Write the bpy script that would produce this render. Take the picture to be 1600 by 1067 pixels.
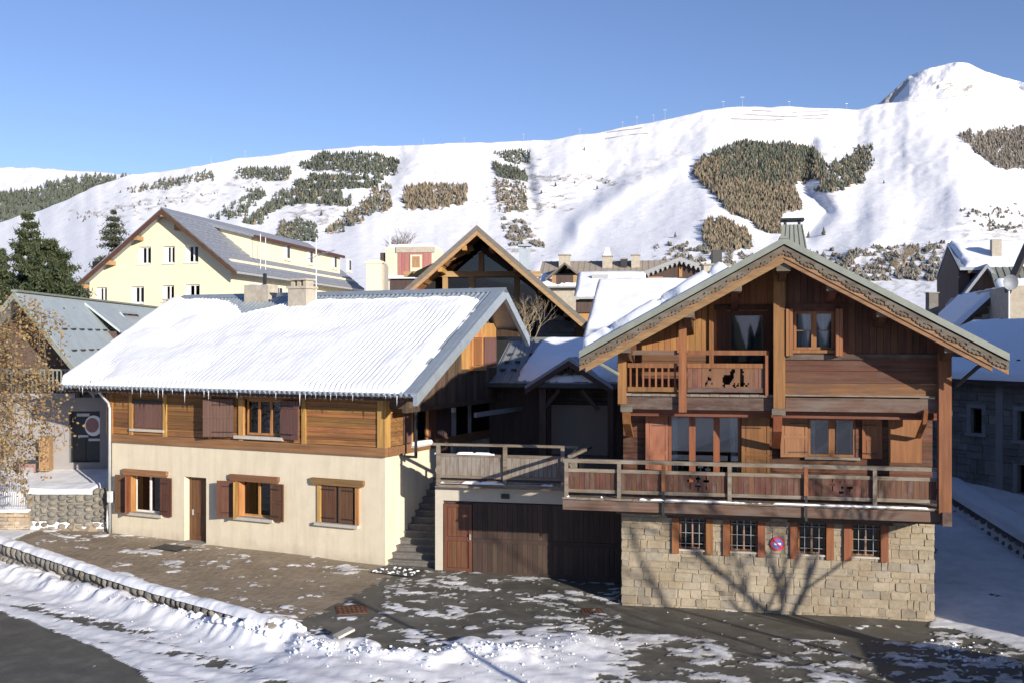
import bpy, math, random
import numpy as np
random.seed(7)
for _o in list(bpy.data.objects): bpy.data.objects.remove(_o)
SC = bpy.context.scene
COL = SC.collection
H = 7.4          # camera height above the lowest forecourt, metres
F = 1600.0       # focal length in pixels of the 1600 px wide photograph
# ---------------------------------------------------------------- camera
cam = bpy.data.cameras.new('camera'); camo = bpy.data.objects.new('camera', cam); COL.objects.link(camo)
camo.location = (0, 0, H); camo.rotation_euler = (math.radians(90), 0, 0)
cam.sensor_width = 36; cam.lens = 36; cam.shift_y = -3.5/1600; cam.clip_start = .1; cam.clip_end = 20000
SC.camera = camo
SUN_EL = math.radians(14.5); SUN_AZ = math.radians(144)      # compass: the sun stands behind and to the right of the camera
w = bpy.data.worlds.new('World'); SC.world = w; w.use_nodes = True
nt = w.node_tree; nt.nodes.clear()
sky = nt.nodes.new('ShaderNodeTexSky'); sky.sky_type = 'NISHITA'; sky.sun_disc = False
sky.sun_elevation = SUN_EL; sky.sun_rotation = SUN_AZ; sky.altitude = 1600; sky.air_density = 1.0; sky.dust_density = 0.6; sky.ozone_density = 3.0
bg = nt.nodes.new('ShaderNodeBackground'); bg.inputs[1].default_value = 0.112
wo = nt.nodes.new('ShaderNodeOutputWorld'); tn = nt.nodes.new('ShaderNodeMix'); tn.data_type = 'RGBA'; tn.blend_type = 'MULTIPLY'; tn.inputs[0].default_value = 1; tn.inputs[7].default_value = (1.04, .93, 1.04, 1); nt.links.new(sky.outputs[0], tn.inputs[6]); nt.links.new(tn.outputs[2], bg.inputs[0]); nt.links.new(bg.outputs[0], wo.inputs[0])
sl = bpy.data.lights.new('sun', 'SUN'); sl.energy = 5.0; sl.angle = math.radians(.55); sl.color = (1.0, .91, .78)
so = bpy.data.objects.new('sun', sl); COL.objects.link(so)
# light travels along (-sin36, cos36) horizontally, downwards by the elevation
import mathutils
_d = mathutils.Vector((-math.sin(math.radians(36))*math.cos(SUN_EL), math.cos(math.radians(36))*math.cos(SUN_EL), -math.sin(SUN_EL)))
so.rotation_euler = _d.to_track_quat('-Z', 'Y').to_euler()
SC.view_settings.view_transform = 'Standard'; SC.view_settings.look = 'None'; SC.view_settings.gamma = 1
SC.view_settings.exposure = 0.48
SC.cycles.max_bounces = 6; SC.cycles.diffuse_bounces = 3; SC.cycles.transparent_max_bounces = 12
# ---------------------------------------------------------------- helpers
def tag(o, label=None, cat=None, group=None, kind=None):
    if label: o['label'] = label
    if cat: o['category'] = cat
    if group: o['group'] = group
    if kind: o['kind'] = kind
    return o
class Fr:
    """a building's own frame: x along its front, y inwards, z up. vx = pixel column its depth lines run to"""
    def __init__(s, x, y, vx, z0=0.0):
        n = math.hypot(vx-800, F); s.v = ((vx-800)/n, F/n); s.u = (s.v[1], -s.v[0]); s.O = (x, y); s.z0 = z0
        s.rot = math.atan2(s.u[1], s.u[0])
    def ray(s, px, py): return ((px-800)/F, 1.0, -(py-530)/F)
    def pl(s, px, py, t=0):
        d = s.ray(px, py); k = (t+s.O[0]*s.v[0]+s.O[1]*s.v[1])/(d[0]*s.v[0]+s.v[1])
        wx, wy = k*d[0]-s.O[0], k-s.O[1]
        return wx*s.u[0]+wy*s.u[1], H+k*d[2]-s.z0
    def ps(s, px, py, a=0):
        d = s.ray(px, py); k = (a+s.O[0]*s.u[0]+s.O[1]*s.u[1])/(d[0]*s.u[0]+d[1]*s.u[1])
        wx, wy = k*d[0]-s.O[0], k-s.O[1]
        return wx*s.v[0]+wy*s.v[1], H+k*d[2]-s.z0
    def X(s, px, t=0): return s.pl(px, 530, t)[0]
    def Z(s, px, py, t=0): return s.pl(px, py, t)[1]
    def empty(s, name, label, cat, group=None, dx=0, dy=0, dz=0):
        o = bpy.data.objects.new(name, None); COL.objects.link(o)
        o.location = (s.O[0]+dx*s.u[0]+dy*s.v[0], s.O[1]+dx*s.u[1]+dy*s.v[1], s.z0+dz)
        o.rotation_euler = (0, 0, s.rot); o.empty_display_size = .2
        return tag(o, label, cat, group)
def empty(name, loc, label, cat, group=None, rz=0):
    o = bpy.data.objects.new(name, None); COL.objects.link(o); o.location = loc; o.rotation_euler = (0, 0, rz)
    return tag(o, label, cat, group)
def W(px, py, Y): return ((px-800)/F*Y, Y, H-(py-530)/F*Y)
class MB:
    def __init__(s): s.v = []; s.f = []; s.m = []
    def add(s, vs, fs, m=0):
        b = len(s.v); s.v += [tuple(p) for p in vs]; s.f += [tuple(b+i for i in f) for f in fs]; s.m += [m]*len(fs); return s
    def box(s, x0, x1, y0, y1, z0, z1, m=0):
        return s.add([(x0,y0,z0),(x1,y0,z0),(x1,y1,z0),(x0,y1,z0),(x0,y0,z1),(x1,y0,z1),(x1,y1,z1),(x0,y1,z1)],
                     [(0,3,2,1),(4,5,6,7),(0,1,5,4),(1,2,6,5),(2,3,7,6),(3,0,4,7)], m)
    def slab(s, a, b, c, d, th, m=0):
        """quad a b c d (counter-clockwise seen from above), thickened straight down"""
        lo = [(p[0],p[1],p[2]-th) for p in (a,b,c,d)]
        return s.add([a,b,c,d]+lo, [(0,1,2,3),(7,6,5,4),(0,4,5,1),(1,5,6,2),(2,6,7,3),(3,7,4,0)], m)
    def prism(s, poly, y0, y1, m=0):
        n = len(poly)      # polygon in x,z extruded along y
        vs = [(x,y0,z) for x,z in poly]+[(x,y1,z) for x,z in poly]
        return s.add(vs, [tuple(range(n)), tuple(range(2*n-1,n-1,-1))]+[(i,n+i,n+(i+1)%n,(i+1)%n) for i in range(n)], m)
    def prismx(s, poly, x0, x1, m=0):
        n = len(poly)      # polygon in y,z extruded along x
        vs = [(x0,y,z) for y,z in poly]+[(x1,y,z) for y,z in poly]
        return s.add(vs, [tuple(range(n-1,-1,-1)), tuple(range(n,2*n))]+[(i,(i+1)%n,n+(i+1)%n,n+i) for i in range(n)], m)
    def tube(s, pts, rad, n=8, m=0, cap=True):
        rings = []
        P = [mathutils.Vector(p) for p in pts]
        for i, p in enumerate(P):
            d = (P[min(i+1,len(P)-1)]-P[max(i-1,0)]).normalized()
            a = d.orthogonal().normalized() if i == 0 else (pa - d*pa.dot(d)).normalized()
            pa = a; b = d.cross(a); r = rad[i] if isinstance(rad,(list,tuple)) else rad
            rings.append([p+(a*math.cos(2*math.pi*k/n)+b*math.sin(2*math.pi*k/n))*r for k in range(n)])
        vs = [q for r in rings for q in r]; fs = []
        for i in range(len(P)-1):
            for k in range(n): fs.append((i*n+k, i*n+(k+1)%n, (i+1)*n+(k+1)%n, (i+1)*n+k))
        if cap: fs += [tuple(range(n-1,-1,-1)), tuple((len(P)-1)*n+k for k in range(n))]
        return s.add(vs, fs, m)
    def beam(s, p, q, w_, h_, m=0):
        p = mathutils.Vector(p); q = mathutils.Vector(q); d = (q-p).normalized()
        up = mathutils.Vector((0,0,1)) if abs(d.z) < .95 else mathutils.Vector((0,1,0))
        a = d.cross(up).normalized(); b = a.cross(d).normalized()
        vs = [c+a*i*w_/2+b*j*h_/2 for c in (p,q) for i,j in ((-1,-1),(1,-1),(1,1),(-1,1))]
        return s.add(vs, [(3,2,1,0),(4,5,6,7),(0,1,5,4),(1,2,6,5),(2,3,7,6),(3,0,4,7)], m)
    def build(s, name, mat, parent=None, smooth=False, loc=None):
        me = bpy.data.meshes.new(name); me.from_pydata(s.v, [], s.f)
        for x in (mat if isinstance(mat, (list,tuple)) else [mat]): me.materials.append(x)
        if any(s.m): me.polygons.foreach_set('material_index', s.m)
        if smooth: me.polygons.foreach_set('use_smooth', [True]*len(s.f))
        me.update(); o = bpy.data.objects.new(name, me); COL.objects.link(o)
        if parent is not None: o.parent = parent
        if loc is not None: o.location = loc
        return o
def part(name, mat, parent, *boxes, **k):
    m = MB()
    for b in boxes: m.box(*b)
    return m.build(name, mat, parent, **k)
def parts(name, mat, parent, *boxes):
    return [part(name, mat, parent, b) for b in boxes]
def npmesh(name, verts, faces, mat, parent=None, smooth=False, attrs=None, mi=None):
    me = bpy.data.meshes.new(name); nv, nf, k = len(verts), len(faces), faces.shape[1]
    me.vertices.add(nv); me.vertices.foreach_set('co', np.asarray(verts, 'f').ravel())
    me.loops.add(nf*k); me.loops.foreach_set('vertex_index', faces.ravel().astype('i'))
    me.polygons.add(nf); me.polygons.foreach_set('loop_start', np.arange(0, nf*k, k, dtype='i'))
    me.polygons.foreach_set('loop_total', np.full(nf, k, 'i'))
    me.polygons.foreach_set('use_smooth', np.full(nf, bool(smooth)))
    for x in (mat if isinstance(mat, (list,tuple)) else [mat]): me.materials.append(x)
    if mi is not None: me.polygons.foreach_set('material_index', mi.astype('i'))
    for n_, a in (attrs or {}).items():
        at = me.attributes.new(n_, 'FLOAT', 'POINT'); at.data.foreach_set('value', a.astype('f').ravel())
    me.update(calc_edges=True); me.validate()
    o = bpy.data.objects.new(name, me); COL.objects.link(o)
    if parent is not None: o.parent = parent
    return o
def gridfaces(nx, ny):
    i, j = np.meshgrid(np.arange(nx-1), np.arange(ny-1), indexing='ij'); a = i*ny+j
    return np.stack([a, a+ny, a+ny+1, a+1], -1).reshape(-1, 4)
def _h(ix, iy, seed):
    n = (ix.astype(np.int64)*374761393 + iy.astype(np.int64)*668265263 + seed*974634777) & 0x7fffffff
    n = ((n ^ (n >> 13))*1274126177) & 0x7fffffff
    return ((n ^ (n >> 16)) & 0xffff)/65535.0
def vn(x, y, seed=0):
    x = np.asarray(x, float); y = np.asarray(y, float)
    ix, iy = np.floor(x), np.floor(y); fx, fy = x-ix, y-iy; fx = fx*fx*(3-2*fx); fy = fy*fy*(3-2*fy)
    return ((_h(ix,iy,seed)*(1-fx)+_h(ix+1,iy,seed)*fx)*(1-fy)+(_h(ix,iy+1,seed)*(1-fx)+_h(ix+1,iy+1,seed)*fx)*fy)
def fbm(x, y, o=4, seed=0):
    r = 0; a = .5; t = 0
    for k in range(o): r = r+a*vn(x*2**k, y*2**k, seed+k*17); t += a; a *= .5
    return r/t
def sstep(a, b, x): t = np.clip((x-a)/(b-a), 0, 1); return t*t*(3-2*t)
def inpoly(px, py, poly):
    r = np.zeros(np.shape(px), bool); n = len(poly)
    for i in range(n):
        x1, y1 = poly[i]; x2, y2 = poly[(i+1) % n]
        if y1 == y2: continue
        r ^= ((y1 > py) != (y2 > py)) & (px < (x2-x1)*(py-y1)/(y2-y1)+x1)
    return r
def dseg(px, py, pts):
    d = np.full(np.shape(px), 1e9)
    for (x1,y1),(x2,y2) in zip(pts[:-1], pts[1:]):
        dx, dy = x2-x1, y2-y1; t = np.clip(((px-x1)*dx+(py-y1)*dy)/(dx*dx+dy*dy), 0, 1)
        d = np.minimum(d, np.hypot(px-x1-t*dx, py-y1-t*dy))
    return d
# ---------------------------------------------------------------- materials
def newmat(name):
    m = bpy.data.materials.new(name); m.use_nodes = True; n = m.node_tree; b = n.nodes['Principled BSDF']
    return m, n, b
def N(n, t, **k):
    o = n.nodes.new(t)
    for a, v in k.items():
        if a in o.inputs.keys(): o.inputs[a].default_value = v
        else: setattr(o, a, v)
    return o
def ramp(n, fac, stops, interp='LINEAR'):
    r = n.nodes.new('ShaderNodeValToRGB'); r.color_ramp.interpolation = interp
    e = r.color_ramp.elements
    while len(e) < len(stops): e.new(.5)
    for i, (p, c) in enumerate(stops): e[i].position = p; e[i].color = (c if isinstance(c, (tuple,list)) else (c,)*3)[:3]+(1,) if not isinstance(c,(int,float)) else (c,c,c,1)
    n.links.new(fac, r.inputs[0]); return r
def mix(n, fac, a, b, bt='MIX'):
    m = n.nodes.new('ShaderNodeMix'); m.data_type = 'RGBA'; m.blend_type = bt
    for i, x in ((0, fac), (6, a), (7, b)):
        if hasattr(x, 'links') or isinstance(x, bpy.types.NodeSocket): n.links.new(x, m.inputs[i])
        elif i == 0: m.inputs[0].default_value = x
        else: m.inputs[i].default_value = tuple(x)+(1,)
    return m.outputs[2]
def bump(n, b, hgt, s=.3, d=.01):
    bm = N(n, 'ShaderNodeBump', Strength=s, Distance=d); n.links.new(hgt, bm.inputs['Height']); n.links.new(bm.outputs[0], b.inputs['Normal'])
def coords(n, scale, rnd=True):
    tc = n.nodes.new('ShaderNodeTexCoord'); mp = N(n, 'ShaderNodeMapping'); mp.inputs['Scale'].default_value = scale
    n.links.new(tc.outputs['Object'], mp.inputs[0])
    if rnd:
        oi = n.nodes.new('ShaderNodeObjectInfo'); mu = N(n, 'ShaderNodeMath', operation='MULTIPLY'); mu.inputs[1].default_value = 37.
        n.links.new(oi.outputs['Random'], mu.inputs[0]); cx = n.nodes.new('ShaderNodeCombineXYZ')
        for i in range(3): n.links.new(mu.outputs[0], cx.inputs[i])
        n.links.new(cx.outputs[0], mp.inputs['Location'])
    return mp.outputs[0]
def wood(name, c1, c2, axis='v', rough=.75, weather=None, wamt=.5, var=.45):
    m, n, b = newmat(name)
    sc = {'v': (14,14,.9), 'h': (.9,14,14), 'd': (14,.9,14)}[axis]
    co = coords(n, sc)
    no = N(n, 'ShaderNodeTexNoise', Scale=1.0, Detail=6.0, Roughness=.62); n.links.new(co, no.inputs[0])
    r = ramp(n, no.outputs[0], [(.28, 0.0), (.72, 1.0)])
    col = mix(n, r.outputs[0], c1, c2)
    co2 = coords(n, (sc[0]*.22, sc[1]*.22, sc[2]*.8)); n2 = N(n, 'ShaderNodeTexNoise', Scale=1.3, Detail=3.0); n.links.new(co2, n2.inputs[0])
    r2 = ramp(n, n2.outputs[0], [(.25, (1-var,)*3), (.5, (1,)*3), (.8, (1+var*.6,)*3)]); col = mix(n, 1.0, col, r2.outputs[0], 'MULTIPLY')
    oi = n.nodes.new('ShaderNodeObjectInfo')
    hs = N(n, 'ShaderNodeHueSaturation'); mr = N(n, 'ShaderNodeMapRange'); mr.inputs['To Min'].default_value = 1-var; mr.inputs['To Max'].default_value = 1+var*.55
    n.links.new(oi.outputs['Random'], mr.inputs[0]); n.links.new(mr.outputs[0], hs.inputs['Value']); n.links.new(col, hs.inputs['Color'])
    m2 = N(n, 'ShaderNodeMath', operation='MULTIPLY'); m2.inputs[1].default_value = 7.13; fr = N(n, 'ShaderNodeMath', operation='FRACT')
    n.links.new(oi.outputs['Random'], m2.inputs[0]); n.links.new(m2.outputs[0], fr.inputs[0])
    mr2 = N(n, 'ShaderNodeMapRange'); mr2.inputs['To Min'].default_value = .485; mr2.inputs['To Max'].default_value = .515
    n.links.new(fr.outputs[0], mr2.inputs[0]); n.links.new(mr2.outputs[0], hs.inputs['Hue']); col = hs.outputs[0]
    if weather:
        co3 = coords(n, (5,5,1.2) if axis == 'v' else (1.2,5,5)); n3 = N(n, 'ShaderNodeTexNoise', Scale=1., Detail=5., Roughness=.7); n.links.new(co3, n3.inputs[0])
        r3 = ramp(n, n3.outputs[0], [(.62-wamt*.5, 0.0), (.8-wamt*.35, 1.0)]); col = mix(n, r3.outputs[0], col, weather)
    n.links.new(col, b.inputs['Base Color']); b.inputs['Roughness'].default_value = rough
    bump(n, b, no.outputs[0], .45, .006)
    return m
def plain(name, c, rough=.7, metal=0., var=.12, scale=6., bmp=.15, bd=.01, c2=None):
    m, n, b = newmat(name); co = coords(n, (1,1,1), False)
    no = N(n, 'ShaderNodeTexNoise', Scale=scale, Detail=6., Roughness=.65); n.links.new(co, no.inputs[0])
    c2 = c2 or tuple(min(1, x*(1-var*2)) for x in c)
    r = ramp(n, no.outputs[0], [(.3, c2), (.65, c)]); n.links.new(r.outputs[0], b.inputs['Base Color'])
    b.inputs['Roughness'].default_value = rough; b.inputs['Metallic'].default_value = metal
    if bmp: bump(n, b, no.outputs[0], bmp, bd)
    return m
def rndmat(name, cs, rough=.85, scale=9., bmp=.5, bd=.02):
    """each object its own tone: stones"""
    m, n, b = newmat(name); oi = n.nodes.new('ShaderNodeObjectInfo')
    r = ramp(n, oi.outputs['Random'], [(i/(len(cs)-1), c) for i, c in enumerate(cs)])
    co = coords(n, (1,1,1)); no = N(n, 'ShaderNodeTexNoise', Scale=scale, Detail=8., Roughness=.7); n.links.new(co, no.inputs[0])
    r2 = ramp(n, no.outputs[0], [(.2, (.58,.55,.52)), (.45, (.88,.87,.86)), (.75, (1.08,1.06,1.02))])
    col = mix(n, 1., r.outputs[0], r2.outputs[0], 'MULTIPLY'); cw_ = coords(n, (1,1,1), False); nw = N(n, 'ShaderNodeTexNoise', Scale=.9, Detail=7., Roughness=.72); n.links.new(cw_, nw.inputs[0]); rw2 = ramp(n, nw.outputs[0], [(.35, (.70,.68,.65)), (.6, (1.0,1.0,1.0))]); col = mix(n, 1., col, rw2.outputs[0], 'MULTIPLY'); n.links.new(col, b.inputs['Base Color'])
    b.inputs['Roughness'].default_value = rough; bump(n, b, no.outputs[0], bmp, bd); return m
def snowmat(name='snow', c=(.86,.88,.92), sc=8., bs=.35, bd=.03, dirt=0):
    m, n, b = newmat(name); co = coords(n, (1,1,1), False)
    no = N(n, 'ShaderNodeTexNoise', Scale=sc, Detail=8., Roughness=.6); n.links.new(co, no.inputs[0])
    r = ramp(n, no.outputs[0], [(.3, tuple(x*.95 for x in c)), (.6, c)]); n.links.new(r.outputs[0], b.inputs['Base Color'])
    b.inputs['Roughness'].default_value = .6; b.inputs['Specular IOR Level'].default_value = .25
    bump(n, b, no.outputs[0], bs, bd); return m
def glassmat(name='window_glass', tint=(.75,.8,.85), k=.16):
    m, n, b = newmat(name); n.nodes.remove(b); out = n.nodes['Material Output']
    g = N(n, 'ShaderNodeBsdfGlossy'); g.inputs['Roughness'].default_value = .02; t = n.nodes.new('ShaderNodeBsdfTransparent'); t.inputs[0].default_value = tint+(1,)
    fz = N(n, 'ShaderNodeFresnel', IOR=1.6); mx = n.nodes.new('ShaderNodeMixShader')
    co = coords(n, (1,1,1)); no = N(n, 'ShaderNodeTexNoise', Scale=.9, Detail=1.); n.links.new(co, no.inputs[0])
    bm = N(n, 'ShaderNodeBump', Strength=.12, Distance=.02); n.links.new(no.outputs[0], bm.inputs['Height']); n.links.new(bm.outputs[0], g.inputs['Normal'])
    ad = N(n, 'ShaderNodeMath', operation='ADD'); ad.inputs[1].default_value = k-.1; n.links.new(fz.outputs[0], ad.inputs[0])
    n.links.new(ad.outputs[0], mx.inputs[0]); n.links.new(t.outputs[0], mx.inputs[1]); n.links.new(g.outputs[0], mx.inputs[2]); n.links.new(mx.outputs[0], out.inputs[0])
    return m
M = {}
M['snow'] = snowmat(); M['snow_far'] = snowmat('snow_slope', (.88,.89,.92), .02, .5, 6.)
M['glass'] = glassmat(); M['glass_dark'] = glassmat('dark_window_glass', (.3,.33,.36), .10)
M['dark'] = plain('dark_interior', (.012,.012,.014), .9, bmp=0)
M['curtain'] = plain('white_curtain', (.62,.6,.55), .9, scale=3, bmp=.3, bd=.03)
# left house
M['plaster'] = plain('cream_plaster', (.68,.61,.47), .9, var=.05, scale=2.2, bmp=.25, bd=.01)
def stained(m):
    n = m.node_tree; b = n.nodes['Principled BSDF']; src = b.inputs['Base Color'].links[0].from_socket
    co = coords(n, (1,1,1), False); sx = n.nodes.new('ShaderNodeSeparateXYZ'); n.links.new(co, sx.inputs[0])
    no = N(n, 'ShaderNodeTexNoise', Scale=1.6, Detail=7., Roughness=.7); n.links.new(co, no.inputs[0])
    mr = N(n, 'ShaderNodeMapRange'); mr.inputs['From Min'].default_value = 1.5; mr.inputs['From Max'].default_value = .7; n.links.new(sx.outputs['Z'], mr.inputs[0])
    mu = N(n, 'ShaderNodeMath', operation='MULTIPLY'); n.links.new(mr.outputs[0], mu.inputs[0]); n.links.new(no.outputs[0], mu.inputs[1])
    r = ramp(n, mu.outputs[0], [(.22, 0.0), (.6, .6)]); c1 = mix(n, r.outputs[0], src, (.36,.31,.24))
    co2 = coords(n, (2.2,2.2,.22), False); n2 = N(n, 'ShaderNodeTexNoise', Scale=1.5, Detail=6., Roughness=.7); n.links.new(co2, n2.inputs[0]); r2 = ramp(n, n2.outputs[0], [(.45, (1,1,1)), (.75, (.86,.84,.80))])
    c2 = mix(n, 1., c1, r2.outputs[0], 'MULTIPLY'); n.links.new(c2, b.inputs['Base Color'])
stained(M['plaster'])
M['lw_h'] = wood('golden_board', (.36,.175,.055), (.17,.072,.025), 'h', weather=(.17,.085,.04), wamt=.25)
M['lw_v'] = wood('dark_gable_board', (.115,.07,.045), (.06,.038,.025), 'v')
M['lw_post'] = wood('golden_post', (.50,.28,.09), (.30,.14,.045), 'v', var=.2)
M['lw_beam'] = wood('brown_ledge_beam', (.30,.16,.07), (.16,.08,.035), 'h', var=.2)
M['shut'] = wood('brown_shutter', (.145,.066,.036), (.08,.036,.02), 'v', rough=.6, var=.15)
M['shut_p'] = wood('mauve_brown_shutter', (.165,.085,.07), (.11,.055,.046), 'v', rough=.7, var=.12)
M['door'] = wood('brown_door', (.17,.075,.034), (.085,.036,.018), 'v', rough=.55, var=.12)
M['wframe'] = plain('white_window_frame', (.78,.78,.76), .5, bmp=0)
M['sill'] = plain('pale_sill', (.50,.47,.42), .8)
# right chalet
M['rw_h'] = wood('red_brown_board', (.17,.064,.028), (.075,.029,.015), 'h', weather=(.15,.08,.05), wamt=.2)
M['rw_hb'] = wood('band_board', (.20,.082,.034), (.09,.034,.017), 'h', weather=(.10,.05,.035), wamt=.35)
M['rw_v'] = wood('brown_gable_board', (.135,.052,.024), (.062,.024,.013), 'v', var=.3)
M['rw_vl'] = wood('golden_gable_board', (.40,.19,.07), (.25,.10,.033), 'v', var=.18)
M['rw_post'] = wood('orange_post', (.29,.125,.045), (.14,.052,.021), 'v', var=.2)
M['rw_beam'] = wood('grey_brown_beam', (.14,.075,.055), (.07,.038,.028), 'h', weather=(.13,.105,.09), wamt=.35)
M['rw_verge'] = wood('ochre_verge_beam', (.30,.17,.085), (.17,.085,.042), 'h', var=.15)
M['rw_shut'] = wood('orange_brown_shutter', (.27,.108,.038), (.16,.058,.022), 'v', rough=.6, var=.12)
M['rail'] = wood('grey_rail', (.21,.16,.11), (.11,.078,.055), 'h', weather=(.23,.205,.175), wamt=.45, var=.2)
M['rail_w'] = wood('rail_board', (.135,.054,.030), (.066,.028,.018), 'v', weather=(.13,.10,.085), wamt=.22, var=.3)
M['rail_g'] = wood('weathered_rail_board', (.14,.07,.05), (.09,.052,.042), 'v', weather=(.23,.205,.175), wamt=.75, var=.25)
M['rail_o'] = wood('upper_rail_board', (.20,.082,.045), (.11,.042,.025), 'v', weather=(.15,.085,.065), wamt=.3, var=.2)
M['garage'] = wood('garage_board', (.075,.045,.031), (.04,.025,.019), 'v', var=.25)
M['soffit'] = wood('soffit_board', (.12,.055,.03), (.06,.027,.016), 'd')
M['carved'] = wood('grey_carved_board', (.13,.105,.075), (.065,.05,.036), 'h', weather=(.15,.135,.11), wamt=.4, var=.15)
M['metal_g'] = plain('grey_green_sheet', (.26,.28,.24), .45, .3, .1, 3, bmp=.05)
M['metal_b'] = plain('blue_grey_sheet', (.42,.48,.53), .4, .45, .1, 3, bmp=.05)
M['metal_r'] = plain('pale_roof_sheet', (.46,.52,.53), .5, .25, .08, 2, bmp=.05)
M['slate'] = plain('slate_blue_roofing', (.27,.29,.34), .6, .1, .15, 5, bmp=.2)
M['brownroof'] = plain('grey_brown_roofing', (.17,.15,.13), .75, 0, .15, 5)
M['beige'] = plain('beige_roofing', (.36,.31,.25), .8, 0, .12, 3)
M['zinc'] = plain('zinc_pipe', (.50,.51,.50), .45, .4, .08, 3, bmp=.0)
M['dkmetal'] = plain('dark_pipe', (.04,.045,.05), .5, .3, bmp=0)
M['iron'] = plain('pale_iron_bar', (.42,.43,.45), .5, .3, bmp=0)
M['black'] = plain('black_iron', (.02,.02,.02), .5, bmp=0)
M['conc'] = plain('grey_concrete', (.33,.30,.26), .9, 0, .12, 4, .4, .02)
M['conc_d'] = plain('dark_step_stone', (.16,.15,.14), .85, 0, .2, 5, .4, .02)
M['pier'] = plain('pale_render', (.50,.46,.385), .9, 0, .06, 3, .25)
M['chim'] = plain('chimney_render', (.47,.42,.34), .9, 0, .15, 4, .4, .02)
M['stone'] = rndmat('honey_stone', [(.34,.285,.21), (.42,.365,.275), (.38,.315,.22), (.28,.245,.195), (.45,.395,.31), (.37,.31,.225), (.39,.345,.265), (.31,.285,.245)], bd=.03)
M['mortar'] = plain('mortar', (.34,.285,.205), .95, 0, .1, 9, .5, .02)
M['stone_g'] = rndmat('grey_stone', [(.20,.19,.175), (.27,.255,.225), (.16,.155,.148), (.31,.285,.245), (.23,.215,.185)])
M['stone_b'] = rndmat('tan_stone', [(.40,.32,.23), (.52,.44,.34), (.34,.29,.24), (.46,.36,.25)])
M['stone_d'] = rndmat('dark_grey_stone', [(.16,.155,.15), (.24,.235,.23), (.20,.19,.18), (.30,.29,.27)])
M['mortar_g'] = plain('grey_mortar', (.22,.21,.19), .95, 0, .1, 9, .5, .02)
M['yellow'] = plain('yellow_render', (.80,.71,.49), .9, 0, .04, .6, .1)
M['cream'] = plain('cream_render', (.66,.60,.45), .9, 0, .06, 1, .1)
M['grey_w'] = plain('mauve_grey_render', (.29,.275,.275), .9, 0, .08, 1.5, .2)
M['pink'] = wood('faded_red_board', (.42,.17,.15), (.33,.13,.115), 'v', var=.1)
M['mid_soff'] = wood('orange_soffit_board', (.52,.27,.10), (.36,.17,.06), 'd', var=.12)
M['mid_beam'] = wood('tan_beam', (.42,.27,.13), (.28,.16,.075), 'h', var=.15)
M['mid_post'] = wood('tan_post', (.42,.27,.13), (.28,.16,.075), 'v', var=.15)
M['dkwood'] = wood('dark_stained_board', (.10,.066,.052), (.058,.038,.031), 'v', var=.25)
M['dkwood_h'] = wood('dark_stained_beam', (.085,.058,.045), (.05,.034,.028), 'h', var=.25)
M['blind'] = plain('taupe_screen', (.30,.24,.20), .85, 0, .05, 2, .05)
M['ice'] = None
m_, n_, b_ = newmat('icicle_ice'); b_.inputs['Base Color'].default_value = (.86,.9,.95,1); b_.inputs['Roughness'].default_value = .15; b_.inputs['Transmission Weight'].default_value = .5; M['ice'] = m_
M['red'] = plain('sign_red', (.60,.03,.05), .5, bmp=0, var=.02); M['white'] = plain('sign_white', (.75,.76,.78), .5, bmp=0, var=.02); M['signblue'] = plain('sign_blue', (.10,.16,.45), .5, bmp=0, var=.02)
M['emb'] = plain('faded_emblem', (.30,.17,.15), .6, bmp=0)
# ---------------------------------------------------------------- building parts
def planks(parent, name, axis, x0, x1, z0, z1, y, wd, mat, holes=(), top=None, th=.03, gap=.008, jit=.006, rot=None):
    """single boards; holes are x0,x1,z0,z1; top(x) gives a sloping upper edge"""
    out = []
    def cuts(a, b, es, wd):
        e = sorted({a, b} | {v for v in es if a < v < b}); r = []
        for p, q in zip(e[:-1], e[1:]):
            k = max(1, round((q-p)/wd)); r += [(p+(q-p)*i/k, p+(q-p)*(i+1)/k) for i in range(k)]
        return r
    if axis == 'v':
        for a, b in cuts(x0, x1, [v for h in holes for v in h[:2]], wd):
            zt = z1 if top is None else max(z0+.02, min(top(a), top(b)))
            segs = [(z0, zt)]
            for h in holes:
                if h[0] < b-1e-4 and h[1] > a+1e-4:
                    ns = []
                    for s_ in segs:
                        if h[3] <= s_[0] or h[2] >= s_[1]: ns.append(s_); continue
                        if h[2]-s_[0] > .03: ns.append((s_[0], h[2]))
                        if s_[1]-h[3] > .03: ns.append((h[3], s_[1]))
                    segs = ns
            for lo, hi in segs:
                yy = y+random.uniform(-jit, jit); m = MB()
                if top is not None and abs(hi-zt) < 1e-6: m.prism([(a+gap/2,lo),(b-gap/2,lo),(b-gap/2,max(lo+.01,top(b))),(a+gap/2,max(lo+.01,top(a)))], yy, yy+th)
                else: m.box(a+gap/2, b-gap/2, yy, yy+th, lo, hi)
                out.append(m.build(name, mat, parent))
    else:
        for a, b in cuts(z0, z1, [v for h in holes for v in h[2:]], wd):
            segs = [(x0, x1)]
            for h in holes:
                if h[2] < b-1e-4 and h[3] > a+1e-4:
                    ns = []
                    for s_ in segs:
                        if h[1] <= s_[0] or h[0] >= s_[1]: ns.append(s_); continue
                        if h[0]-s_[0] > .03: ns.append((s_[0], h[0]))
                        if s_[1]-h[1] > .03: ns.append((h[1], s_[1]))
                    segs = ns
            for lo, hi in segs:
                if top is not None:       # trim to the roof line
                    while lo < hi-.05 and top(lo) < b: lo += .03
                    while hi > lo+.05 and top(hi) < b: hi -= .03
                    if hi-lo < .1: continue
                yy = y+random.uniform(-jit, jit); m = MB(); m.box(lo, hi, yy, yy+th, a+gap/2, b-gap/2)
                out.append(m.build(name, mat, parent))
    return out
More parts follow.
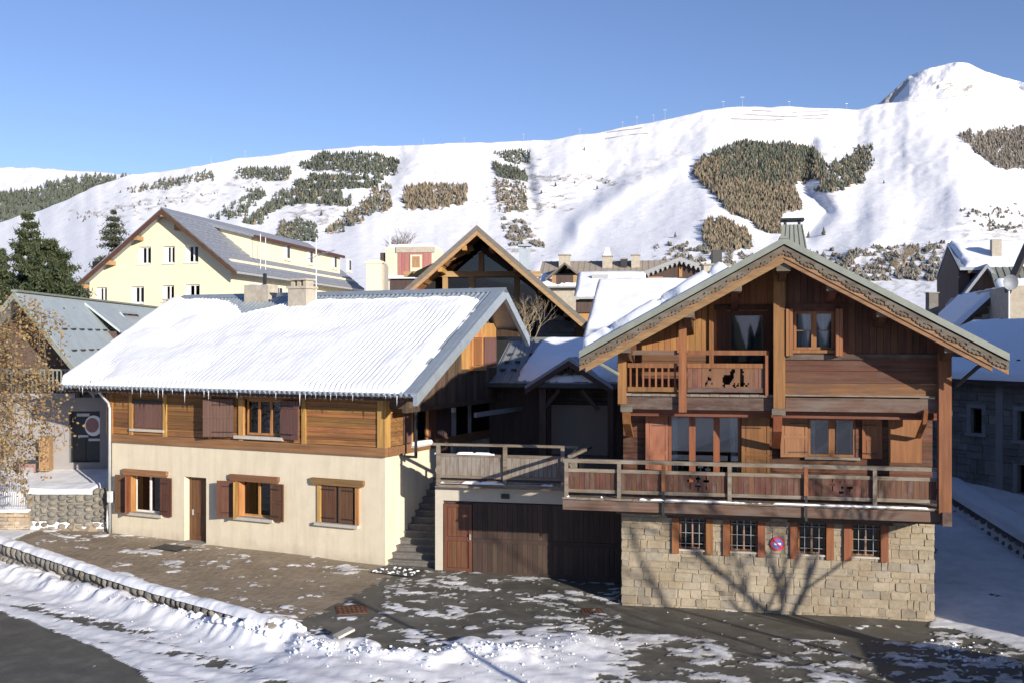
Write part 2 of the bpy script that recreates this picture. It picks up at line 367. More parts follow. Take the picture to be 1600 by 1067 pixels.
def holewall(parent, name, mat, x0, x1, z0, z1, y, depth, holes, top=None):
    """rendered wall face with real openings and reveals"""
    m = MB(); xs = sorted({x0, x1} | {v for h in holes for v in h[:2]}); zs = sorted({z0, z1} | {v for h in holes for v in h[2:]})
    if top:
        k = 24; xs = sorted(set(xs) | {x0+(x1-x0)*i/k for i in range(k+1)} )
    for a, b in zip(xs[:-1], xs[1:]):
        for c, d in zip(zs[:-1], zs[1:]):
            if any(h[0] <= a+1e-5 and h[1] >= b-1e-5 and h[2] <= c+1e-5 and h[3] >= d-1e-5 for h in holes): continue
            if top and d == z1: m.add([(a,y,c),(b,y,c),(b,y,max(c,top(b))),(a,y,max(c,top(a)))], [(0,1,2,3)])
            else: m.add([(a,y,c),(b,y,c),(b,y,d),(a,y,d)], [(0,1,2,3)])
    for a, b, c, d in holes:
        y2 = y+depth
        m.add([(a,y,c),(b,y,c),(b,y2,c),(a,y2,c)], [(3,2,1,0)]); m.add([(a,y,d),(b,y,d),(b,y2,d),(a,y2,d)], [(0,1,2,3)])
        m.add([(a,y,c),(a,y2,c),(a,y2,d),(a,y,d)], [(3,2,1,0)]); m.add([(b,y,c),(b,y2,c),(b,y2,d),(b,y,d)], [(0,1,2,3)])
    return m.build(name, mat, parent)
def window(parent, x0, x1, z0, z1, y, n=2, mat=None, fw=.06, bars=0, glass=None, curtain=None, name='window', backing=True, mid=None):
    mat = mat or M['rw_post']; m = MB(); d = .07
    m.box(x0, x1, y, y+d, z0, z0+fw); m.box(x0, x1, y, y+d, z1-fw, z1); m.box(x0, x0+fw, y, y+d, z0+fw, z1-fw); m.box(x1-fw, x1, y, y+d, z0+fw, z1-fw)
    mw = mid or fw*1.3; cell = (x1-x0-2*fw-(n-1)*mw)/n
    for i in range(1, n): xa = x0+fw+i*cell+(i-1)*mw; m.box(xa, xa+mw, y-.004, y+d, z0+fw, z1-fw)
    o = m.build(name, mat, parent)
    for i in range(n):
        xa = x0+fw+i*(cell+mw)
        for k in range(bars+1):
            za = z0+fw+(z1-z0-2*fw)*k/(bars+1); zb = z0+fw+(z1-z0-2*fw)*(k+1)/(bars+1)
            part('pane', glass or M['glass'], o, (xa, xa+cell, y+.03, y+.04, za, zb))
        for k in range(1, bars+1):
            za = z0+fw+(z1-z0-2*fw)*k/(bars+1); part('glazing_bar', mat, o, (xa, xa+cell, y+.01, y+.028, za-.012, za+.012))
    if curtain:
        for (f0, f1) in curtain:
            a, b = x0+(x1-x0)*f0, x0+(x1-x0)*f1; k = max(8, int((b-a)/.04)); cm = MB(); vs = []
            for i in range(k+1):
                xx = a+(b-a)*i/k; yy = y+.14+.025*math.sin(i*1.7)+random.uniform(0, .01); vs += [(xx, yy, z0+fw*.5), (xx, yy, z1-fw*.5)]
            cm.add(vs, [(2*i, 2*i+2, 2*i+3, 2*i+1) for i in range(k)]); cm.build('curtain', M['curtain'], o)
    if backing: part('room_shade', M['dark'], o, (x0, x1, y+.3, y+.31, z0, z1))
    return o
def shutter(parent, hx, y, z0, z1, wd, ang, side, mat, louv='panel'):
    """side=-1: hinge on its right edge and leaf to the left; ang in degrees swings the leaf out from the wall"""
    m = MB(); s = side; h = z1-z0
    def bx(a, b, ya, yb, c, d): m.box(min(s*a, s*b), max(s*a, s*b), ya, yb, c, d)
    fw = .07
    if louv == 'panel':
        bx(0, fw, -.045, 0, 0, h); bx(wd-fw, wd, -.045, 0, 0, h)
        for c in (0, h*.47, h-fw): bx(fw, wd-fw, -.045, 0, c, c+fw)
        bx(fw, wd-fw, -.03, -.01, fw, h*.47); bx(fw, wd-fw, -.03, -.01, h*.47+fw, h-fw)
        bx(fw*1.6, wd-fw*1.6, -.04, -.03, fw*1.5, h*.45); bx(fw*1.6, wd-fw*1.6, -.04, -.03, h*.47+fw*1.5, h-fw*1.5)
    else:
        k = max(3, round(wd/.11))
        for i in range(k): bx(wd*i/k+.004, wd*(i+1)/k-.004, -.035-random.uniform(0,.006), 0, random.uniform(0,.01), h)
        for c in (h*.15, h*.8) if louv == 'board' else (h*.5,): bx(0, wd, -.055, -.035, c, c+.06)
    o = m.build('shutter', mat, parent); o.location = (hx, y, z0); o.rotation_euler = (0, 0, math.radians(ang)*s*-1 if s > 0 else math.radians(ang))
    parts('hinge', M['black'], o, *[(min(0, s*wd*.7), max(0, s*wd*.7), -.062, -.057, c, c+.025) for c in (h*.12, h*.84)])
    return o
def snowquad(parent, name, a, b, c, d, th, nx=40, ny=20, seed=1, edge=.12, rag=.25, mat=None, mask=None, amp=.3):
    """a..b lower edge, d..c upper edge: a lumpy sheet of snow lying on the quad"""
    a, b, c, d = [np.array(p, float) for p in (a,b,c,d)]
    u, v = np.meshgrid(np.linspace(0,1,nx), np.linspace(0,1,ny), indexing='ij'); U = u[...,None]; V = v[...,None]
    P = (a*(1-U)+b*U)*(1-V)+(d*(1-U)+c*U)*V
    L = np.linalg.norm(b-a); Hh = np.linalg.norm(d-a); x = u*L; y = v*Hh
    e = np.minimum(np.minimum(x, L-x), np.minimum(y, Hh-y)); nz = fbm(x*.9, y*.9, 4, seed)
    t = th*(1-amp+2*amp*nz)*sstep(0, edge, e-rag*np.maximum(0, fbm(x*1.6, y*1.6, 3, seed+5)-.5))
    if mask is not None: t = t*mask(x, y, u, v)
    nrm = np.cross(b-a, d-a); nrm = nrm/np.linalg.norm(nrm); P = P+nrm*(t[...,None]-.004*(t < .006)[...,None]*4)
    return npmesh(name, P.reshape(-1,3), gridfaces(nx, ny), mat or M['snow'], parent, True)
# ================================================================= GROUND AND HILLS
WA, WB = (-17.4, 34.7), (-6.0, 25.3)       # the low stone wall along the road, left end and right end
def wall_side(x, y):                         # >0 on the forecourt side
    dx, dy = WB[0]-WA[0], WB[1]-WA[1]; n = math.hypot(dx, dy); return ((x-WA[0])*(-dy)+(y-WA[1])*dx)/n
CP = [(-14.4,36.9,.34),(-4.0,32.4,.25),(-8,33.8,.30),(-17,35.5,.42),(-6,26.5,.25),(-5.0,25,.18),(-2.4,31.8,.22),(0,26,.12),(0,30,.16),(3.2,31,.06),(3,28,0),(7,27,0),(11,26.6,0),(12,30,.30),(12,34,.75),
      (14,38,1.2),(0,20,0),(-10,20,0),(10,20,0),(-4.2,28,.2),(-2.8,33,.24),(-30,30,.3),(30,20,0),(25,30,.3)]
def gz(x, y):
    x = np.asarray(x, float); y = np.asarray(y, float); num = 0; den = 0
    for a, b, c in CP:
        w_ = 1/((x-a)**2+(y-b)**2+.35)**1.6; num = num+w_*c; den = den+w_
    z = num/den
    d = wall_side(x, y); road = -np.clip(-x, 0, 20)/16*.20-.02
    left = sstep(-4.2, -6.2, x); z = z*(1-left)+(road+(z-road)*sstep(-.12, .12, d))*left
    z = z*(1-sstep(-3, -6, x)*sstep(26, 22, y)*(1-left))
    st = sstep(37.7, 37.95, y)*sstep(-14.4, -14.8, x); z = z*(1-st)+(1.72+.12*(y-38))*st         # the raised yard on the left
    rt = sstep(16.05, 16.2, x)*sstep(27, 29, y); z = z*(1-rt)+(1.25+.11*(y-32)+.12*(x-16))*rt      # raised strip before the stone house
    far = sstep(38, 52, y); z = z*(1-far)+np.maximum(0, (y-40)*.034+2.0)*far
    return z
def w2p(x, y, z): return 800+F*x/y, 530-F*(z-H)/y
xs = np.concatenate([np.linspace(-400,-40,13)[:-1], np.linspace(-40,-19.5,22)[:-1], np.arange(-19.5,17.5,.085), np.linspace(17.5,40,22)[1:], np.linspace(40,400,13)[1:]])
ys = np.concatenate([np.linspace(-300,0,7)[:-1], np.linspace(0,20.5,22)[:-1], np.arange(20.5,38.6,.085), np.arange(38.6,60,.5), np.linspace(60,420,40)])
GX, GY = np.meshgrid(xs, ys, indexing='ij'); GZ = gz(GX, GY)
yy = np.maximum(GY, 3); PX, PY = w2p(GX, yy, GZ)
rg = (fbm(GX*1.1, GY*1.1, 4, 3)-.5)
PXr = PX+rg*50; PYr = PY+rg*34
n1 = fbm(GX*1.3+GY*.4, GY*2.2, 5, 11); n2 = fbm(GX*4.5+GY, GY*6.0, 4, 23)
nn = n1*.46+n2*.34+fbm(GX*11, GY*13, 3, 29)*.20
cov = np.full(GX.shape, .40)                                        # how much of the surface is snow
fore = (PX > 430) & (PY > 880)
cov = np.where(fore, .40, cov)
cov += .09*np.exp(-((PX-930)/110)**2-((PY-1010)/50)**2)+.06*np.exp(-((PX-640)/60)**2-((PY-915)/14)**2)
cov += .05*sstep(900, 1060, PY)
strip = (PX > 970) & (PX < 1460) & (PY < 990+ (PX-970)*.03); cov = np.where(strip, .30, cov)
behind = (wall_side(GX, GY) > 0) & (GX < -3.6) & (PX < 600); cov = np.where(behind, .355, cov)
for c in (((270,882),(75,9)),((345,922),(55,9)),((150,838),(70,6)),((560,892),(60,7)),((215,860),(60,6))):
    cov = cov+np.where(behind, .11*np.exp(-((PX-c[0][0])/c[1][0])**2-((PY-c[0][1])/c[1][1])**2), 0)
road = (wall_side(GX, GY) <= 0) & (GX < -4.5)
cov = np.where(road, .60, cov)
bed = [(-200,880),(0,880),(130,925),(300,985),(430,1010),(520,1028),(700,1045),(830,1055),(900,1020)]
db = dseg(PX, PY, bed); front = inpoly(PXr, PYr, [(-500,800),(0,870),(200,900),(440,975),(520,1005),(650,1020),(820,1010),(900,985),(960,1000),(930,1067),(930,1300),(-500,1300)])
cov = np.where(front & (PY < 1300), .66, cov)
cov = np.where(inpoly(PX+rg*60, PY+rg*30, [(-300,860),(0,955),(60,975),(150,1012),(215,1045),(255,1075),(400,1300),(-300,1300)]), .26, cov)
streak = dseg(PX, PY, [(20,945),(200,985),(420,1067),(520,1110)]); cov = cov-.16*np.exp(-(streak/13)**2)
berm = np.exp(-(dseg(PX+rg*26, PY+rg*26, [(-60,882),(0,896),(150,938),(300,980),(380,1004),(420,1010)])/13)**2)*(wall_side(GX,GY) < 0.02)
pile = np.exp(-((PX+rg*60-420)/42)**2-((PY+rg*40-988)/24)**2)*.9+.55*np.exp(-(dseg(PX+rg*40, PY+rg*40, [(470,1012),(600,1022),(640,1020),(720,1022),(830,1025)])/11)**2)+.4*np.exp(-((PX-900)/45)**2-((PY-1005)/14)**2)
berm = np.clip(berm+pile, 0, 1.2); cov = cov+.3*berm
lane = inpoly(PX+rg*30, PY+rg*12, [(1455,600),(1455,982),(1500,985),(1640,1030),(1800,1030),(1800,600)]) & (GX > 8.2)
cov = np.where(lane, .70, cov); cov = np.where(inpoly(PXr, PYr, [(1470,1000),(1560,1040),(1640,1067),(1640,1090),(1480,1060),(1430,1010)]), .50, cov)
cov = np.where((GX < -14.4) & (GY > 37.7), .9, cov); cov = np.where((GX > 16.1) & (GY > 28), .9, cov)
cov = np.where((GY > 38) | (np.abs(GX) > 17.4) | (GY < 19), .85, cov)
sc_ = sstep(-.045, .055, cov-(1-nn)+.02-.0)                            # 0 bare, 1 snow
rough = (fbm(GX*7, GY*7, 3, 41)-.5)
trk = np.sin(((GX*.8+GY*.6)*2.2)+fbm(GX*.3,GY*.3,2,9)*6)
depth = .035*sc_*(.6+.8*fbm(GX*3,GY*3,3,2))+.34*berm**1.4*(.55+.9*fbm(GX*3.2, GY*3.2, 4, 77))+sc_*rough*.035
depth = depth+np.where(front, sc_*.02*np.sin((GX*.55+GY*.83)*9+fbm(GX,GY,2,5)*3), 0)
pit = ((GX > -2.6) & (GX < 3.6) & (GY > 30.8)); depth = np.where(pit, depth*.3, depth)
GZ2 = GZ+depth*sstep(3, 8, GY)
zone = np.where(behind & (dseg(PX, PY, [(600,905),(455,975)]) >= 0) & inpoly(PX, PY, [(-100,700),(700,700),(612,893),(452,978),(430,1000),(-100,850)]), 1.0, 0.0)
GZ2 = GZ2-.014*zone*(1-sstep(0, .6, sc_)); wet = sstep(0, 1, np.where(road, 1., 0.))*.6
m, n, b = newmat('asphalt_brick_and_snow')
co = coords(n, (1,1,1), False)
at = N(n, 'ShaderNodeAttribute', attribute_name='snow'); zo = N(n, 'ShaderNodeAttribute', attribute_name='zone'); rd = N(n, 'ShaderNodeAttribute', attribute_name='road')
nA = N(n, 'ShaderNodeTexNoise', Scale=1.3, Detail=9., Roughness=.7); nB = N(n, 'ShaderNodeTexNoise', Scale=60., Detail=4., Roughness=.7); nC = N(n, 'ShaderNodeTexNoise', Scale=11., Detail=6., Roughness=.75)
for q in (nA, nB, nC): n.links.new(co, q.inputs[0])
asp = ramp(n, nA.outputs[0], [(.3, (.075,.072,.06)), (.5, (.112,.107,.09)), (.7, (.175,.165,.14))])
asp2 = mix(n, .5, asp.outputs[0], ramp(n, nB.outputs[0], [(.3, (.6,.6,.6)), (.7, (1.35,1.35,1.35))]).outputs[0], 'MULTIPLY')
joint = ramp(n, nA.outputs[0], [(.35, (.22,.175,.13)), (.65, (.26,.21,.155))])
base = mix(n, zo.outputs['Fac'], asp2, joint.outputs[0])
rc = ramp(n, nA.outputs[0], [(.35, (.07,.072,.082)), (.6, (.105,.105,.112))]); base = mix(n, rd.outputs['Fac'], base, rc.outputs[0])
ad = N(n, 'ShaderNodeMath', operation='ADD'); mu = N(n, 'ShaderNodeMath', operation='MULTIPLY_ADD'); mu.inputs[1].default_value = 1.5; mu.inputs[2].default_value = -.75
n.links.new(nC.outputs[0], mu.inputs[0]); n.links.new(at.outputs['Fac'], ad.inputs[0]); n.links.new(mu.outputs[0], ad.inputs[1])
sf = ramp(n, ad.outputs[0], [(.37, 0.0), (.62, 1.0)])
thk = N(n, 'ShaderNodeAttribute', attribute_name='thick'); scol0 = ramp(n, nC.outputs[0], [(.35, (.30,.29,.27)), (.6, (.60,.59,.58))]); scol1 = ramp(n, nA.outputs[0], [(.3, (.66,.66,.68)), (.55, (.84,.85,.88)), (.8, (.88,.9,.93))]); scm = mix(n, thk.outputs['Fac'], scol0.outputs[0], scol1.outputs[0])
col = mix(n, sf.outputs[0], base, scm); n.links.new(col, b.inputs['Base Color'])
rr = mix(n, sf.outputs[0], ramp(n, nA.outputs[0], [(.3, .45), (.6, .8)]).outputs[0], (.6,.6,.6)); n.links.new(rr, b.inputs['Roughness']); b.inputs['Specular IOR Level'].default_value = .35
hh = N(n, 'ShaderNodeMath', operation='MULTIPLY_ADD'); hh.inputs[1].default_value = 1.2; n.links.new(sf.outputs[0], hh.inputs[0]); n.links.new(nC.outputs[0], hh.inputs[2]); bump(n, b, hh.outputs[0], .55, .02)
M['ground'] = m
ground = npmesh('ground', np.stack([GX, GY, GZ2], -1).reshape(-1,3), gridfaces(len(xs), len(ys)), m, None, True, {'snow': sc_, 'zone': zone, 'road': np.where(road & ~front, 1., 0.)*1.0, 'thick': np.clip(np.where(road | front | lane | (GY > 37) | (GX < -14.4), 1., .15)+berm*2+.9*sstep(.62,.75,n1)+.5*sstep(930,1010,PY)*(PX < 1000)*(PX > 430), 0, 1)})
tag(ground, kind='structure')
# brick paving in front of the left house: running bond rows laid along the house
LU = (.9055,-.4245); LV = (.4245,.9055); LO = (-4.01, 32.41)
vs = []; fs = []; mis = []
bl, bw = .27, .215
ii, jj = [], []; _ro = np.random.RandomState(17).rand(80)
for j in range(-36, 0):
    for i in range(-50, 12):
        s_ = (i+(.5 if j % 2 else 0)+float(_ro[j+60]))*bl; t_ = j*bw
        x = LO[0]+s_*LU[0]+t_*LV[0]; y = LO[1]+s_*LU[1]+t_*LV[1]
        ii.append((s_, t_, x, y))
A = np.array(ii); zc = gz(A[:,2], A[:,3]); px_, py_ = w2p(A[:,2], A[:,3], zc)
keep = (wall_side(A[:,2], A[:,3]) > .25) & inpoly(px_, py_, [(-400,700),(700,700),(612,893),(452,978),(430,1000),(-400,760)])
A = A[keep]; zc = zc[keep]; nb = len(A)
rs = np.random.RandomState(4); dz = rs.uniform(.001, .004, nb); g_ = .0035
corn = []
for k, (a, c) in enumerate(((g_,g_),(bl-g_,g_),(bl-g_,bw-g_),(g_,bw-g_))):
    for up in (0, 1):
        ins = .001*up; a2 = a+(ins if a < bl/2 else -ins); c2 = c+(ins if c < bw/2 else -ins)
        x = LO[0]+(A[:,0]+a2)*LU[0]+(A[:,1]+c2)*LV[0]; y = LO[1]+(A[:,0]+a2)*LU[1]+(A[:,1]+c2)*LV[1]
        corn.append(np.stack([x, y, gz(x, y)+(dz if up else -.02)], -1))
V = np.stack(corn, 1).reshape(-1, 3)
base_ = (np.arange(nb)*8)[:,None]
Fc = np.concatenate([base_+np.array(q) for q in ((1,3,5,7),(0,2,3,1),(2,4,5,3),(4,6,7,5),(6,0,1,7))])
tone = np.repeat(rs.rand(nb), 8)
m, n, b = newmat('tan_paving_brick'); at = N(n, 'ShaderNodeAttribute', attribute_name='tone')
r = ramp(n, at.outputs['Fac'], [(0, (.255,.205,.145)), (.5, (.285,.23,.165)), (1, (.32,.26,.19))])
no = N(n, 'ShaderNodeTexNoise', Scale=.8, Detail=8., Roughness=.7); n.links.new(coords(n, (1,1,1), False), no.inputs[0])
r2 = ramp(n, no.outputs[0], [(.3, (.7,.69,.67)), (.65, (1.08,1.08,1.08))]); n.links.new(mix(n, 1., r.outputs[0], r2.outputs[0], 'MULTIPLY'), b.inputs['Base Color']); b.inputs['Roughness'].default_value = .7
pv = npmesh('paving_bricks', V, Fc, m, None, False, {'tone': tone}); tag(pv, 'tan brick paving in running bond before the cream house', 'paving', kind='stuff')
# ---------------------------------------------------------------- the snow slopes
def poly(xs_, pts):
    p = np.array(pts, float); return np.interp(xs_, p[:,0], p[:,1])
SKY = [(-700,470),(-300,440),(0,347),(60,331),(150,291),(205,274),(300,262),(380,248),(460,236),(560,229),(640,228),(700,226),(860,219),(960,203),(1040,188),(1100,172),(1160,167),(1260,168),(1340,171),(1380,164),(1420,158),(1500,150),(1560,150),(1600,153),(1800,160),(2300,180)]
px = np.arange(-700, 2301, 4.); NVm = 260
wv = np.linspace(0, 1, NVm)
PXm, WV = np.meshgrid(px, wv, indexing='ij')
skyl = poly(PXm, SKY)+(fbm(PXm*.03, PXm*0, 4, 8)-.5)*5
PYm = 526-(526-skyl)*WV
def mdist(PXq, PYq, Wq):
    D = 300+2000*Wq**.72
    D = D*(1+.07*(fbm(PXq*.0045, PYq*.004, 3, 5)-.5)+.018*(fbm(PXq*.016+PYq*.008, PYq*.012, 3, 15)-.5)+(.007*(fbm(PXq*.09+PYq*.03, PYq*.10, 4, 25)-.5))*Wq)
    for pts, wd, am in (([(1060,262),(985,290),(905,352)], 15, 42), ([(900,372),(865,405),(840,420)], 14, 22), ([(1265,225),(1255,290),(1290,330),(1262,365)], 13, -50),
                        ([(1310,300),(1380,330),(1330,420)], 38, 36), ([(930,255),(985,262),(1035,245)], 12, 20), ([(780,235),(790,330)], 20, 16), ([(620,250),(600,300),(520,355)], 15, -28),
                        ([(1120,330),(1010,420)], 45, 24), ([(1450,200),(1520,330)], 60, 30), ([(300,300),(100,350)], 30, 14), ([(820,250),(835,330)], 10, -22), ([(1400,360),(1330,400)], 10, 10)):
        D = D-am*np.exp(-(dseg(PXq, PYq, pts)/wd)**2)
    rdg = fbm((PXq*.8+PYq*.9)*.016, (PYq-PXq*.5)*.004, 3, 31); D = D-7*Wq*np.abs(rdg-.5)*2
    for k, y0 in enumerate((292,300,309,318,385,392,402,412,422)):                     # small terraces
        reg = np.exp(-((PXq-(880 if k < 4 else 1480 if k % 2 else 1100))/(60))**2); D = D+reg*7*np.tanh((PYq-y0-(PXq-880)*(-.06)+3*np.sin(PXq*.05))/1.2)
    return D
def m3(PXq, PYq):
    sk = poly(PXq, SKY); Wq = np.clip((526-PYq)/(526-sk), 0, 1); D = mdist(PXq, PYq, Wq)
    return (PXq-800)/F*D, D, H+(530-PYq)/F*D
DM = mdist(PXm, PYm, WV); XM = (PXm-800)/F*DM; ZM = H+(530-PYm)/F*DM
# crest rolls over to a back side
back = 2
XMb = np.concatenate([XM]+[XM[:,-1:]*(1+.15*k) for k in (1,2)], 1); DMb = np.concatenate([DM]+[DM[:,-1:]*(1+.15*k) for k in (1,2)], 1); ZMb = np.concatenate([ZM]+[ZM[:,-1:]-120*k for k in (1,2)], 1)
XMb[:,0] *= .8; DMb[:,0] *= .8; ZMb[:,0] = 6
gr = fbm(PXm*.09, PYm*.14, 4, 51); earth = sstep(.60, .70, gr)*sstep(0.02, .1, WV)
msk = np.zeros(PXm.shape)
for pl_, a_ in (([(800,318),(860,308),(910,312),(900,330),(840,332)], 1.), ([(790,262),(850,270),(900,275),(960,282),(950,290),(860,284),(800,270)], .9), ([(900,330),(1000,255),(1070,220),(1060,250),(960,300)], .35),
                ([(440,320),(560,310),(540,345),(460,360)], .8), ([(780,340),(830,345),(850,400),(800,400)], .8), ([(100,330),(420,270),(440,285),(180,345)], .6), ([(1050,390),(1210,400),(1210,430),(1000,430)], .8),
                ([(1220,400),(1480,385),(1480,460),(1280,450)], .55), ([(1500,350),(1600,350),(1600,385),(1500,385)], .6), ([(770,250),(835,240),(840,340),(770,335)], .7), ([(1260,225),(1370,225),(1300,330),(1250,310)], .45)):
    msk = np.maximum(msk, inpoly(PXm+(gr-.5)*60, PYm+(gr-.5)*30, pl_)*a_)
earth = np.clip(msk*sstep(.50, .62, fbm(PXm*.12, PYm*.3, 4, 61))+.25*earth*sstep(.62,.75,fbm(PXm*.2, PYm*.5, 3, 71)), 0, 1)
earthb = np.concatenate([earth, earth[:,-2:]*0], 1)
m, n, b = newmat('snow_slope_with_grass'); at = N(n, 'ShaderNodeAttribute', attribute_name='earth'); co = coords(n, (1,1,1), False)
nA = N(n, 'ShaderNodeTexNoise', Scale=.05, Detail=8., Roughness=.65); n.links.new(co, nA.inputs[0]); nB = N(n, 'ShaderNodeTexNoise', Scale=.3, Detail=6., Roughness=.7); n.links.new(co, nB.inputs[0])
ad = N(n, 'ShaderNodeMath', operation='MULTIPLY'); rr = ramp(n, nB.outputs[0], [(.42, .2), (.6, 1.3)]); n.links.new(at.outputs['Fac'], ad.inputs[0]); n.links.new(rr.outputs[0], ad.inputs[1])
col = mix(n, ad.outputs[0], ramp(n, nA.outputs[0], [(.3, (.83,.84,.88)), (.6, (.90,.91,.94))]).outputs[0], ramp(n, nB.outputs[0], [(.3, (.16,.135,.10)), (.7, (.30,.26,.20))]).outputs[0])
n.links.new(col, b.inputs['Base Color']); b.inputs['Roughness'].default_value = .7; b.inputs['Specular IOR Level'].default_value = .2; bump(n, b, nA.outputs[0], .35, 5.)
M['slope'] = m
mt = npmesh('mountain_slope', np.stack([XMb, DMb, ZMb], -1).reshape(-1,3), gridfaces(len(px), NVm+2), m, None, True, {'earth': earthb}); tag(mt, kind='structure')
# far ridge on the left and the peak on the right
def ridge(name, sky_, x0, x1, D0, D1, ybase, seed, mat, rock=None, amp=.05, step=3., gul=()):
    px = np.arange(x0, x1+.1, step); wv = np.linspace(0, 1, 90); P_, W_ = np.meshgrid(px, wv, indexing='ij')
    sk = poly(P_, sky_)+(fbm(P_*.06, P_*0, 4, seed)-.5)*3; Y_ = ybase-(ybase-sk)*W_
    D = D0+(D1-D0)*W_; D = D*(1+amp*(fbm(P_*.02+Y_*.01, Y_*.02, 5, seed+2)-.5))
    for pts, wd, am in gul: D = D-am*np.exp(-(dseg(P_, Y_, pts)/wd)**2)
    e = np.zeros(P_.shape) if rock is None else rock(P_, Y_)
    X = (P_-800)/F*D; Z = H+(530-Y_)/F*D
    X = np.concatenate([X, X[:,-1:]*1.1], 1); D2 = np.concatenate([D, D[:,-1:]*1.12], 1); Z = np.concatenate([Z, Z[:,-1:]-200], 1); e = np.concatenate([e, e[:,-1:]], 1)
    return tag(npmesh(name, np.stack([X, D2, Z], -1).reshape(-1,3), gridfaces(len(px), 91), mat, None, True, {'earth': e}), kind='structure')
ridge('far_ridge', [(-700,240),(-100,256),(0,262),(60,263),(130,268),(205,273),(260,276),(330,290),(420,300)], -700, 420, 2300, 3900, 380, 3, M['slope'])
rockf = lambda a, c: np.clip(inpoly(a, c, [(1372,168),(1384,152),(1412,128),(1424,122),(1416,134),(1400,152),(1388,166)])*1.+inpoly(a+(fbm(a*.3,c*.3,3,1)-.5)*20, c, [(1450,130),(1490,124),(1525,134),(1512,146),(1478,146)])*sstep(.5,.58,fbm(a*.25+c*.3, c*.35, 3, 6))*1.+inpoly(a, c, [(1538,146),(1556,142),(1560,152),(1540,152)])*.5, 0, 1)
ridge('snow_peak', [(1300,196),(1350,180),(1370,165),(1390,148),(1420,119),(1450,108),(1480,100),(1498,97),(1510,98),(1540,112),(1570,122),(1600,129),(1680,136),(1800,160),(1950,200)], 1300, 1950, 3000, 3600, 215, 9, M['slope'], rockf, .04, 1.5,
      gul=(([(1498,97),(1470,135)], 14, 30), ([(1425,118),(1395,160)], 9, -40), ([(1585,135),(1600,150)], 14, -90)))
# hills behind the camera (they show only as reflections in the panes)
hx, hy = np.meshgrid(np.linspace(-1500,1500,70), np.linspace(0,1,22), indexing='ij')
hd = 300+1100*hy; hz = 170*hy**1.5*(1+.5*(fbm(hx*.003, hy*3, 3, 4)-.5))*sstep(200, -900, hx)+60*hy
hills = npmesh('hills', np.stack([hx, -hd, hz-2], -1).reshape(-1,3), gridfaces(70, 22)[:, ::-1], M['slope'], None, True, {'earth': np.zeros(hx.shape)}); tag(hills, kind='structure')
# ---------------------------------------------------------------- far woods
def woods(name, polys, sp, hgt, fdark, seed, label, wdt=.30, mats=None, thin=0., posf=None):
    rs = np.random.RandomState(seed); PP = []
    for poly_ in polys:
        p = np.array(poly_, float); a, c = p.min(0), p.max(0); sp = sp*.68; nn_ = int((c[0]-a[0])*(c[1]-a[1])/(sp*sp*.55))
        q = np.stack([rs.uniform(a[0], c[0], nn_), rs.uniform(a[1], c[1], nn_)], -1)
        jx = (fbm(q[:,0]*.12, q[:,1]*.12, 4, seed)-.5)*18+rs.normal(size=len(q))*1.8; k = inpoly(q[:,0]+jx, q[:,1]+jx*.6, poly_)
        if thin: k &= fbm(q[:,0]*.15, q[:,1]*.25, 3, seed+3) > thin
        PP.append(q[k])
    P_ = np.concatenate(PP); X, Y, Z = (posf or m3)(P_[:,0], P_[:,1]); n_ = len(P_)
    h = hgt*.62*rs.uniform(.3, 1.35, n_); r = h*wdt*1.25*rs.uniform(.7, 1.3, n_)
    K = 6; ang = np.arange(K)*2*np.pi/K
    V = []; Fs = []; 
    for (zb, zt, rr) in ((.02, .62, 1.), (.38, 1., .68)):
        ring = np.stack([X[:,None]+np.cos(ang+rs.uniform(0,6,(n_,1)))*(r*rr)[:,None]*rs.uniform(.7,1.2,(n_,K)), Y[:,None]+np.sin(ang)*(r*rr)[:,None], (Z+h*zb)[:,None]+rs.uniform(-.1,.1,(n_,K))*h[:,None]], -1)
        tip = np.stack([X+rs.uniform(-.05,.05,n_)*h, Y, Z+h*zt], -1)[:,None]
        V.append(np.concatenate([ring, tip], 1))
    V = np.concatenate(V, 1); nvt = V.shape[1]
    f = [(k_, (k_+1) % K, K) for k_ in range(K)]+[(K+1+k_, K+1+(k_+1) % K, 2*K+1) for k_ in range(K)]
    Fs = (np.arange(n_)*nvt)[:,None,None]+np.array(f)[None]
    dk = fdark(P_[:,0], P_[:,1], rs.rand(n_)); mi = np.repeat(dk.astype(int), len(f))
    o = npmesh(name, V.reshape(-1,3), Fs.reshape(-1,3), mats or [M['larch'], M['fir']], None, False, None, mi)
    return tag(o, label, 'forest', kind='stuff')
M['fir'] = plain('far_fir', (.09,.105,.078), .9, 0, .2, .02, 0, c2=(.065,.078,.062)); M['larch'] = plain('far_larch', (.205,.165,.11), .9, 0, .2, .02, 0, c2=(.15,.125,.09)); M['greyl'] = plain('far_bare_trees', (.22,.195,.165), .9, 0, .2, .02, 0, c2=(.165,.145,.125))  # fir and larch tones are lifted a little to stand in for haze
woods('fir_forest', [[(468,258),(500,243),(560,240),(622,250),(624,262),(612,276),(540,270),(475,266)]], 3.6, 14, lambda x,y,r: r > .06, 1, 'dense dark fir wood just under the crest, above the brown larches', .24)
woods('fir_forest', [[(365,268),(400,263),(455,263),(455,283),(420,282),(365,281)]], 3.4, 12, lambda x,y,r: r > .15, 2, 'small dark fir wood left of the largest crest wood', .24)
woods('fir_forest', [[(185,303),(240,287),(330,268),(335,281),(280,290),(225,300)]], 3.4, 11, lambda x,y,r: r > .25, 3, 'narrow grey green wood slanting below the left end of the crest', .24)
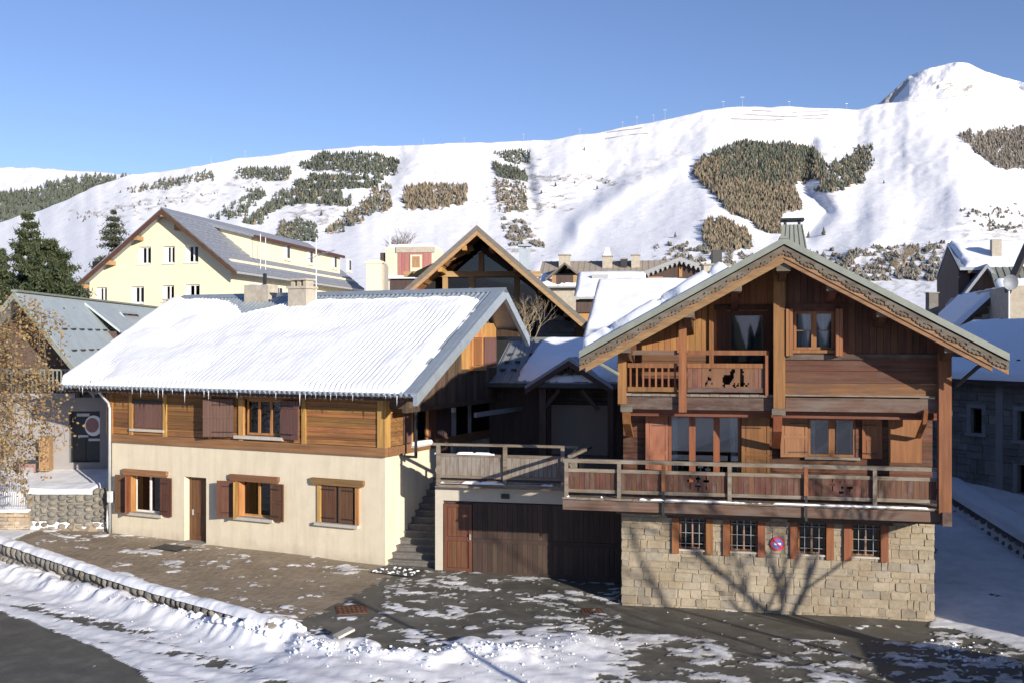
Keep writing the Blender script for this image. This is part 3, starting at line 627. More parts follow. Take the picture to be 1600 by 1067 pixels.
woods('fir_forest', [[(325,345),(395,299),(415,300),(372,345)],[(378,352),(425,312),(450,296),(545,300),(548,320),(440,320),(400,352)],[(460,284),(600,287),(575,296),(465,294)],[(480,276),(600,280),(600,283),(480,280)]], 3.8, 13, lambda x,y,r: r > .1, 4, 'rows of dark firs in slanting bands above the yellow building', .24, thin=.42)
woods('larch_forest', [[(505,366),(555,332),(585,300),(612,290),(612,322),(560,346),(530,362)]], 3.6, 13, lambda x,y,r: r > .6, 5, 'mixed brown and green wood climbing in a gully', .24, thin=.35)
woods('larch_forest', [[(630,300),(660,290),(733,291),(728,318),(690,326),(636,330)]], 3.3, 15, lambda x,y,r: r > .97, 6, 'brown larch patch alone in the middle of the slope', .2)
woods('fir_forest', [[(428,378),(440,348),(470,343),(493,352),(496,378)]], 3.6, 8, lambda x,y,r: (r > .3) | (x > 470), 7, 'green and yellow trees right behind the slate roof of the yellow building', .4)
woods('fir_forest', [[(770,240),(800,236),(828,238),(828,258),(795,256)],[(770,256),(820,268),(826,285),(775,276)]], 3.6, 12, lambda x,y,r: r > .05, 8, 'dark fir clump under the crest above the middle chalet', .24)
woods('larch_forest', [[(772,280),(822,288),(824,334),(775,332)]], 3.8, 10, lambda x,y,r: r > .75, 9, 'brown scrub below the dark fir clump', .3, thin=.42)
woods('larch_forest', [[(1080,265),(1120,238),(1165,224),(1240,229),(1278,238),(1290,262),(1285,282),(1236,286),(1244,312),(1252,328),(1212,334),(1190,348),(1140,335),(1112,300),(1092,285)]], 3.0, 15,
      lambda x,y,r: r < np.where(y < 250, .82, np.where((y < 285+(x-1140)*.12) & (x > 1125), .6, .14)), 10, 'large mixed fir and larch wood above the right chalet', .24)
woods('larch_forest', [[(1096,350),(1130,343),(1168,362),(1176,388),(1112,396),(1098,370)],[(1165,336),(1222,328),(1218,366),(1186,360)]], 3.2, 11, lambda x,y,r: r > .96, 11, 'brown larches just above the village roofs', .28)
woods('fir_forest', [[(1272,300),(1290,268),(1330,240),(1366,226),(1362,258),(1344,290),(1292,302)]], 3.6, 13, lambda x,y,r: r > .35, 12, 'dark wood on the far side of the gully', .26, thin=.3)
woods('bare_forest', [[(1498,214),(1560,207),(1600,202),(1700,198),(1700,270),(1560,264),(1530,244)]], 3.0, 14, lambda x,y,r: r > .9, 13, 'grey brown leafless wood at the right edge of the slope', .2, [M['greyl'], M['fir']])
def far3(px_, py_):
    W_ = (380-py_)/(380-poly(px_, [(-700,240),(-100,256),(0,262),(205,273),(420,300)])); D = 2300+1600*np.clip(W_,0,1); return (px_-800)/F*D, D*.985, H+(530-py_)/F*D*.985
woods('fir_forest', [[(-300,290),(0,302),(60,300),(100,284),(150,276),(215,276),(190,292),(60,340),(-300,400)]], 3.8, 24, lambda x,y,r: r > -1, 14, 'dark fir forest covering the far ridge on the left', .28, posf=far3, thin=.30)
woods('shrub_band', [[(560,310),(900,312),(905,318),(835,330)],[(835,276),(900,270),(960,284),(960,288),(870,282)],[(100,340),(420,282),(420,288),(120,352)],[(1500,330),(1600,318),(1600,365),(1540,362)],[(1020,385),(1110,380),(1210,410),(1040,420)],[(1240,400),(1480,380),(1480,440),(1300,440)],[(780,340),(815,345),(850,385),(800,390)]], 10., 6, lambda x,y,r: r > .75, 15, 'scattered shrubs and small trees on the open snow', .4, [M['greyl'], M['fir']], thin=.60)
# single small conifers standing alone on the snow
def cone_tree(parent, h, r, rs):
    m = MB(); m.tube([(0,0,0),(0,0,h*.5)], [h*.03, h*.015], 5); m.build('trunk', M['bark'], parent)
    c = MB(); K = 9
    for t in range(5):
        zb = h*(.1+.17*t); rr = r*(1-t*.17); vs = [(math.cos(6.283*k/K)*rr*rs.uniform(.7,1.2), math.sin(6.283*k/K)*rr*rs.uniform(.7,1.2), zb+rs.uniform(-.05,.02)*h) for k in range(K)]+[(0,0,min(h, zb+h*.33))]
        c.add(vs, [(k, (k+1) % K, K) for k in range(K)])
    c.build('crown', M['fir'], parent)
M['bark'] = plain('bark', (.12,.09,.07), .95, 0, .2, 8, .4)
rs = np.random.RandomState(3)
for (a, c, hp, lab) in ((913,236,7,'lone conifer high on the slope above the snow gully'),(1055,371,9,'lone small conifer between the middle chalet and the right chalet'),(1394,417,17,'dark little conifer beside bare trees right of the right chalet roof'),
                        (1381,288,7,'tiny conifer right of the gully wood'),(1263,372,11,'left one of two little conifers beside the wooden chimney'),(1287,368,14,'right one of two little conifers beside the wooden chimney'),
                        (868,292,8,'tiny conifer on the terraces left of the blue gully'),(898,290,8,'tiny conifer at the upper right of the terraces'),(933,296,7,'tiny conifer right of the terraces'),(846,303,7,'tiny conifer at the lower left of the terraces'),
                        (700,268,4,'small dot of a conifer on the open piste'),(502,337,9,'lone conifer on the snow above the slate roof')):
    x, y, z = [float(q) for q in m3(np.array([a*1.]), np.array([c*1.]))]; h = hp/F*y
    e = empty('small_conifer', (x, y, z-.3), lab, 'conifer', 'lone conifers on the slope'); cone_tree(e, h, h*.3, rs)
# chair-lift pylons and huts along the crest
k = 0
for (a, c, hp, lab) in ((330,258,12,'lift pylon at the left end of the crest'),(383,247,11,'second lift pylon from the left on the crest'),(662,227,9,'lift pylon above the brown larch patch'),(725,226,10,'lift pylon left of the middle chalet ridge'),(818,222,12,'lift pylon over the snow terraces'),(906,212,10,'lift pylon where the crest starts to rise'),
                        (973,200,9,'lift pylon on the rising crest'),(995,195,12,'tall lift pylon paired on the rising crest'),(1021,189,9,'short lift pylon right of the tall pair'),(1039,186,14,'tallest lift pylon on the rising crest'),(1130,171,12,'lift pylon at the left of the flat crest'),(1160,168,16,'broad topped lift pylon on the flat crest'),
                        (1233,168,9,'lift pylon above the large wood'),(1323,171,9,'lift pylon left of the snowy peak')):
    x, y, z = [float(q) for q in m3(np.array([a*1.]), np.array([c*1.]))]; h = hp/F*y
    e = empty('lift_pylon', (x, y, z-2), lab, 'ski lift pylon', 'ski lift pylons along the crest')
    MB().tube([(0,0,0),(0,0,h+2)], [.5,.3], 6).build('mast', M['zinc'], e); MB().box(-h*.2, h*.2, -.4, .4, h+1, h+1.7).build('crossarm', M['metal_b'], e)
for (pts, lab) in (((( 1142,187),(1200,189),(1290,186)), 'lowest avalanche barrier below the crest'), (((1160,180),(1230,184),(1296,180)), 'middle avalanche barrier below the crest'), (((1175,174),(1240,177),(1296,174)), 'upper avalanche barrier below the crest'),
                   (((945,218),(985,212),(1012,210)), 'short snow fence at the left of the crest rise'), (((948,208),(990,203),(1003,201)), 'upper short snow fence at the left of the crest rise')):
    P_ = [m3(np.array([p[0]*1.]), np.array([p[1]*1.])) for p in pts]; P_ = [tuple(float(v) for v in p) for p in P_]; m = MB()
    for p, q in zip(P_[:-1], P_[1:]): m.beam((p[0],p[1]-4,p[2]+.6), (q[0],q[1]-4,q[2]+.6), .4, 1.3)
    tag(m.build('snow_fence', M['greyl']), lab, 'snow fence', 'snow fences under the crest')
# ================================================================= THE BIG WOODEN CHALET ON THE RIGHT
R = Fr(3.05, 28.53, 1137)
RC = R.empty('wooden_chalet', 'large red brown timber chalet on a honey stone ground floor with carved balconies', 'chalet')
TF = -1.15
AX, AZ, SLP, EL, ERt = 4.25, 9.9, .552, -.82, 9.38
rz_ = lambda x: AZ-SLP*abs(x-AX)
und = lambda x: rz_(x)-.42
XL, XR = .0, 8.2
# ---- body behind the boards
m = MB(); m.prism([(XL+.06,2.6),(XR-.06,2.6),(XR-.06,und(XR)),(AX,und(AX)),(XL+.06,und(XL))], .42, 9.0); m.build('inner_wall', M['dkwood'], RC)
m = MB(); m.box(XL+.02, XR-.02, .13, 8.9, -.6, 2.62); m.build('ground_floor_core', M['mortar'], RC)
# ---- stone ground floor, stone by stone
wz = [(1051,1113),(1131,1194),(1236,1301),(1320,1386)]
wins = []
for a, b in wz:
    x0, x1 = R.X(a+10), R.X(b-10); wins.append((x0, x1, 1.62, 2.5))
rs = random.Random(5)
def stone(parent, x0, x1, z0, z1, y, dpt, mat, jit=.02, rnd=rs, gap=.005, nm='stone'):
    g = gap/2; J = lambda: rnd.uniform(-jit, jit)*.7
    o4 = [(x0+g+J(), z0+g+J()), (x1-g+J(), z0+g+J()), (x1-g+J(), z1-g+J()), (x0+g+J(), z1-g+J())]
    cx, cz = (x0+x1)/2, (z0+z1)/2; yo = y-rnd.uniform(0, .022); i4 = []
    # chamfered corners: an eight-sided face
    e8 = []
    for i in range(4):
        p, q = o4[i], o4[(i+1) % 4]; k1, k2 = rnd.uniform(.02,.12), rnd.uniform(.88,.98); 
        e8 += [(p[0]+(q[0]-p[0])*k1, p[1]+(q[1]-p[1])*k1), (p[0]+(q[0]-p[0])*k2, p[1]+(q[1]-p[1])*k2)]
    f8 = [(cx+(a-cx)*(1-.011/max(.05, abs(a-cx)+.01)), cz+(b-cz)*(1-.011/max(.05, abs(b-cz)+.01))) for a, b in e8]
    vs = [(a, y+dpt, b) for a, b in e8]+[(a, yo+.014, b) for a, b in e8]+[(a, yo+rnd.uniform(-.004,.004), b) for a, b in f8]
    n_ = 8; fs = [tuple(range(16, 24))]
    for k in (0, 8): fs += [(k+i, k+(i+1) % n_, k+8+(i+1) % n_, k+8+i) for i in range(n_)]
    m_ = MB(); m_.add(vs, fs); return m_.build(nm, mat, parent)
def stonewall(parent, x0, x1, z0, z1, y, mat, holes=(), ch=(.17,.32), cw=(.22,.62), dpt=.14, top=None, rnd=rs, lim=300, jit=.02):
    zb = sorted({z0, z1} | {v for h in holes for v in h[2:] if z0 < v < z1}); rows = []
    for a, b in zip(zb[:-1], zb[1:]):
        z = a
        while z < b-.02:
            h = rnd.uniform(*ch)
            if b-z-h < ch[0]*.8: h = b-z
            if h > ch[1]*1.5: h = h/2
            rows.append((z, z+h)); z += h
    cnt = 0
    for za, zc in rows:
        segs = [(x0, x1)]
        for h in holes:
            if h[2] < zc-.01 and h[3] > za+.01: segs = [s_ for q in segs for s_ in ((q[0], min(q[1], h[0])), (max(q[0], h[1]), q[1])) if s_[1]-s_[0] > .05]
        for a, b in segs:
            x = a
            while x < b-.01:
                w_ = rnd.uniform(*cw)
                if b-x-w_ < cw[0]*.8: w_ = b-x
                if top and za > min(top(x), top(x+w_))-.08: x += w_; continue
                zt = min(zc, min(top(x), top(x+w_))) if top else zc
                if w_ > .38 and zc-za > .24 and rnd.random() < .22:
                    zm = za+(zc-za)*rnd.uniform(.4,.6); stone(parent, x, x+w_, za, zm, y, dpt, mat, jit, rnd); stone(parent, x, x+w_, zm, zt, y, dpt, mat, jit, rnd); cnt += 2
                else: stone(parent, x, x+w_, za, zt, y, dpt, mat, jit, rnd); cnt += 1
                x += w_
    return cnt
stonewall(RC, XL, XR, -.35, 2.78, 0, M['stone'], [(a-.02, b+.02, c, 3.) for a, b, c, d in wins], ch=(.11,.25), cw=(.13,.50), jit=.025)
holewall(RC, 'pointing', M['mortar'], XL+.01, XR-.01, -.4, 2.78, .012, .11, [(a, b, c, 2.6) for a, b, c, d in wins])
part('stone_wall_return', M['stone'], RC, (XR-.03, XR+.0, .14, 8.8, -.4, 2.7))
for i, (a, b, c, d) in enumerate(wins):
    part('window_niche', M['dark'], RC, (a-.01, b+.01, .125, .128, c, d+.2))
    w_ = window(RC, a+.02, b-.02, c+.03, d, .09, 2, M['rw_post'], .04, 0, M['glass_dark'], backing=False)
    part('sill', M['sill'], w_, (a, b, -.04, .09, c-.03, c+.02))
    g = MB()
    for k in range(3): x = a+(b-a)*(k+1)/4; g.tube([(x, .02, c+.05), (x, .02, d)], .009, 6)
    for k in range(3): z = c+(d-c)*(k+.6)/3; g.tube([(a, .02, z), (b, .02, z)], .009, 6)
    g.build('window_grille', M['iron'], w_)
    for x in (a-.19, b): part('jamb_post', M['rw_shut'], w_, (x, x+.19, -.075, .02, c-.1, d+.02))
for a, b in ((wins[0][0]-.32, wins[1][1]+.33), (wins[2][0]-.25, wins[3][1]+.3)): part('lintel', M['rw_beam'], RC, (a, b, -.11, .05, 2.5, 2.72))
# no-parking sign on the stones
sx, sz = R.pl(1215, 849, -.05)
sg = R.empty('no_parking_sign', 'round red rimmed no parking sign on the stone wall between the barred windows', 'sign', dx=sx, dy=-.055, dz=sz)
def disc(r, y, n=28, y2=None): return [(r*math.cos(6.2832*k/n), y, r*math.sin(6.2832*k/n)) for k in range(n)]
m = MB(); m.add(disc(.185, 0)+disc(.185, .02), [tuple(range(28))]+[(i, 28+i, 28+(i+1) % 28, (i+1) % 28) for i in range(28)]); m.build('sign_plate', M['red'], sg)
m = MB(); m.add(disc(.14, -.003), [tuple(range(28))]); m.build('sign_face', M['signblue'], sg)
m = MB(); m.beam((-.1,-.006,.1), (.1,-.006,-.1), .03, .035); m.build('sign_bar', M['red'], sg)
m = MB(); m.box(-.09,.09,-.008,-.005,-.028,.028); m.build('sign_plaque', M['white'], sg)
# ---- lower storey wall (behind the lower balcony)
D1 = 3.17                         # lower balcony deck
fd = (R.X(1045), R.X(1157), D1+.02, R.Z(1100,648)); rw = (R.X(1263), R.X(1337), R.Z(1300,713), R.Z(1300,653))
planks(RC, 'plank', 'h', XL+.05, XR-.05, D1-.1, 5.56, .0, .21, M['rw_h'], [fd, rw], th=.04)
w_ = window(RC, fd[0], fd[1], fd[2], fd[3], .03, 3, M['rw_shut'], .07, 0, M['glass'], [(.03,.12),(.86,.97)], mid=.17)
w_ = window(RC, rw[0], rw[1], rw[2], rw[3], .03, 2, M['rw_shut'], .06, 0, M['glass'], [(.04,.16),(.90,.97)], mid=.16)
part('sill', M['rail'], w_, (rw[0]-.1, rw[1]+.1, -.12, .03, rw[2]-.07, rw[2]))
part('door_lintel', M['rw_beam'], RC, (fd[0]-.15, fd[1]+.15, -.06, .0, fd[3], fd[3]+.16))
shutter(RC, fd[0]-.03, -.03, D1+.1, fd[3]+.03, .62, 14, -1, M['rw_shut']); shutter(RC, fd[1]+.03, -.03, D1+.1, fd[3], .74, 3, 1, M['rw_shut'])
shutter(RC, rw[0]-.03, -.03, rw[2]-.02, rw[3]+.02, .72, 10, -1, M['rw_shut']); shutter(RC, rw[1]+.16, -.03, rw[2]-.02, rw[3], .5, 3, 1, M['rw_shut'])
for a, b in ((1388,1440),): part('sunlit_wall_panel', M['rw_shut'], RC, (R.X(a), R.X(b), -.03, -.002, R.Z(1400,722), R.Z(1400,655)))  # orange-brown sheet paints the sun on this plain stretch of wall
# ---- upper storey: board band and loggia wall flush with the balcony front
D2 = 5.97
wu = (R.X(1241,TF), R.X(1303,TF), R.Z(1270,546,TF), R.Z(1270,487,TF)); XC = R.X(1218,TF)
planks(RC, 'plank', 'h', XC+.05, XR-.12, D2, 6.9, TF, .30, M['rw_hb'], th=.05)
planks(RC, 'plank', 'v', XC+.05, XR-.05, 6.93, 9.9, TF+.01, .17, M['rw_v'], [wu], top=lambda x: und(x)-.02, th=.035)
part('trim_board', M['rw_beam'], RC, (XC+.1, XR-.1, TF-.05, TF, 6.88, 7.02)); part('trim_board', M['rail'], RC, (XC+.1, XR-.2, TF-.06, TF, D2-.03, D2+.01))
part('trim_board', M['rw_v'], RC, (XC+.1, R.X(1330,TF), TF-.03, TF, wu[3]+.08, wu[3]+.2))
part('loggia_side_wall', M['rw_v'], RC, (XC, XC+.06, TF+.04, .4, D2-.4, und(XC)))
part('loggia_core', M['dkwood'], RC, (XC+.1, XR-.1, TF+.55, .4, D2-.3, 7.1))
w_ = window(RC, wu[0], wu[1], wu[2], wu[3], TF+.02, 2, M['rw_post'], .06, 1, M['glass'], [(.1,.44),(.56,.9)], mid=.13)
part('sill', M['rw_post'], w_, (wu[0]-.15, wu[1]+.2, TF-.12, TF+.02, wu[2]-.09, wu[2]-.01))
for x, wd in ((wu[0]-.22, .17), (wu[1]+.02, .17)):
    o = part('folded_shutter', M['rw_shut'], w_, (x, x+wd*.45, TF-.30, TF-.01, wu[2]-.16, wu[3]+.06), (x+wd*.5, x+wd, TF-.28, TF-.01, wu[2]-.16, wu[3]+.06))
# left gable wall behind the upper balcony (vertical boards, horizontal ones low down)
ud = (R.X(1135), R.X(1200), D2+.02, R.Z(1165,486))
planks(RC, 'plank', 'h', XL+.15, XC, D2-.3, 7.0, .0, .2, M['rw_hb'], [ud], th=.04)
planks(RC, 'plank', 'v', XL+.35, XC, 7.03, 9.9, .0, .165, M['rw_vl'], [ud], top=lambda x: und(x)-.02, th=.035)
w_ = window(RC, ud[0], ud[1], ud[2], ud[3], .03, 1, M['rw_v'], .13, 0, M['glass'], name='balcony_door')
part('door_casing', M['rw_v'], RC, (ud[0]-.25, ud[0], -.05, .02, D2, ud[3]+.12), (ud[1], XC, -.05, .02, D2, ud[3]+.12), (ud[0]-.3, XC, -.06, .02, ud[3]+.02, ud[3]+.16))
part('corner_post', M['rw_post'], RC, (R.X(1110)-.03, R.X(1110)+.09, -.09, .0, D2, und(R.X(1110))))
# ---- posts in the balcony plane
def post(x, w__, z0, z1, y=TF, mat=None, d=.2): return part('post', mat or M['rw_post'], RC, (x-w__/2, x+w__/2, y-d, y, z0, z1))
post(R.X(1217,TF), .29, R.Z(1217,637,TF), und(XC)-.05, d=.26); post(R.X(1067,TF), .2, R.Z(1067,643,TF), und(R.X(1067,TF))-.1, d=.2)
post(R.X(973,TF), .22, R.Z(973,630,TF), und(R.X(973,TF))-.05, d=.2); post(R.X(1474,TF), .30, 3.05, und(8.2)-.05, d=.24)
parts('post_base', M['carved'], RC, (XC-.2, XC+.14, TF-.24, TF, R.Z(1217,640,TF)-.12, R.Z(1217,637,TF)-.005), (R.X(979,TF)-.14, R.X(979,TF)+.16, TF-.2, TF, R.Z(973,642,TF), R.Z(973,630,TF)-.005), (8.08, 8.36, TF-.23, TF, R.Z(1474,648,TF), R.Z(1474,640,TF)))
def bracket(x, z1, h, w__=.2, y0=TF-.02):     # curved brace leaning back to the wall
    pr = [(y0-.17, z1), (y0+.05, z1), (y0+.16, z1-h*.35), (-.06, z1-h), (-.30, z1-h*1.0), (y0+.02, z1-h*.45)]
    m = MB(); m.prismx([(a, b) for a, b in pr], x-w__/2, x+w__/2); return m.build('bracket', M['rw_shut'], RC)
bracket(XC-.05, R.Z(1217,642,TF)-.1, .95, .22); bracket(R.X(979,TF), R.Z(973,642,TF), .75, .2); bracket(R.X(1445,TF), R.Z(1445,640,TF), .8, .1)
# ---- lower balcony
DL = R.X(880,TF)
for i in range(26):      # deck boards run out towards the front
    x0 = DL+(8.3-DL)*i/26; part('deck_board', M['rail'], RC, (x0+.004, x0+(8.3-DL)/26-.004, TF-.16, .0 if x0 > -.2 else 1.9, D1-.06+random.uniform(-.006,.006), D1))
part('front_beam', M['rw_beam'], RC, (DL, 8.33, TF-.08, TF+.1, 2.82, 3.09))
part('front_beam', M['rw_beam'], RC, (-.05, 8.2, TF+.2, TF+.35, 2.72, 3.0))
part('corner_beam', M['rw_beam'], RC, (8.12, 8.34, TF-.3, .1, 2.76, 3.1))
for i in range(10): x = -.9+i*.98; part('joist', M['rw_beam'], RC, (x, x+.12, TF+.1, .2, 2.84, 3.08))
def railing(x0, x1, y, zr, posts, mats, board, post_w=.10, z=(1.0,.92,.76,.67,.21,.12), bw=.14, skip=()):
    """z: heights over the deck: top rail, its underside, middle rail, its underside, bottom rail top and underside"""
    part('top_rail', mats, RC, (x0-.02, x1+.02, y-.07, y+.07, zr+z[1], zr+z[0]+.02)); part('middle_rail', mats, RC, (x0, x1, y-.035, y+.035, zr+z[3], zr+z[2]))
    part('bottom_rail', mats, RC, (x0, x1, y-.035, y+.035, zr+z[5], zr+z[4]))
    for px_ in posts: part('railing_post', mats, RC, (px_-post_w/2, px_+post_w/2, y-.10, y-.036, zr-.03, zr+z[1]))
    n_ = round((x1-x0)/bw)
    for i in range(n_):
        a = x0+(x1-x0)*i/n_; b = x0+(x1-x0)*(i+1)/n_
        if any(s_[0] < (a+b)/2 < s_[1] for s_ in skip): continue
        j = random.uniform(-.004, .004); part('railing_board', board, RC, (a+.004, b-.004, y-.012+j, y+.012+j, zr+z[5]+.02, zr+z[2]-.02))
def cutboard(name, x0, x1, z0, z1, y, mat, parent, bmp):
    """boards with a sawn-out motif: the cells marked # are left open"""
    R_ = len(bmp); C_ = len(bmp[0]); m = MB(); dx, dz = (x1-x0)/C_, (z1-z0)/R_
    for r, row in enumerate(bmp):
        c = 0
        while c < C_:
            if row[c] == '#': c += 1; continue
            e = c
            while e < C_ and row[e] != '#': e += 1
            m.box(x0+c*dx, x0+e*dx, y-.012, y+.012, z1-(r+1)*dz, z1-r*dz); c = e
    return m.build(name, mat, parent)
cross = ['..........................','......#......#......#.....','......#....#####....#.....','....#####....#....#####...','......#......#......#.....','......#....#####....#.....','......#......#......#.....','.............#............','..........................']
flow = ['..........................','.....#....................','.....#.....##..##.........','...#####.....##.....#.....','.....#.......##...#####...','.....#..............#.....','...........####...........','..........................','..........................']
YR = TF-.04
k1 = (R.X(1068,TF), R.X(1112,TF)); k2 = (R.X(1292,TF), R.X(1336,TF))
railing(DL+.03, 8.03, YR, D1, [R.X(a, TF) for a in (886, 968, 1140, 1366)], M['rail'], M['rail_w'], skip=(k1, k2))
cutboard('carved_panel', k1[0]-.02, k1[1]+.02, D1+.16, D1+.74, YR, M['rail_w'], RC, cross); cutboard('carved_panel', k2[0]-.02, k2[1]+.02, D1+.16, D1+.74, YR, M['rail_w'], RC, flow)
for a in (1037, 1259): x = R.X(a,TF); part('metal_stay', M['dkmetal'], RC, (x-.03, x+.03, YR-.13, YR-.105, 2.75, D1+.22)); part('railing_post', M['rw_shut'], RC, (x-.05, x+.05, YR-.10, YR-.036, D1+.2, D1+.95))
# left return of the lower balcony
for zz in ((1.0,.92),(.76,.67),(.21,.12)): part('return_rail', M['rail'], RC, (DL-.02, DL+.05, YR+.08, 1.75, D1+zz[1], D1+zz[0]))
for i in range(20): part('return_board', M['rail_g'], RC, (DL+.0, DL+.025, YR+.1+i*.14, YR+.1+i*.14+.132, D1+.14, D1+.74))
part('side_beam', M['rail'], RC, (DL, DL+.14, TF+.1, 1.9, 2.82, 3.09))
# ---- upper balcony
UL = R.X(973,TF)
part('front_beam', M['rw_beam'], RC, (UL-.08, XC-.12, TF-.04, TF+.1, 5.55, 5.90)); part('front_beam', M['rw_beam'], RC, (XC+.15, 8.06, TF-.04, TF+.1, 5.55, 5.90))
part('under_beam', M['rw_h'], RC, (UL, 8.1, TF+.3, TF+.5, 5.35, 5.62))
for i in range(16):
    x0 = UL+(XC-UL)*i/16; part('deck_board', M['rail'], RC, (x0+.004, x0+(XC-UL)/16-.004, TF-.12, .0, 5.905, 5.965+random.uniform(-.005,.008)))
part('balcony_ceiling', M['soffit'], RC, (XL, 8.1, TF+.1, .0, 5.62, 5.66))
z2 = (1.14,1.02,.80,.68,.17,.05)
xa, xb = R.X(981,TF), R.X(1058,TF)
part('top_rail', M['rw_beam'], RC, (xa, xb, YR-.05, YR+.06, D2+z2[1], D2+z2[0])); part('middle_rail', M['rw_post'], RC, (xa, xb, YR-.04, YR+.04, D2+z2[3], D2+z2[2])); part('bottom_rail', M['rw_post'], RC, (xa, xb, YR-.04, YR+.04, D2+z2[5], D2+z2[4]))
for i in range(8): x = R.X(983+i*9.9,TF)+.02; part('baluster', M['rw_post'], RC, (x, x+.045, YR-.022, YR+.022, D2+z2[4], D2+z2[3]))
xa, xb = R.X(1074,TF), R.X(1201,TF); km = (R.X(1096,TF), R.X(1178,TF))
part('top_rail', M['rw_post'], RC, (xa, xb, YR-.06, YR+.06, D2+z2[1], D2+z2[0])); part('middle_rail', M['rw_post'], RC, (xa, xb, YR-.04, YR+.04, D2+z2[3], D2+z2[2])); part('bottom_rail', M['rw_beam'], RC, (xa, xb, YR-.04, YR+.04, D2+z2[5], D2+z2[4]))
part('railing_post', M['rw_post'], RC, (xb-.09, xb, YR-.1, YR-.045, D2-.02, D2+z2[1]))
n_ = 16
for i in range(n_):
    a = xa+(xb-xa)*i/n_; b = xa+(xb-xa)*(i+1)/n_
    if km[0] < (a+b)/2 < km[1]: continue
    part('railing_board', M['rail_o'], RC, (a+.004, b-.004, YR-.012, YR+.012, D2+.1, D2+.76))
marm = ['..........................................','...............................##.........','......##................###....##.........','......##...............####....###........','.......................###.....##.........','......#...........########.....###........','.....###.........#########.....###........','.....###.........########......###........','....#............#######.......###........','...##...#.........#####...#..#.####..#....','...#.............##......##.##.###.##.....','..................#.......##..............','..........................................']
cutboard('carved_panel', km[0], km[1], D2+.1, D2+.76, YR, M['rail_o'], RC, marm)
# side rail of the upper balcony, left end
for zz in ((1.14,1.02),(.8,.68),(.17,.05)): part('return_rail', M['rw_post'], RC, (UL-.14, UL-.06, YR, .0, D2+zz[1], D2+zz[0]))
for i in range(6): part('return_baluster', M['rw_post'], RC, (UL-.12, UL-.08, YR+.15+i*.16, YR+.2+i*.16, D2+.17, D2+.68))
# ---- roof
YF, YB = -2.6, 9.2
for sgn, xe in ((-1, EL), (1, ERt)):
    m = MB(); a, b = (xe, AX) if sgn < 0 else (AX, xe)
    m.slab((a,YF,rz_(a)), (b,YF,rz_(b)), (b,YB,rz_(b)), (a,YB,rz_(a)), .17); m.build('roof_sheet', M['metal_g'], RC)
    # pierced and scalloped verge board
    L_ = abs(xe-AX)/math.cos(math.atan(SLP)); nx_ = int(L_/.034); cx_, cz_ = (AX-xe)/L_, (rz_(AX)-rz_(xe))/L_; mm = MB(); hb = .23; nr = 9
    for i in range(nx_):
        u0, u1 = i*L_/nx_, (i+1)*L_/nx_; ph = (u0 % .62)/.62; drop = hb*(.72+.28*abs(math.sin(math.pi*ph))) - (.03 if (i % 3 == 0) else 0)
        for r in range(nr):
            q0, q1 = hb*r/nr, min(drop, hb*(r+1)/nr)
            if q1 <= q0: continue
            pc = ph; cut = (r in (4,5) and .10 < pc < .30) or (r == 5 and .36 < pc < .50) or (r in (3,4) and .70 < pc < .78)
            if cut: continue
            P = lambda u_, q: (xe+cx_*u_, rz_(xe)+cz_*u_-.18/ math.cos(math.atan(SLP))*1.0-q)
            (a1,b1),(a2,b2),(a3,b3),(a4,b4) = P(u0,q0),P(u1,q0),P(u1,q1),P(u0,q1)
            mm.add([(a1,YF+.05,b1),(a2,YF+.05,b2),(a3,YF+.05,b3),(a4,YF+.05,b4),(a1,YF+.08,b1),(a2,YF+.08,b2),(a3,YF+.08,b3),(a4,YF+.08,b4)], [(0,1,2,3),(7,6,5,4),(0,4,5,1),(2,6,7,3)])
    mm.build('carved_verge_board', M['carved'], RC)
    mv = MB(); xi = xe+ (.15 if sgn < 0 else -.35); mv.slab((min(xi,AX),YF+.12,rz_(min(xi,AX))-.38), (max(xi,AX),YF+.12,rz_(max(xi,AX))-.38), (max(xi,AX),YF+.30,rz_(max(xi,AX))-.38), (min(xi,AX),YF+.30,rz_(min(xi,AX))-.38), .24); mv.build('verge_beam', M['rw_verge'], RC)
    mb = MB(); mb.slab((a,YF+.085,rz_(a)-.2), (b,YF+.085,rz_(b)-.2), (b,YF+.11,rz_(b)-.2), (a,YF+.11,rz_(a)-.2), .30); mb.build('backing_board', M['rw_verge'], RC)
    # boards of the soffit run along the ridge direction
    n_ = 22
    for i in range(n_):
        x0 = a+(b-a)*i/n_; x1 = a+(b-a)*(i+1)/n_; ms = MB()
        ms.slab((x0+.006,YF+.1,rz_(x0)-.2), (x1-.006,YF+.1,rz_(x1)-.2), (x1-.006,.4,rz_(x1)-.2), (x0+.006,.4,rz_(x0)-.2), .03); ms.build('soffit_board', M['soffit'], RC)
    for y in (YF+.9, YF+1.7, -.2):
        mr = MB(); mr.slab((a,y,rz_(a)-.235), (b,y,rz_(b)-.235), (b,y+.1,rz_(b)-.235), (a,y+.1,rz_(a)-.235), .14); mr.build('rafter', M['soffit'], RC)
part('ridge_cap', M['metal_g'], RC, (AX-.1, AX+.1, YF-.02, YB, AZ-.04, AZ+.02))
for x in (4.25, 3.07, 5.44, 1.9, 6.61, .30, 8.16):
    zt = rz_(x)-.39 if x != 4.25 else AZ-.55
    o = MB().box(x-.14, x+.14, YF+.32, .3, zt-.30, zt).build('purlin', M['rw_v'], RC)
    MB().box(x-.17, x+.17, YF+.22, YF+.318, zt-.27, zt+.02).build('purlin_end', M['carved'], o)
    m = MB(); m.prismx([(YF+.45, zt-.302), (.0, zt-.302), (.0, zt-.85 if x in (4.25,.30,8.16) else zt-.7), (-.35, zt-.62), (YF+.9, zt-.45)], x-.09, x+.09); m.build('purlin_corbel', M['rw_v'], RC)
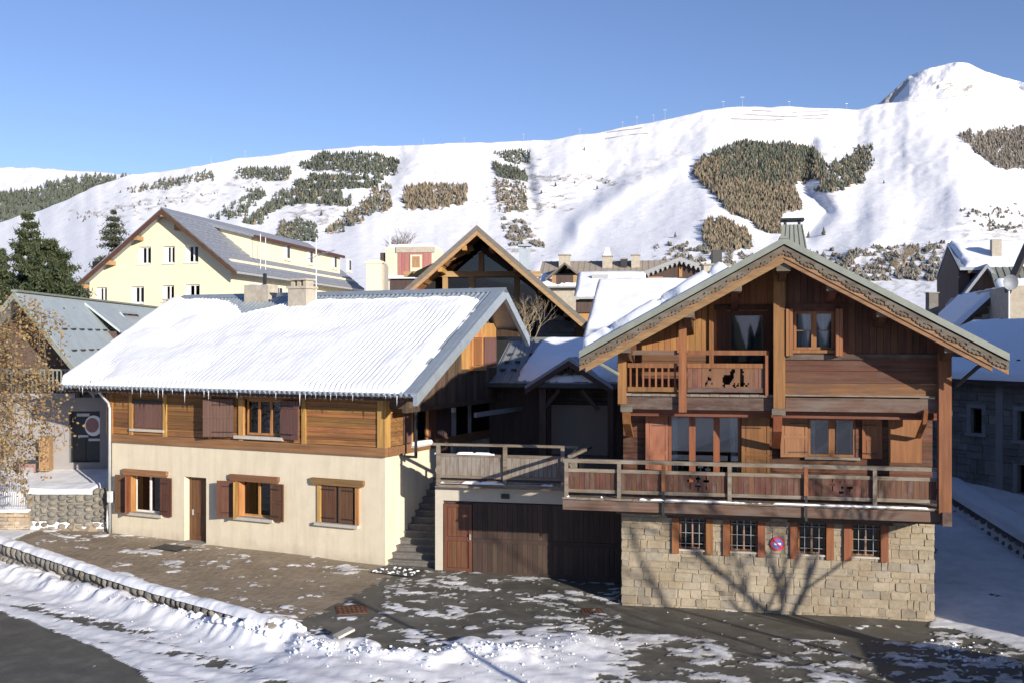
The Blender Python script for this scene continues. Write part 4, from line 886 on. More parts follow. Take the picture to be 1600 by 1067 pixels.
# snow on the roof: pillows along the left verge
y0, y1 = YF+.16, YB-.3
vl = lambda x: rz_(x)+.01
snowquad(RC, 'roof_snow', (EL+.05,y1,vl(EL+.05)), (EL+.05,y0,vl(EL+.05)), (AX-1.25,y0,vl(AX-1.25)), (AX-1.25,y1,vl(AX-1.25)), .27, 110, 60, 12, edge=.16, rag=.5, mask=lambda x,y,u,v: 1-.75*np.exp(-((np.abs((y-.9) % 1.45-.7)-.70)/.045)**2)*(x > x.max()-1.2))
snowquad(RC, 'roof_snow', (AX+1.,2.,vl(AX+1.)), (ERt-.3,2.,vl(ERt-.3)), (ERt-.3,y1,vl(ERt-.3)), (AX+1.,y1,vl(AX+1.)), .16, 40, 40, 15)
# brackets carrying the gutters
m = MB(); m.tube([R_ for R_ in ((EL+.28,YF+.5,rz_(EL)-.22), (EL+1.05,-1.1,rz_(EL)-.75))], .045, 6); m.build('gutter_pipe', M['metal_g'], RC)
m = MB(); m.tube([(ERt-.45,YF+.5,rz_(ERt)-.25), (ERt-.6,YF+.55,rz_(ERt)-.35), (8.45,-1.4,rz_(ERt)-.82)], .05, 6); m.build('gutter_pipe', M['dkmetal'], RC)
# chimney: boarded, tapering, with an open lantern and a snow cap
cy = 2.2; cx = R.ps(1238, 340, 0)[0] if False else R.X(1238, cy+.4); zb, zt = rz_(cx)-.5, R.Z(1238, 350, cy)
ch = MB(); wb_, wt_ = .52, .27
def frus(m, cx, cy, w0, w1, z0, z1): 
    m.add([(cx-w0,cy-w0,z0),(cx+w0,cy-w0,z0),(cx+w0,cy+w0,z0),(cx-w0,cy+w0,z0),(cx-w1,cy-w1,z1),(cx+w1,cy-w1,z1),(cx+w1,cy+w1,z1),(cx-w1,cy+w1,z1)], [(0,3,2,1),(4,5,6,7),(0,1,5,4),(1,2,6,5),(2,3,7,6),(3,0,4,7)]); return m
frus(ch, cx, cy+.5, wb_, wt_, zb, zt); co_ = ch.build('chimney', M['metal_g'], RC)
m = MB()
for i in range(6):
    f0 = -1+2*i/5; m.beam((cx+wb_*f0, cy+.5-wb_-.01, zb), (cx+wt_*f0, cy+.5-wt_-.01, zt), .03, .03)
m.build('batten', M['metal_g'], co_)
m = MB(); 
for i in (-1, 1):
    for j in (-1, 1): m.box(cx+i*.2-.03, cx+i*.2+.03, cy+.5+j*.2-.03, cy+.5+j*.2+.03, zt, zt+.13)
m.build('lantern_post', M['dkmetal'], co_); frus(MB(), cx, cy+.5, .34, .31, zt+.13, zt+.19).build('cap', M['dkmetal'], co_)
frus(MB(), cx, cy+.5, .31, .22, zt+.191, zt+.34).build('cap_snow', M['snow'], co_)
# ================================================================= GARAGE AND TERRACE BETWEEN THE HOUSES
GT = 2.2
TE = R.empty('garage_with_terrace', 'dark boarded garage front under a weathered grey wooden terrace, between the two houses', 'garage', dx=-3, dy=GT)
def T_(x, y=0): return x+3, y-GT
class Shift:
    pass
def tb(name, mat, *bx, parent=None):
    m = MB()
    for b in bx: m.box(b[0]+3, b[1]+3, b[2]-GT, b[3]-GT, b[4], b[5])
    return m.build(name, mat, parent or TE)
gx0 = R.X(691, GT); gpx = R.X(680, GT)
tb('side_wall', M['pier'], (gpx, gpx+.24, GT, GT+6, -.3, 2.85)); tb('lintel_beam', M['pier'], (gpx+.24, .0, GT, GT+.3, R.Z(780,783,GT)-.02, 2.85))
tb('garage_back', M['dkwood'], (gpx+.24, .02, GT+.12, GT+.2, -.2, 2.7))
dx0, dx1 = R.X(693,GT), R.X(737,GT); dz0, dz1 = .17, R.Z(715,787,GT)
d = tb('garage_side_door', M['door'], (dx0, dx0+.1, GT+.02, GT+.08, dz0, dz1), (dx1-.1, dx1, GT+.02, GT+.08, dz0, dz1), (dx0+.1, dx1-.1, GT+.02, GT+.08, dz1-.1, dz1), (dx0+.1, dx1-.1, GT+.02, GT+.08, dz0, dz0+.14), (dx0+.1, dx1-.1, GT+.02, GT+.08, 1.15, 1.28), (dx0+.1, dx1-.1, GT+.06, GT+.09, dz0, dz1))
for i in range(4):
    for a, b in ((dz0+.15, 1.14), (1.29, dz1-.11)): tb('door_board', M['door'], (dx0+.12+i*.145, dx0+.255+i*.145, GT+.045, GT+.06, a, b), parent=d)
tb('door_handle', M['zinc'], (dx1-.07, dx1-.03, GT-.02, GT+.02, 1.2, 1.38), parent=d)
gx1 = -.02; big0 = dx1+.02; n_ = 30; zt_ = R.Z(780,785,GT); zb2 = .12
def top_g(x): return zt_-.02
for i in range(n_):
    a = big0+(gx1-.1-big0)*i/n_; b = big0+(gx1-.1-big0)*(i+1)/n_; j = random.uniform(-.004,.004)
    for (c, e) in ((zb2, 1.12), (1.26, zt_-.03)): tb('garage_board', M['garage'], (a+.003, b-.003, GT+.04+j, GT+.065+j, c, e))
tb('garage_rail', M['garage'], (big0, gx1-.1, GT+.03, GT+.07, 1.125, 1.255)); tb('garage_rail', M['garage'], (big0, gx1-.1, GT+.025, GT+.07, zb2-.06, zb2+.12))
tb('garage_jamb', M['dkwood'], (gx1-.1, gx1, GT-.02, GT+.1, -.2, 2.5)); tb('return_wall', M['stone'], (-.02, .04, .14, GT+.1, -.4, 2.7))
tb('wall_lamp', M['black'], (R.X(784,GT), R.X(796,GT), GT-.09, GT, R.Z(790,778,GT), R.Z(790,771,GT)))
# terrace deck
YT = 1.85; tx0 = R.X(682, YT)-.05; tx1 = DL+.1
n_ = 34
for i in range(n_):
    a = tx0+(.1-tx0)*i/n_; b = tx0+(.1-tx0)*(i+1)/n_; tb('terrace_board', M['rail'], (a+.004, b-.004, YT-.05, 12.0, D1-.14+random.uniform(-.004,.004), D1-.09))
tb('terrace_beam', M['rail'], (tx0, .0, YT, YT+.14, 2.86, 3.02)); tb('terrace_substructure', M['dkwood_h'], (gpx+.3, .0, GT+.3, 11.9, 2.6, 2.98))
D0 = D1-.09
def trail(name, mat, x0, x1, y0, y1, z0, z1): tb(name, mat, (x0, x1, y0, y1, z0, z1))
trail('terrace_top_rail', M['rail'], tx0-.05, R.X(905,YT), YT-.1, YT+.06, D0+1.07, D0+1.14); trail('terrace_middle_rail', M['rail'], tx0, tx1, YT-.04, YT+.03, D0+.74, D0+.82); trail('terrace_bottom_rail', M['rail'], tx0, tx1, YT-.04, YT+.03, D0+.08, D0+.16)
for a in (686, 790, 880): x = R.X(a, YT); trail('terrace_post', M['rail'], x-.06, x+.06, YT-.11, YT-.041, D0-.15, D0+1.07)
n_ = 33
for i in range(n_): a = tx0+.06+(tx1-tx0)*i/n_; trail('terrace_railing_board', M['rail_g'], a+.004, a+(tx1-tx0)/n_-.004, YT-.012, YT+.012, D0+.12, D0+.78)
m = MB(); m.beam((DL+.15+3, -1.0-GT, D1+1.05), (DL+.35+3, YT-GT-.1, D0+1.12), .1, .08); m.build('joining_rail', M['rail'], TE)
# snow lying on rails and beam ends
for (a, b, c, d_, zz, nm) in ((tx0, tx0+1.9, YT-.1, YT+.03, D0+.822, 'snow'), (tx0+.2, -2.2, YT-.16, YT-.02, 3.02, 'snow'), (DL+.1, DL+.5, TF-.16, TF-.06, D1, 'snow'), (DL+1.0, DL+1.45, TF-.16, TF-.05, D1, 'snow')):
    snowquad(TE, 'rail_snow', (a+3,c-GT,zz), (b+3,c-GT,zz), (b+3,d_-GT,zz), (a+3,d_-GT,zz), .055, 60, 8, int(abs(a)*10), edge=.03, rag=.06, mask=lambda x,y,u,v: sstep(.42,.55,fbm(x*2.2, y*0+3, 3, 9)))
snowquad(TE, 'trim_snow', (.6+3,TF-.21-GT,D1+.002), (8.0+3,TF-.21-GT,D1+.002), (8.0+3,TF-.14-GT,D1+.002), (.6+3,TF-.14-GT,D1+.002), .03, 200, 6, 5, edge=.02, rag=.03, mask=lambda x,y,u,v: sstep(.35,.5,fbm(x*3,y*0,3,4)))
# ================================================================= THE CREAM AND TIMBER HOUSE ON THE LEFT
L = Fr(-3.76, 30.37, 1550)
LH = L.empty('cream_house', 'cream plastered house with golden timber upper floor and thick snow on its corrugated roof', 'house')
XW = -10.96; LZ = 3.93      # left end, top of the plaster
pxz = lambda px, py, t=0: L.pl(px, py, t)
def rect(x0, x1, y0, y1, t=0):
    xm = (x0+x1)/2; return (L.X(x0,t), L.X(x1,t), L.Z(xm,y1,t), L.Z(xm,y0,t))
wA = rect(204, 253, 743, 801); wD = rect(287, 322, 745, 851); wB = rect(372, 426, 752, 808); wC = rect(500, 558, 758, 817)
holewall(LH, 'plaster_wall', M['plaster'], XW, 0, .4, LZ, 0, .34, [wA, (wD[0], wD[1], .72, wD[3]), wB, wC])
LS = 9.9
MB().add([(0,0,.2),(0,LS,.2),(0,LS,LZ),(0,0,LZ)], [(0,1,2,3)]).build('plaster_side_wall', M['plaster'], LH)
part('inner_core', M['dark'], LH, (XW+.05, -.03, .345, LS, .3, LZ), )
MB().add([(XW,0,.2),(XW,LS,.2),(XW,LS,LZ),(XW,0,LZ)], [(3,2,1,0)]).build('plaster_side_wall', M['plaster'], LH)
# ground floor windows
def lint(r, ex=.28, h=.2, mat='lw_beam'):
    a, b, c, d = r; m = MB(); m.prism([(a-ex+.06,d),(b+ex-.06,d),(b+ex,d+h*.4),(b+ex,d+h),(a-ex,d+h),(a-ex,d+h*.4)], -.12, .02); return m.build('lintel', M[mat], LH)
for r in (wA, wB, wC): lint(r)
for r in (wA, wB, wC): part('sill', M['sill'], LH, (r[0]-.12, r[1]+.1, -.16, .05, r[2]-.09, r[2]))
wa = window(LH, wA[0]+.02, wA[1]-.02, wA[2], wA[3], .2, 2, M['wframe'], .055, 0, M['glass_dark'], [(.2,.45)], backing=True)
wb = window(LH, wB[0]+.02, wB[1]-.02, wB[2], wB[3], .2, 2, M['lw_post'], .06, 0, M['glass_dark'])
for r in (wA, wB):
    part('jamb', M['lw_post'], LH, (r[0], r[0]+.06, -.03, .2, r[2], r[3])); part('jamb', M['lw_post'], LH, (r[1]-.06, r[1], -.03, .2, r[2], r[3]))
def sh(x_h, px_w, y, r, side, ang, mat='shut', lv='panel', w_=None): return shutter(LH, x_h, y, r[2]-.03, r[3]+.0, w_ or px_w, ang, side, M[mat], lv)
sh(wA[0]-.02, .5, -.05, wA, -1, 14); sh(wA[0]+.03, .5, -.04, wA, 1, 62, 'rw_shut', w_=.42); sh(wA[1]-.0, .52, -.05, wA, 1, 4)
sh(wB[0]-.05, .58, -.1, wB, -1, 20); sh(wB[0]+.02, .4, -.04, wB, 1, 66, 'lw_post', w_=.36); sh(wB[1]-.02, .56, -.05, wB, 1, 8)
for k in range(2):
    x0 = wC[0]+.08+(wC[1]-wC[0]-.16)*k/2; part('closed_shutter', M['shut'], LH, *[(x0+i*.13*.98+.003, x0+(i+1)*.13*.98-.003, -.02, .01, wC[2]+.02, wC[3]-.02) for i in range(int((wC[1]-wC[0]-.16)/2/.13))])
part('shutter_backing', M['dark'], LH, (wC[0], wC[1], .012, .02, wC[2], wC[3]))
for z in (wC[2]+.12, wC[3]-.16): parts('shutter_hinge', M['black'], LH, (wC[0]+.05, wC[0]+.55, -.032, -.02, z, z+.035), (wC[1]-.55, wC[1]-.05, -.032, -.02, z, z+.035))
part('jamb', M['lw_post'], LH, (wC[0]-.08, wC[0]+.05, -.05, .02, wC[2], wC[3])); part('jamb', M['lw_post'], LH, (wC[1]-.05, wC[1]+.08, -.05, .02, wC[2], wC[3]))
# front door, set back in a deep reveal
da, db_ = L.X(297,.3), wD[1]; part('reveal', M['plaster'], LH, (wD[0], wD[0]+.02, 0, .34, .72, wD[3]))
dd = part('front_door', M['door'], LH, (wD[0]+.02, wD[0]+.12, .24, .31, .78, wD[3]), (wD[1]-.1, wD[1], .24, .31, .78, wD[3]), (wD[0]+.12, wD[1]-.1, .24, .31, wD[3]-.1, wD[3]), (wD[0]+.12, wD[1]-.1, .27, .3, .78, wD[3]-.1), (wD[0]+.12, wD[1]-.1, .25, .3, 1.55, 1.67), (wD[0]+.12, wD[1]-.1, .25, .3, .78, .95))
for i in range(4): part('door_board', M['door'], dd, (wD[0]+.14+i*.145, wD[0]+.275+i*.145, .255, .27, 1.69, wD[3]-.12)); 
part('door_handle', M['zinc'], dd, (wD[0]+.16, wD[0]+.2, .2, .25, 1.62, 1.8)); part('door_step', M['conc'], LH, (wD[0]-.05, wD[1]+.05, -.25, .3, .6, .79))
# upper storey
EZ = 6.05
part('ledge_beam', M['lw_beam'], LH, (XW-.12, .04, -.08, .1, LZ-.02, LZ+.26)); part('ledge_beam_side', M['lw_beam'], LH, (-.06, .06, .1, LS, LZ-.02, LZ+.26))
u1 = rect(209, 256, 626, 669); u2 = rect(383, 441, 624, 681)
planks(LH, 'plank', 'h', XW, -.12, LZ+.27, EZ+.1, -.02, .165, M['lw_h'], [u1, u2], th=.035)
part('upper_core', M['dark'], LH, (XW+.05, -.06, .36, 4.6, LZ, 6.1))
for a in (173, 206, 259, 330, 378, 476, 605): 
    x = L.X(a) if a != 605 else -.11; w_ = .15 if a not in (173, 605) else .26
    part('post', M['lw_post'], LH, (x-w_/2, x+w_/2, -.07, .02, LZ+.26, EZ+.05))
part('post', M['lw_post'], LH, (-.03, .05, -.07, .22, LZ+.26, 6.25)); part('post', M['lw_post'], LH, (XW-.15, XW-.02, -.07, .5, LZ+.1, 6.1))
part('wall_plate', M['lw_beam'], LH, (XW-.1, .0, -.06, .12, EZ-.02, EZ+.18)); part('window_head', M['black'], LH, (u1[0]-.0, u1[1], -.09, -.022, u1[3]-.08, u1[3]+.02))
x0 = u1[0]; n_ = 9
for i in range(n_): part('shutter_slat', M['shut_p'], LH, (x0+.05+(u1[1]-x0-.1)*i/n_+.004, x0+.05+(u1[1]-x0-.1)*(i+1)/n_-.004, -.03, -.005, u1[2]+.02, u1[3]-.02))
part('shutter_backing', M['shut'], LH, (u1[0], u1[1], -.004, .02, u1[2], u1[3])); part('sill', M['sill'], LH, (u1[0]-.1, u1[1]+.08, -.12, .0, u1[2]-.1, u1[2]-.02))
window(LH, u2[0], u2[1], u2[2]+.02, u2[3], .08, 3, M['lw_post'], .07, 0, M['glass_dark'], [(.42,.6)], mid=.09)
part('sill', M['sill'], LH, (u2[0]-.35, u2[1]+.1, -.15, .08, u2[2]-.1, u2[2]))
part('casing_board', M['lw_post'], LH, (u2[0]-.2, u2[0], -.09, -.02, u2[2], u2[3]))  # golden board at the left of the upper window
shutter(LH, L.X(365,-.1), -.10, u2[2]-.06, u2[3]+.0, 1.02, 18, -1, M['shut_p'], 'slat'); shutter(LH, u2[1]+.0, -.08, u2[2]-.05, u2[3]-.0, .78, 8, 1, M['shut_p'], 'board')
# gable side towards the terrace
JX = .62
ey, ez, ry, rz = -.9, 5.85, 4.85, 9.03; SL = (rz-ez)/(ry-ey); SB = .83
rf = lambda y: rz-SL*(ry-y) if y < ry else rz-SB*(y-ry)
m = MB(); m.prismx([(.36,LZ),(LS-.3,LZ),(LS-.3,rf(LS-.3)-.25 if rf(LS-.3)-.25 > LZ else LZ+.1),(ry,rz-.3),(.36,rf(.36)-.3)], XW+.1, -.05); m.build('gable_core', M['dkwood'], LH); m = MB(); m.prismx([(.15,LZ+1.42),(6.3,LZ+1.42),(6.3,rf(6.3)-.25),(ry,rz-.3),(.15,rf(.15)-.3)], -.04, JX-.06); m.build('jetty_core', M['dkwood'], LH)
gw = (4.35, 5.02, L.ps(760, 570, JX)[1], L.ps(760, 528, JX)[1])
n_ = 44
for i in range(n_):
    y0 = .15+(LS-.2)*i/n_; y1 = .15+(LS-.2)*(i+1)/n_
    zt = min(rf(y0), rf(y1))-.24
    if y1 > 6.4: continue
    if zt < LZ+1.4: continue
    lo = LZ+1.42
    cutw = y1 > gw[0] and y0 < gw[1]
    for a, b in (((lo, gw[2]), (gw[3], zt)) if cutw else ((lo, zt),)):
        if b-a < .05: continue
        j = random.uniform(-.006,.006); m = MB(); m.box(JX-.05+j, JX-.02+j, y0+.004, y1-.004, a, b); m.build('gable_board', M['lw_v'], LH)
part('gable_beam', M['lw_v'], LH, (JX-.1, JX+.04, .1, 6.4, LZ+1.3, LZ+1.42))
# gable window with its shutters, pale casing and a golden panel painting sunlit wall
g = part('gable_window', M['lw_post'], LH, (JX-.02, JX+.07, gw[0]-.08, gw[0]+.03, gw[2]-.05, gw[3]+.08), (JX-.02, JX+.07, gw[1]-.03, gw[1]+.08, gw[2]-.05, gw[3]+.08), (JX-.02, JX+.09, gw[0]-.1, gw[1]+.12, gw[3], gw[3]+.15), (JX-.02, JX+.16, gw[0]-.15, gw[1]+.15, gw[2]-.16, gw[2]))
part('pane', M['glass_dark'], g, (JX-.01, JX+.0, gw[0], gw[1], gw[2], gw[3]))
part('shutter', M['rw_shut'], LH, (JX+.02, JX+.06, gw[0]+.06, gw[1]-.08, gw[2]+.02, gw[3]-.04)); part('shutter', M['shut_p'], LH, (JX+.07, JX+.11, gw[1]+.1, gw[1]+1.0, gw[2]-.02, gw[3]+.02)); part('sunlit_patch', M['lw_post'], LH, (JX-.015, JX+.01, gw[0]-.7, gw[1]+1.2, gw[2]-.1, gw[3]+.5))
# lower wall of the side: boards, shutters, door, glazed bay
yy_ = .25; sw = (1.55, 2.45)
for i in range(8):
    z0 = LZ+.27+i*.14
    for a, b in ((.25, sw[0]-.5),): part('plank', M['lw_h'], LH, (-.04, .0, a, b, z0+.003, z0+.137))
part('side_shutter', M['shut_p'], LH, (.02, .06, 1.0, 1.42, LZ+.3, LZ+1.28)); part('side_shutter', M['shut'], LH, (.02, .06, 2.5, 3.0, LZ+.28, LZ+1.28)); part('side_window', M['lw_post'], LH, (-.02, .04, 1.45, 1.55, LZ+.2, LZ+1.3), (-.02, .04, 2.4, 2.5, LZ+.2, LZ+1.3)); part('side_glass', M['glass_dark'], LH, (-.01, .0, 1.5, 2.45, LZ+.25, LZ+1.3)); part('side_sill', M['sill'], LH, (-.05, .16, 1.4, 2.6, LZ+.12, LZ+.2))
snowquad(LH, 'sill_snow', (-.02,1.4,LZ+.2), (.18,1.4,LZ+.2), (.18,2.6,LZ+.2), (-.02,2.6,LZ+.2), .1, 12, 40, 3, edge=.05, rag=.1)
part('side_door', M['dkwood'], LH, (-.03, .02, 3.1, 4.0, 3.1, LZ+1.28)); parts('side_post', M['grey_w'], LH, (-.03, .05, 4.15, 4.35, 3.1, LZ+1.28), (-.03, .05, 5.3, 5.45, 3.1, LZ+1.28), (-.03, .05, 7.3, 7.5, 3.1, LZ+1.28))
part('side_glazing', M['glass_dark'], LH, (-.01, .0, 4.35, 7.3, 3.2, LZ+1.28)); part('lamp', M['white'], LH, (.02, .12, 4.05, 4.2, LZ+1.05, LZ+1.2))
# frame of the covered side entrance (grey posts and top beam)
part('porch_beam', M['grey_w'], LH, (1.1, 1.2, 3.6, 8.6, LZ+.95, LZ+1.1)); part('porch_post', M['grey_w'], LH, (1.1, 1.2, 7.6, 7.75, 3.1, LZ+.95))
# ---- roof
xr, xl = 1.54, -12.28
P0 = lambda x, y: (x, y, rf(y))
MB().slab(P0(xl,ey), P0(xr,ey), P0(xr,ry), P0(xl,ry), .09).build('roof_deck', M['metal_b'], LH)
MB().slab(P0(xl,ry), P0(xr,ry), P0(xr,6.75), P0(xl,6.75), .09).build('roof_deck', M['metal_b'], LH)
# corrugations of the sheet
nc = int((xr-xl)/.185); NX = nc*6+1; cxs = np.linspace(xl, xr, NX); prof = .03+.03*np.sin((cxs-xl)/.185*2*np.pi)
V = []; 
for y in (ey-.12, ry): V.append(np.stack([cxs, np.full(NX, y), rf(y)+prof], -1))
V = np.stack(V, 1).reshape(-1,3); npmesh('corrugated_sheet', V, gridfaces(NX, 2), M['metal_b'], LH, True)
for a, b, mt_ in (((ey-.06),ry+.02,'metal_b'),):
    MB().slab((xr-.02,a,rf(a)+.07), (xr+.12,a,rf(a)+.07), (xr+.12,ry,rz+.07), (xr-.02,ry,rz+.07), .36).build('verge_flashing', M['metal_b'], LH)
    MB().slab((xr-.32,a,rf(a)+.075), (xr-.02,a,rf(a)+.075), (xr-.02,ry,rz+.075), (xr-.32,ry,rz+.075), .03).build('verge_strip', M['metal_b'], LH)
MB().slab((xr-.02,ry,rz+.07), (xr+.12,ry,rz+.07), (xr+.12,6.78,rf(6.78)+.07), (xr-.02,6.78,rf(6.78)+.07), .34).build('verge_flashing', M['metal_b'], LH)
MB().slab((xl-.1,ey,rf(ey)+.05), (xl,ey,rf(ey)+.05), (xl,ry,rz+.05), (xl-.1,ry,rz+.05), .2).build('verge_flashing', M['metal_b'], LH)
m = MB(); m.prismx([(ry-.22, rf(ry-.22)+.05), (ry, rz+.085), (ry+.18, rf(ry+.18)+.05)], xl, xr+.12); m.build('ridge_cap', M['metal_b'], LH)
for y in (1.2, 3.0, 4.85, 6.3): part('purlin', M['lw_v'], LH, (JX-.1, xr-.05, y-.1, y+.1, rf(y)-.34, rf(y)-.1)) 
for i in range(14):
    y0 = ey+(ry-ey)*i/14; y1 = ey+(ry-ey)*(i+1)/14; MB().slab((-.0,y0+.005,rf(y0)-.1), (xr-.03,y0+.005,rf(y0)-.1), (xr-.03,y1-.005,rf(y1)-.1), (-.0,y1-.005,rf(y1)-.1), .03).build('soffit_board', M['soffit'], LH)
part('eaves_board', M['lw_v'], LH, (xl+.05, xr-.05, ey+.16, ey+.2, rf(ey)-.22, rf(ey)-.07))
MB().slab((xl+.1,ey+.1,rf(ey+.1)-.1), (-.02,ey+.1,rf(ey+.1)-.1), (-.02,.3,rf(.3)-.1), (xl+.1,.3,rf(.3)-.1), .025).build('eaves_soffit', M['soffit'], LH)
# the snow sheet
S = math.hypot(ry-ey, rz-ez); NXs, NYs = 560, 120
u, v = np.meshgrid(np.linspace(0,1,NXs), np.linspace(0,1,NYs), indexing='ij'); X = xl-.03+(xr-.33-xl+.03)*u; sy = v*S; Y = ey-.03+(ry-ey+.0)*v; Zs = ez-SL*.03+(rz-ez)*v
cor = np.sin((X-xl)/.185*2*np.pi)
nz = fbm(X*.7, sy*.7, 4, 2); nz2 = fbm(X*3, sy*1.2, 3, 6)
topb = S-np.interp(X, [xl,-10.6,-9.6,-8.9,-8.2,-7.6,-6.5,-5,-3,-1,1.5], [.25,.30,.5,1.0,1.6,1.2,.65,.55,.6,.5,.6])-.25*(nz2-.5)
rightb = xr-.36-(sy/S)*.2-.35*(fbm(X*0+sy*2.2, sy*1.5, 3, 8)-.5)-.05*cor
leftf = sstep(0, .22, X-xl+.02)
e1 = sstep(-.10, .55, topb-sy+.10*cor); e2 = sstep(-.12, .45, rightb-X)
th = (.15+.07*(nz-.5)*2)*e1*e2
gro = np.exp(-((X+8.7+(sy-S)*-.35)/.10)**2)*(sy > S*.55); th = th*(1-.6*gro)
th = th*(.55+.45*leftf)
thin = sstep(.02, .12, th)*(1-sstep(.12,.17,th)); th = th+cor*(.0022+.022*thin+.014*np.exp(-sy/.12))+.010*(fbm(X*2.5, sy*2.5, 3, 12)-.5)+.030*(fbm(X*.25, sy*1.9, 3, 19)-.5)*(th > .1)
foot = sstep(0, .05, sy); th = th*(.35+.65*sstep(0,.25,sy))*foot
th = np.where(e1*e2 < .05, -.06, th)
nrm = (0, -SL/math.hypot(1,SL), 1/math.hypot(1,SL))
V = np.stack([X, Y+nrm[1]*(th+.035), Zs+nrm[2]*(th+.035)], -1)
npmesh('roof_snow', V.reshape(-1,3), gridfaces(NXs, NYs), M['snow'], LH, True)
# overhanging snow lip at the left verge and icicles under the eaves
snowquad(LH, 'verge_snow', (xl-.18,ey-.05,rf(ey)+.02), (xl+.35,ey-.05,rf(ey)+.02), (xl+.35,ry-.2,rf(ry-.2)+.02), (xl-.18,ry-.2,rf(ry-.2)+.02), .25, 24, 90, 4, edge=.2, rag=.1)
icm = MB(); icm.tube([(0,0,0),(.004,0,-.35),(0,0,-1)], [.9,.5,.04], 6); proto = icm.build('icicle', M['ice'], LH, True); first = True
rsi = random.Random(9)
lens = {208:.2, 226:.28, 291:.42, 320:.22, 328:.30, 375:.22, 475:.40, 482:.2, 246:.12, 136:.25}
for i in range(nc):
    x = xl+(i+.5+.25)*.185-.0; l = .03+.05*rsi.random() if rsi.random() < .62 else .08+.22*rsi.random()**2
    for q, ll in lens.items():
        if abs(L.X(q, ey)-x) < .1: l = ll
    if x > xr-.35: continue
    o = proto if first else proto.copy()
    if not first: COL.objects.link(o); o.parent = LH
    first = False; o.location = (x+rsi.uniform(-.03,.03), ey-.10, rf(ey-.1)+.01); o.scale = (.013+l*.045, .013+l*.045, l)
# chimneys
def chimney(parent, x, y, wx, wy, z0, z1, mat, cap='slab'):
    o = part('chimney', mat, parent, (x-wx/2, x+wx/2, y-wy/2, y+wy/2, z0, z1))
    if cap == 'slab': part('chimney_collar', mat, o, (x-wx/2-.05, x+wx/2+.05, y-wy/2-.05, y+wy/2+.05, z1+.002, z1+.09)); part('chimney_pot', M['chim'], o, *[(x+a*wx*.33-.07, x+a*wx*.33+.07, y-wy*.35, y+wy*.35, z1+.09, z1+.30) for a in (-1,0,1)]); part('chimney_lid', mat, o, (x-wx/2, x+wx/2, y-wy/2, y+wy/2, z1+.302, z1+.36))
    return o
cy = 3.9; x = L.X(472, cy); chimney(LH, x, cy, .78, .6, rf(cy)-.3, L.Z(472, 452, cy), M['chim'])
cy = 4.6; x = L.X(408, cy); o = part('chimney', M['chim'], LH, (x-.55, x+.55, cy-.3, cy+.3, rf(cy)-.2, L.Z(408, 446, cy))); part('chimney_pipe', M['dkmetal'], o, (x+.12, x+.22, cy-.05, cy+.05, L.Z(408, 446, cy), L.Z(408, 428, cy)))
snowquad(LH, 'chimney_snow', (x-.5,cy-.28,L.Z(408,446,cy)), (x+.1,cy-.28,L.Z(408,446,cy)), (x+.1,cy+.28,L.Z(408,446,cy)), (x-.5,cy+.28,L.Z(408,446,cy)), .06, 16, 12, 3, edge=.1)
# aerial
x = L.X(494, 4.2); m = MB(); m.tube([(x,4.2,rf(4.2)),(x,4.2,L.Z(494,372,4.2))], .022, 6); ao = m.build('aerial', M['zinc'], LH)
m = MB(); zt = L.Z(494, 404, 4.2); m.tube([(x-.35,4.2,zt-.02),(x+.75,4.3,zt+.28)], .012, 5)
for k in range(7): m.tube([(x-.3+k*.17,4.0,zt+.0+k*.045),(x-.3+k*.17,4.45,zt+.0+k*.045)], .006, 4)
m.build('aerial_arm', M['zinc'], ao)
# downpipe on the left corner
m = MB(); zz = EZ-.05; m.tube([(L.X(140,-.9),-.85,zz),(L.X(145,-.9),-.85,zz-.15),(XW-.05,-.12,zz-.75),(XW+.02,-.12,zz-.95),(XW+.02,-.12,.8)], .05, 8); m.build('downpipe', M['zinc'], LH, True)
part('meter_box', M['wframe'], LH, (XW-.02, XW+.14, -.2, -.05, L.Z(177,783), L.Z(177,766)))
part('side_downpipe', M['dkmetal'], LH, (.55, .62, .75, .82, LZ-.1, rf(.8)-.1), (.1, .62, .75, .82, LZ-.1, LZ-.03))
# ---------------------------------------------------------------- steps between the house and the garage
ST = R.empty('stone_stairs', 'dark grey stone steps climbing between the cream house and the garage', 'stairs', dx=-6.6, dy=2.5)
n_ = 15
for i in range(n_):
    z = .22+(D1-.12-.22)*(i+1)/n_; y = i*.235; x1_ = gpx+6.6-.01; m = MB()
    m.box(-1.12, x1_, y-.02, y+.27 if i < n_-1 else y+3.2, z-.05, z); m.box(-1.12, x1_, y+.02, y+.30, -.3, z-.052); m.build('step', M['conc_d'], ST)
for k in range(2):
    m = MB(); m.prism([(0,0),(.01,0),(.01,.01)], 0, .01) if False else None
LHF = Fr(-4.01, 32.41, 1550)
def resize_house(root, k, loc):      # bring the whole house to its real size
    seen = set(); st = [root]
    while st:
        o = st.pop()
        for c in o.children: c.location = [v*k for v in c.location]; st.append(c)
        if o.type == 'MESH' and o.data.name not in seen:
            seen.add(o.data.name); a_ = np.empty(len(o.data.vertices)*3, 'f'); o.data.vertices.foreach_get('co', a_); o.data.vertices.foreach_set('co', a_*k); o.data.update()
    root.location = loc
resize_house(LH, 1.067, (-4.01, 32.41, H-1.067*H))
o_ = LHF.empty('metal_mat', 'dark grating mat on the paving in front of the brown door', 'doormat'); 
mx, my = -7.85, -1.1; wx_, wy_ = LO[0]+mx*LU[0]+my*LV[0], LO[1]+mx*LU[1]+my*LV[1]
m = MB(); zg = float(gz(wx_, wy_))+.03-0
for i in range(14): m.box(mx-.55+i*.08, mx-.55+i*.08+.05, my-.3, my+.3, zg, zg+.012)
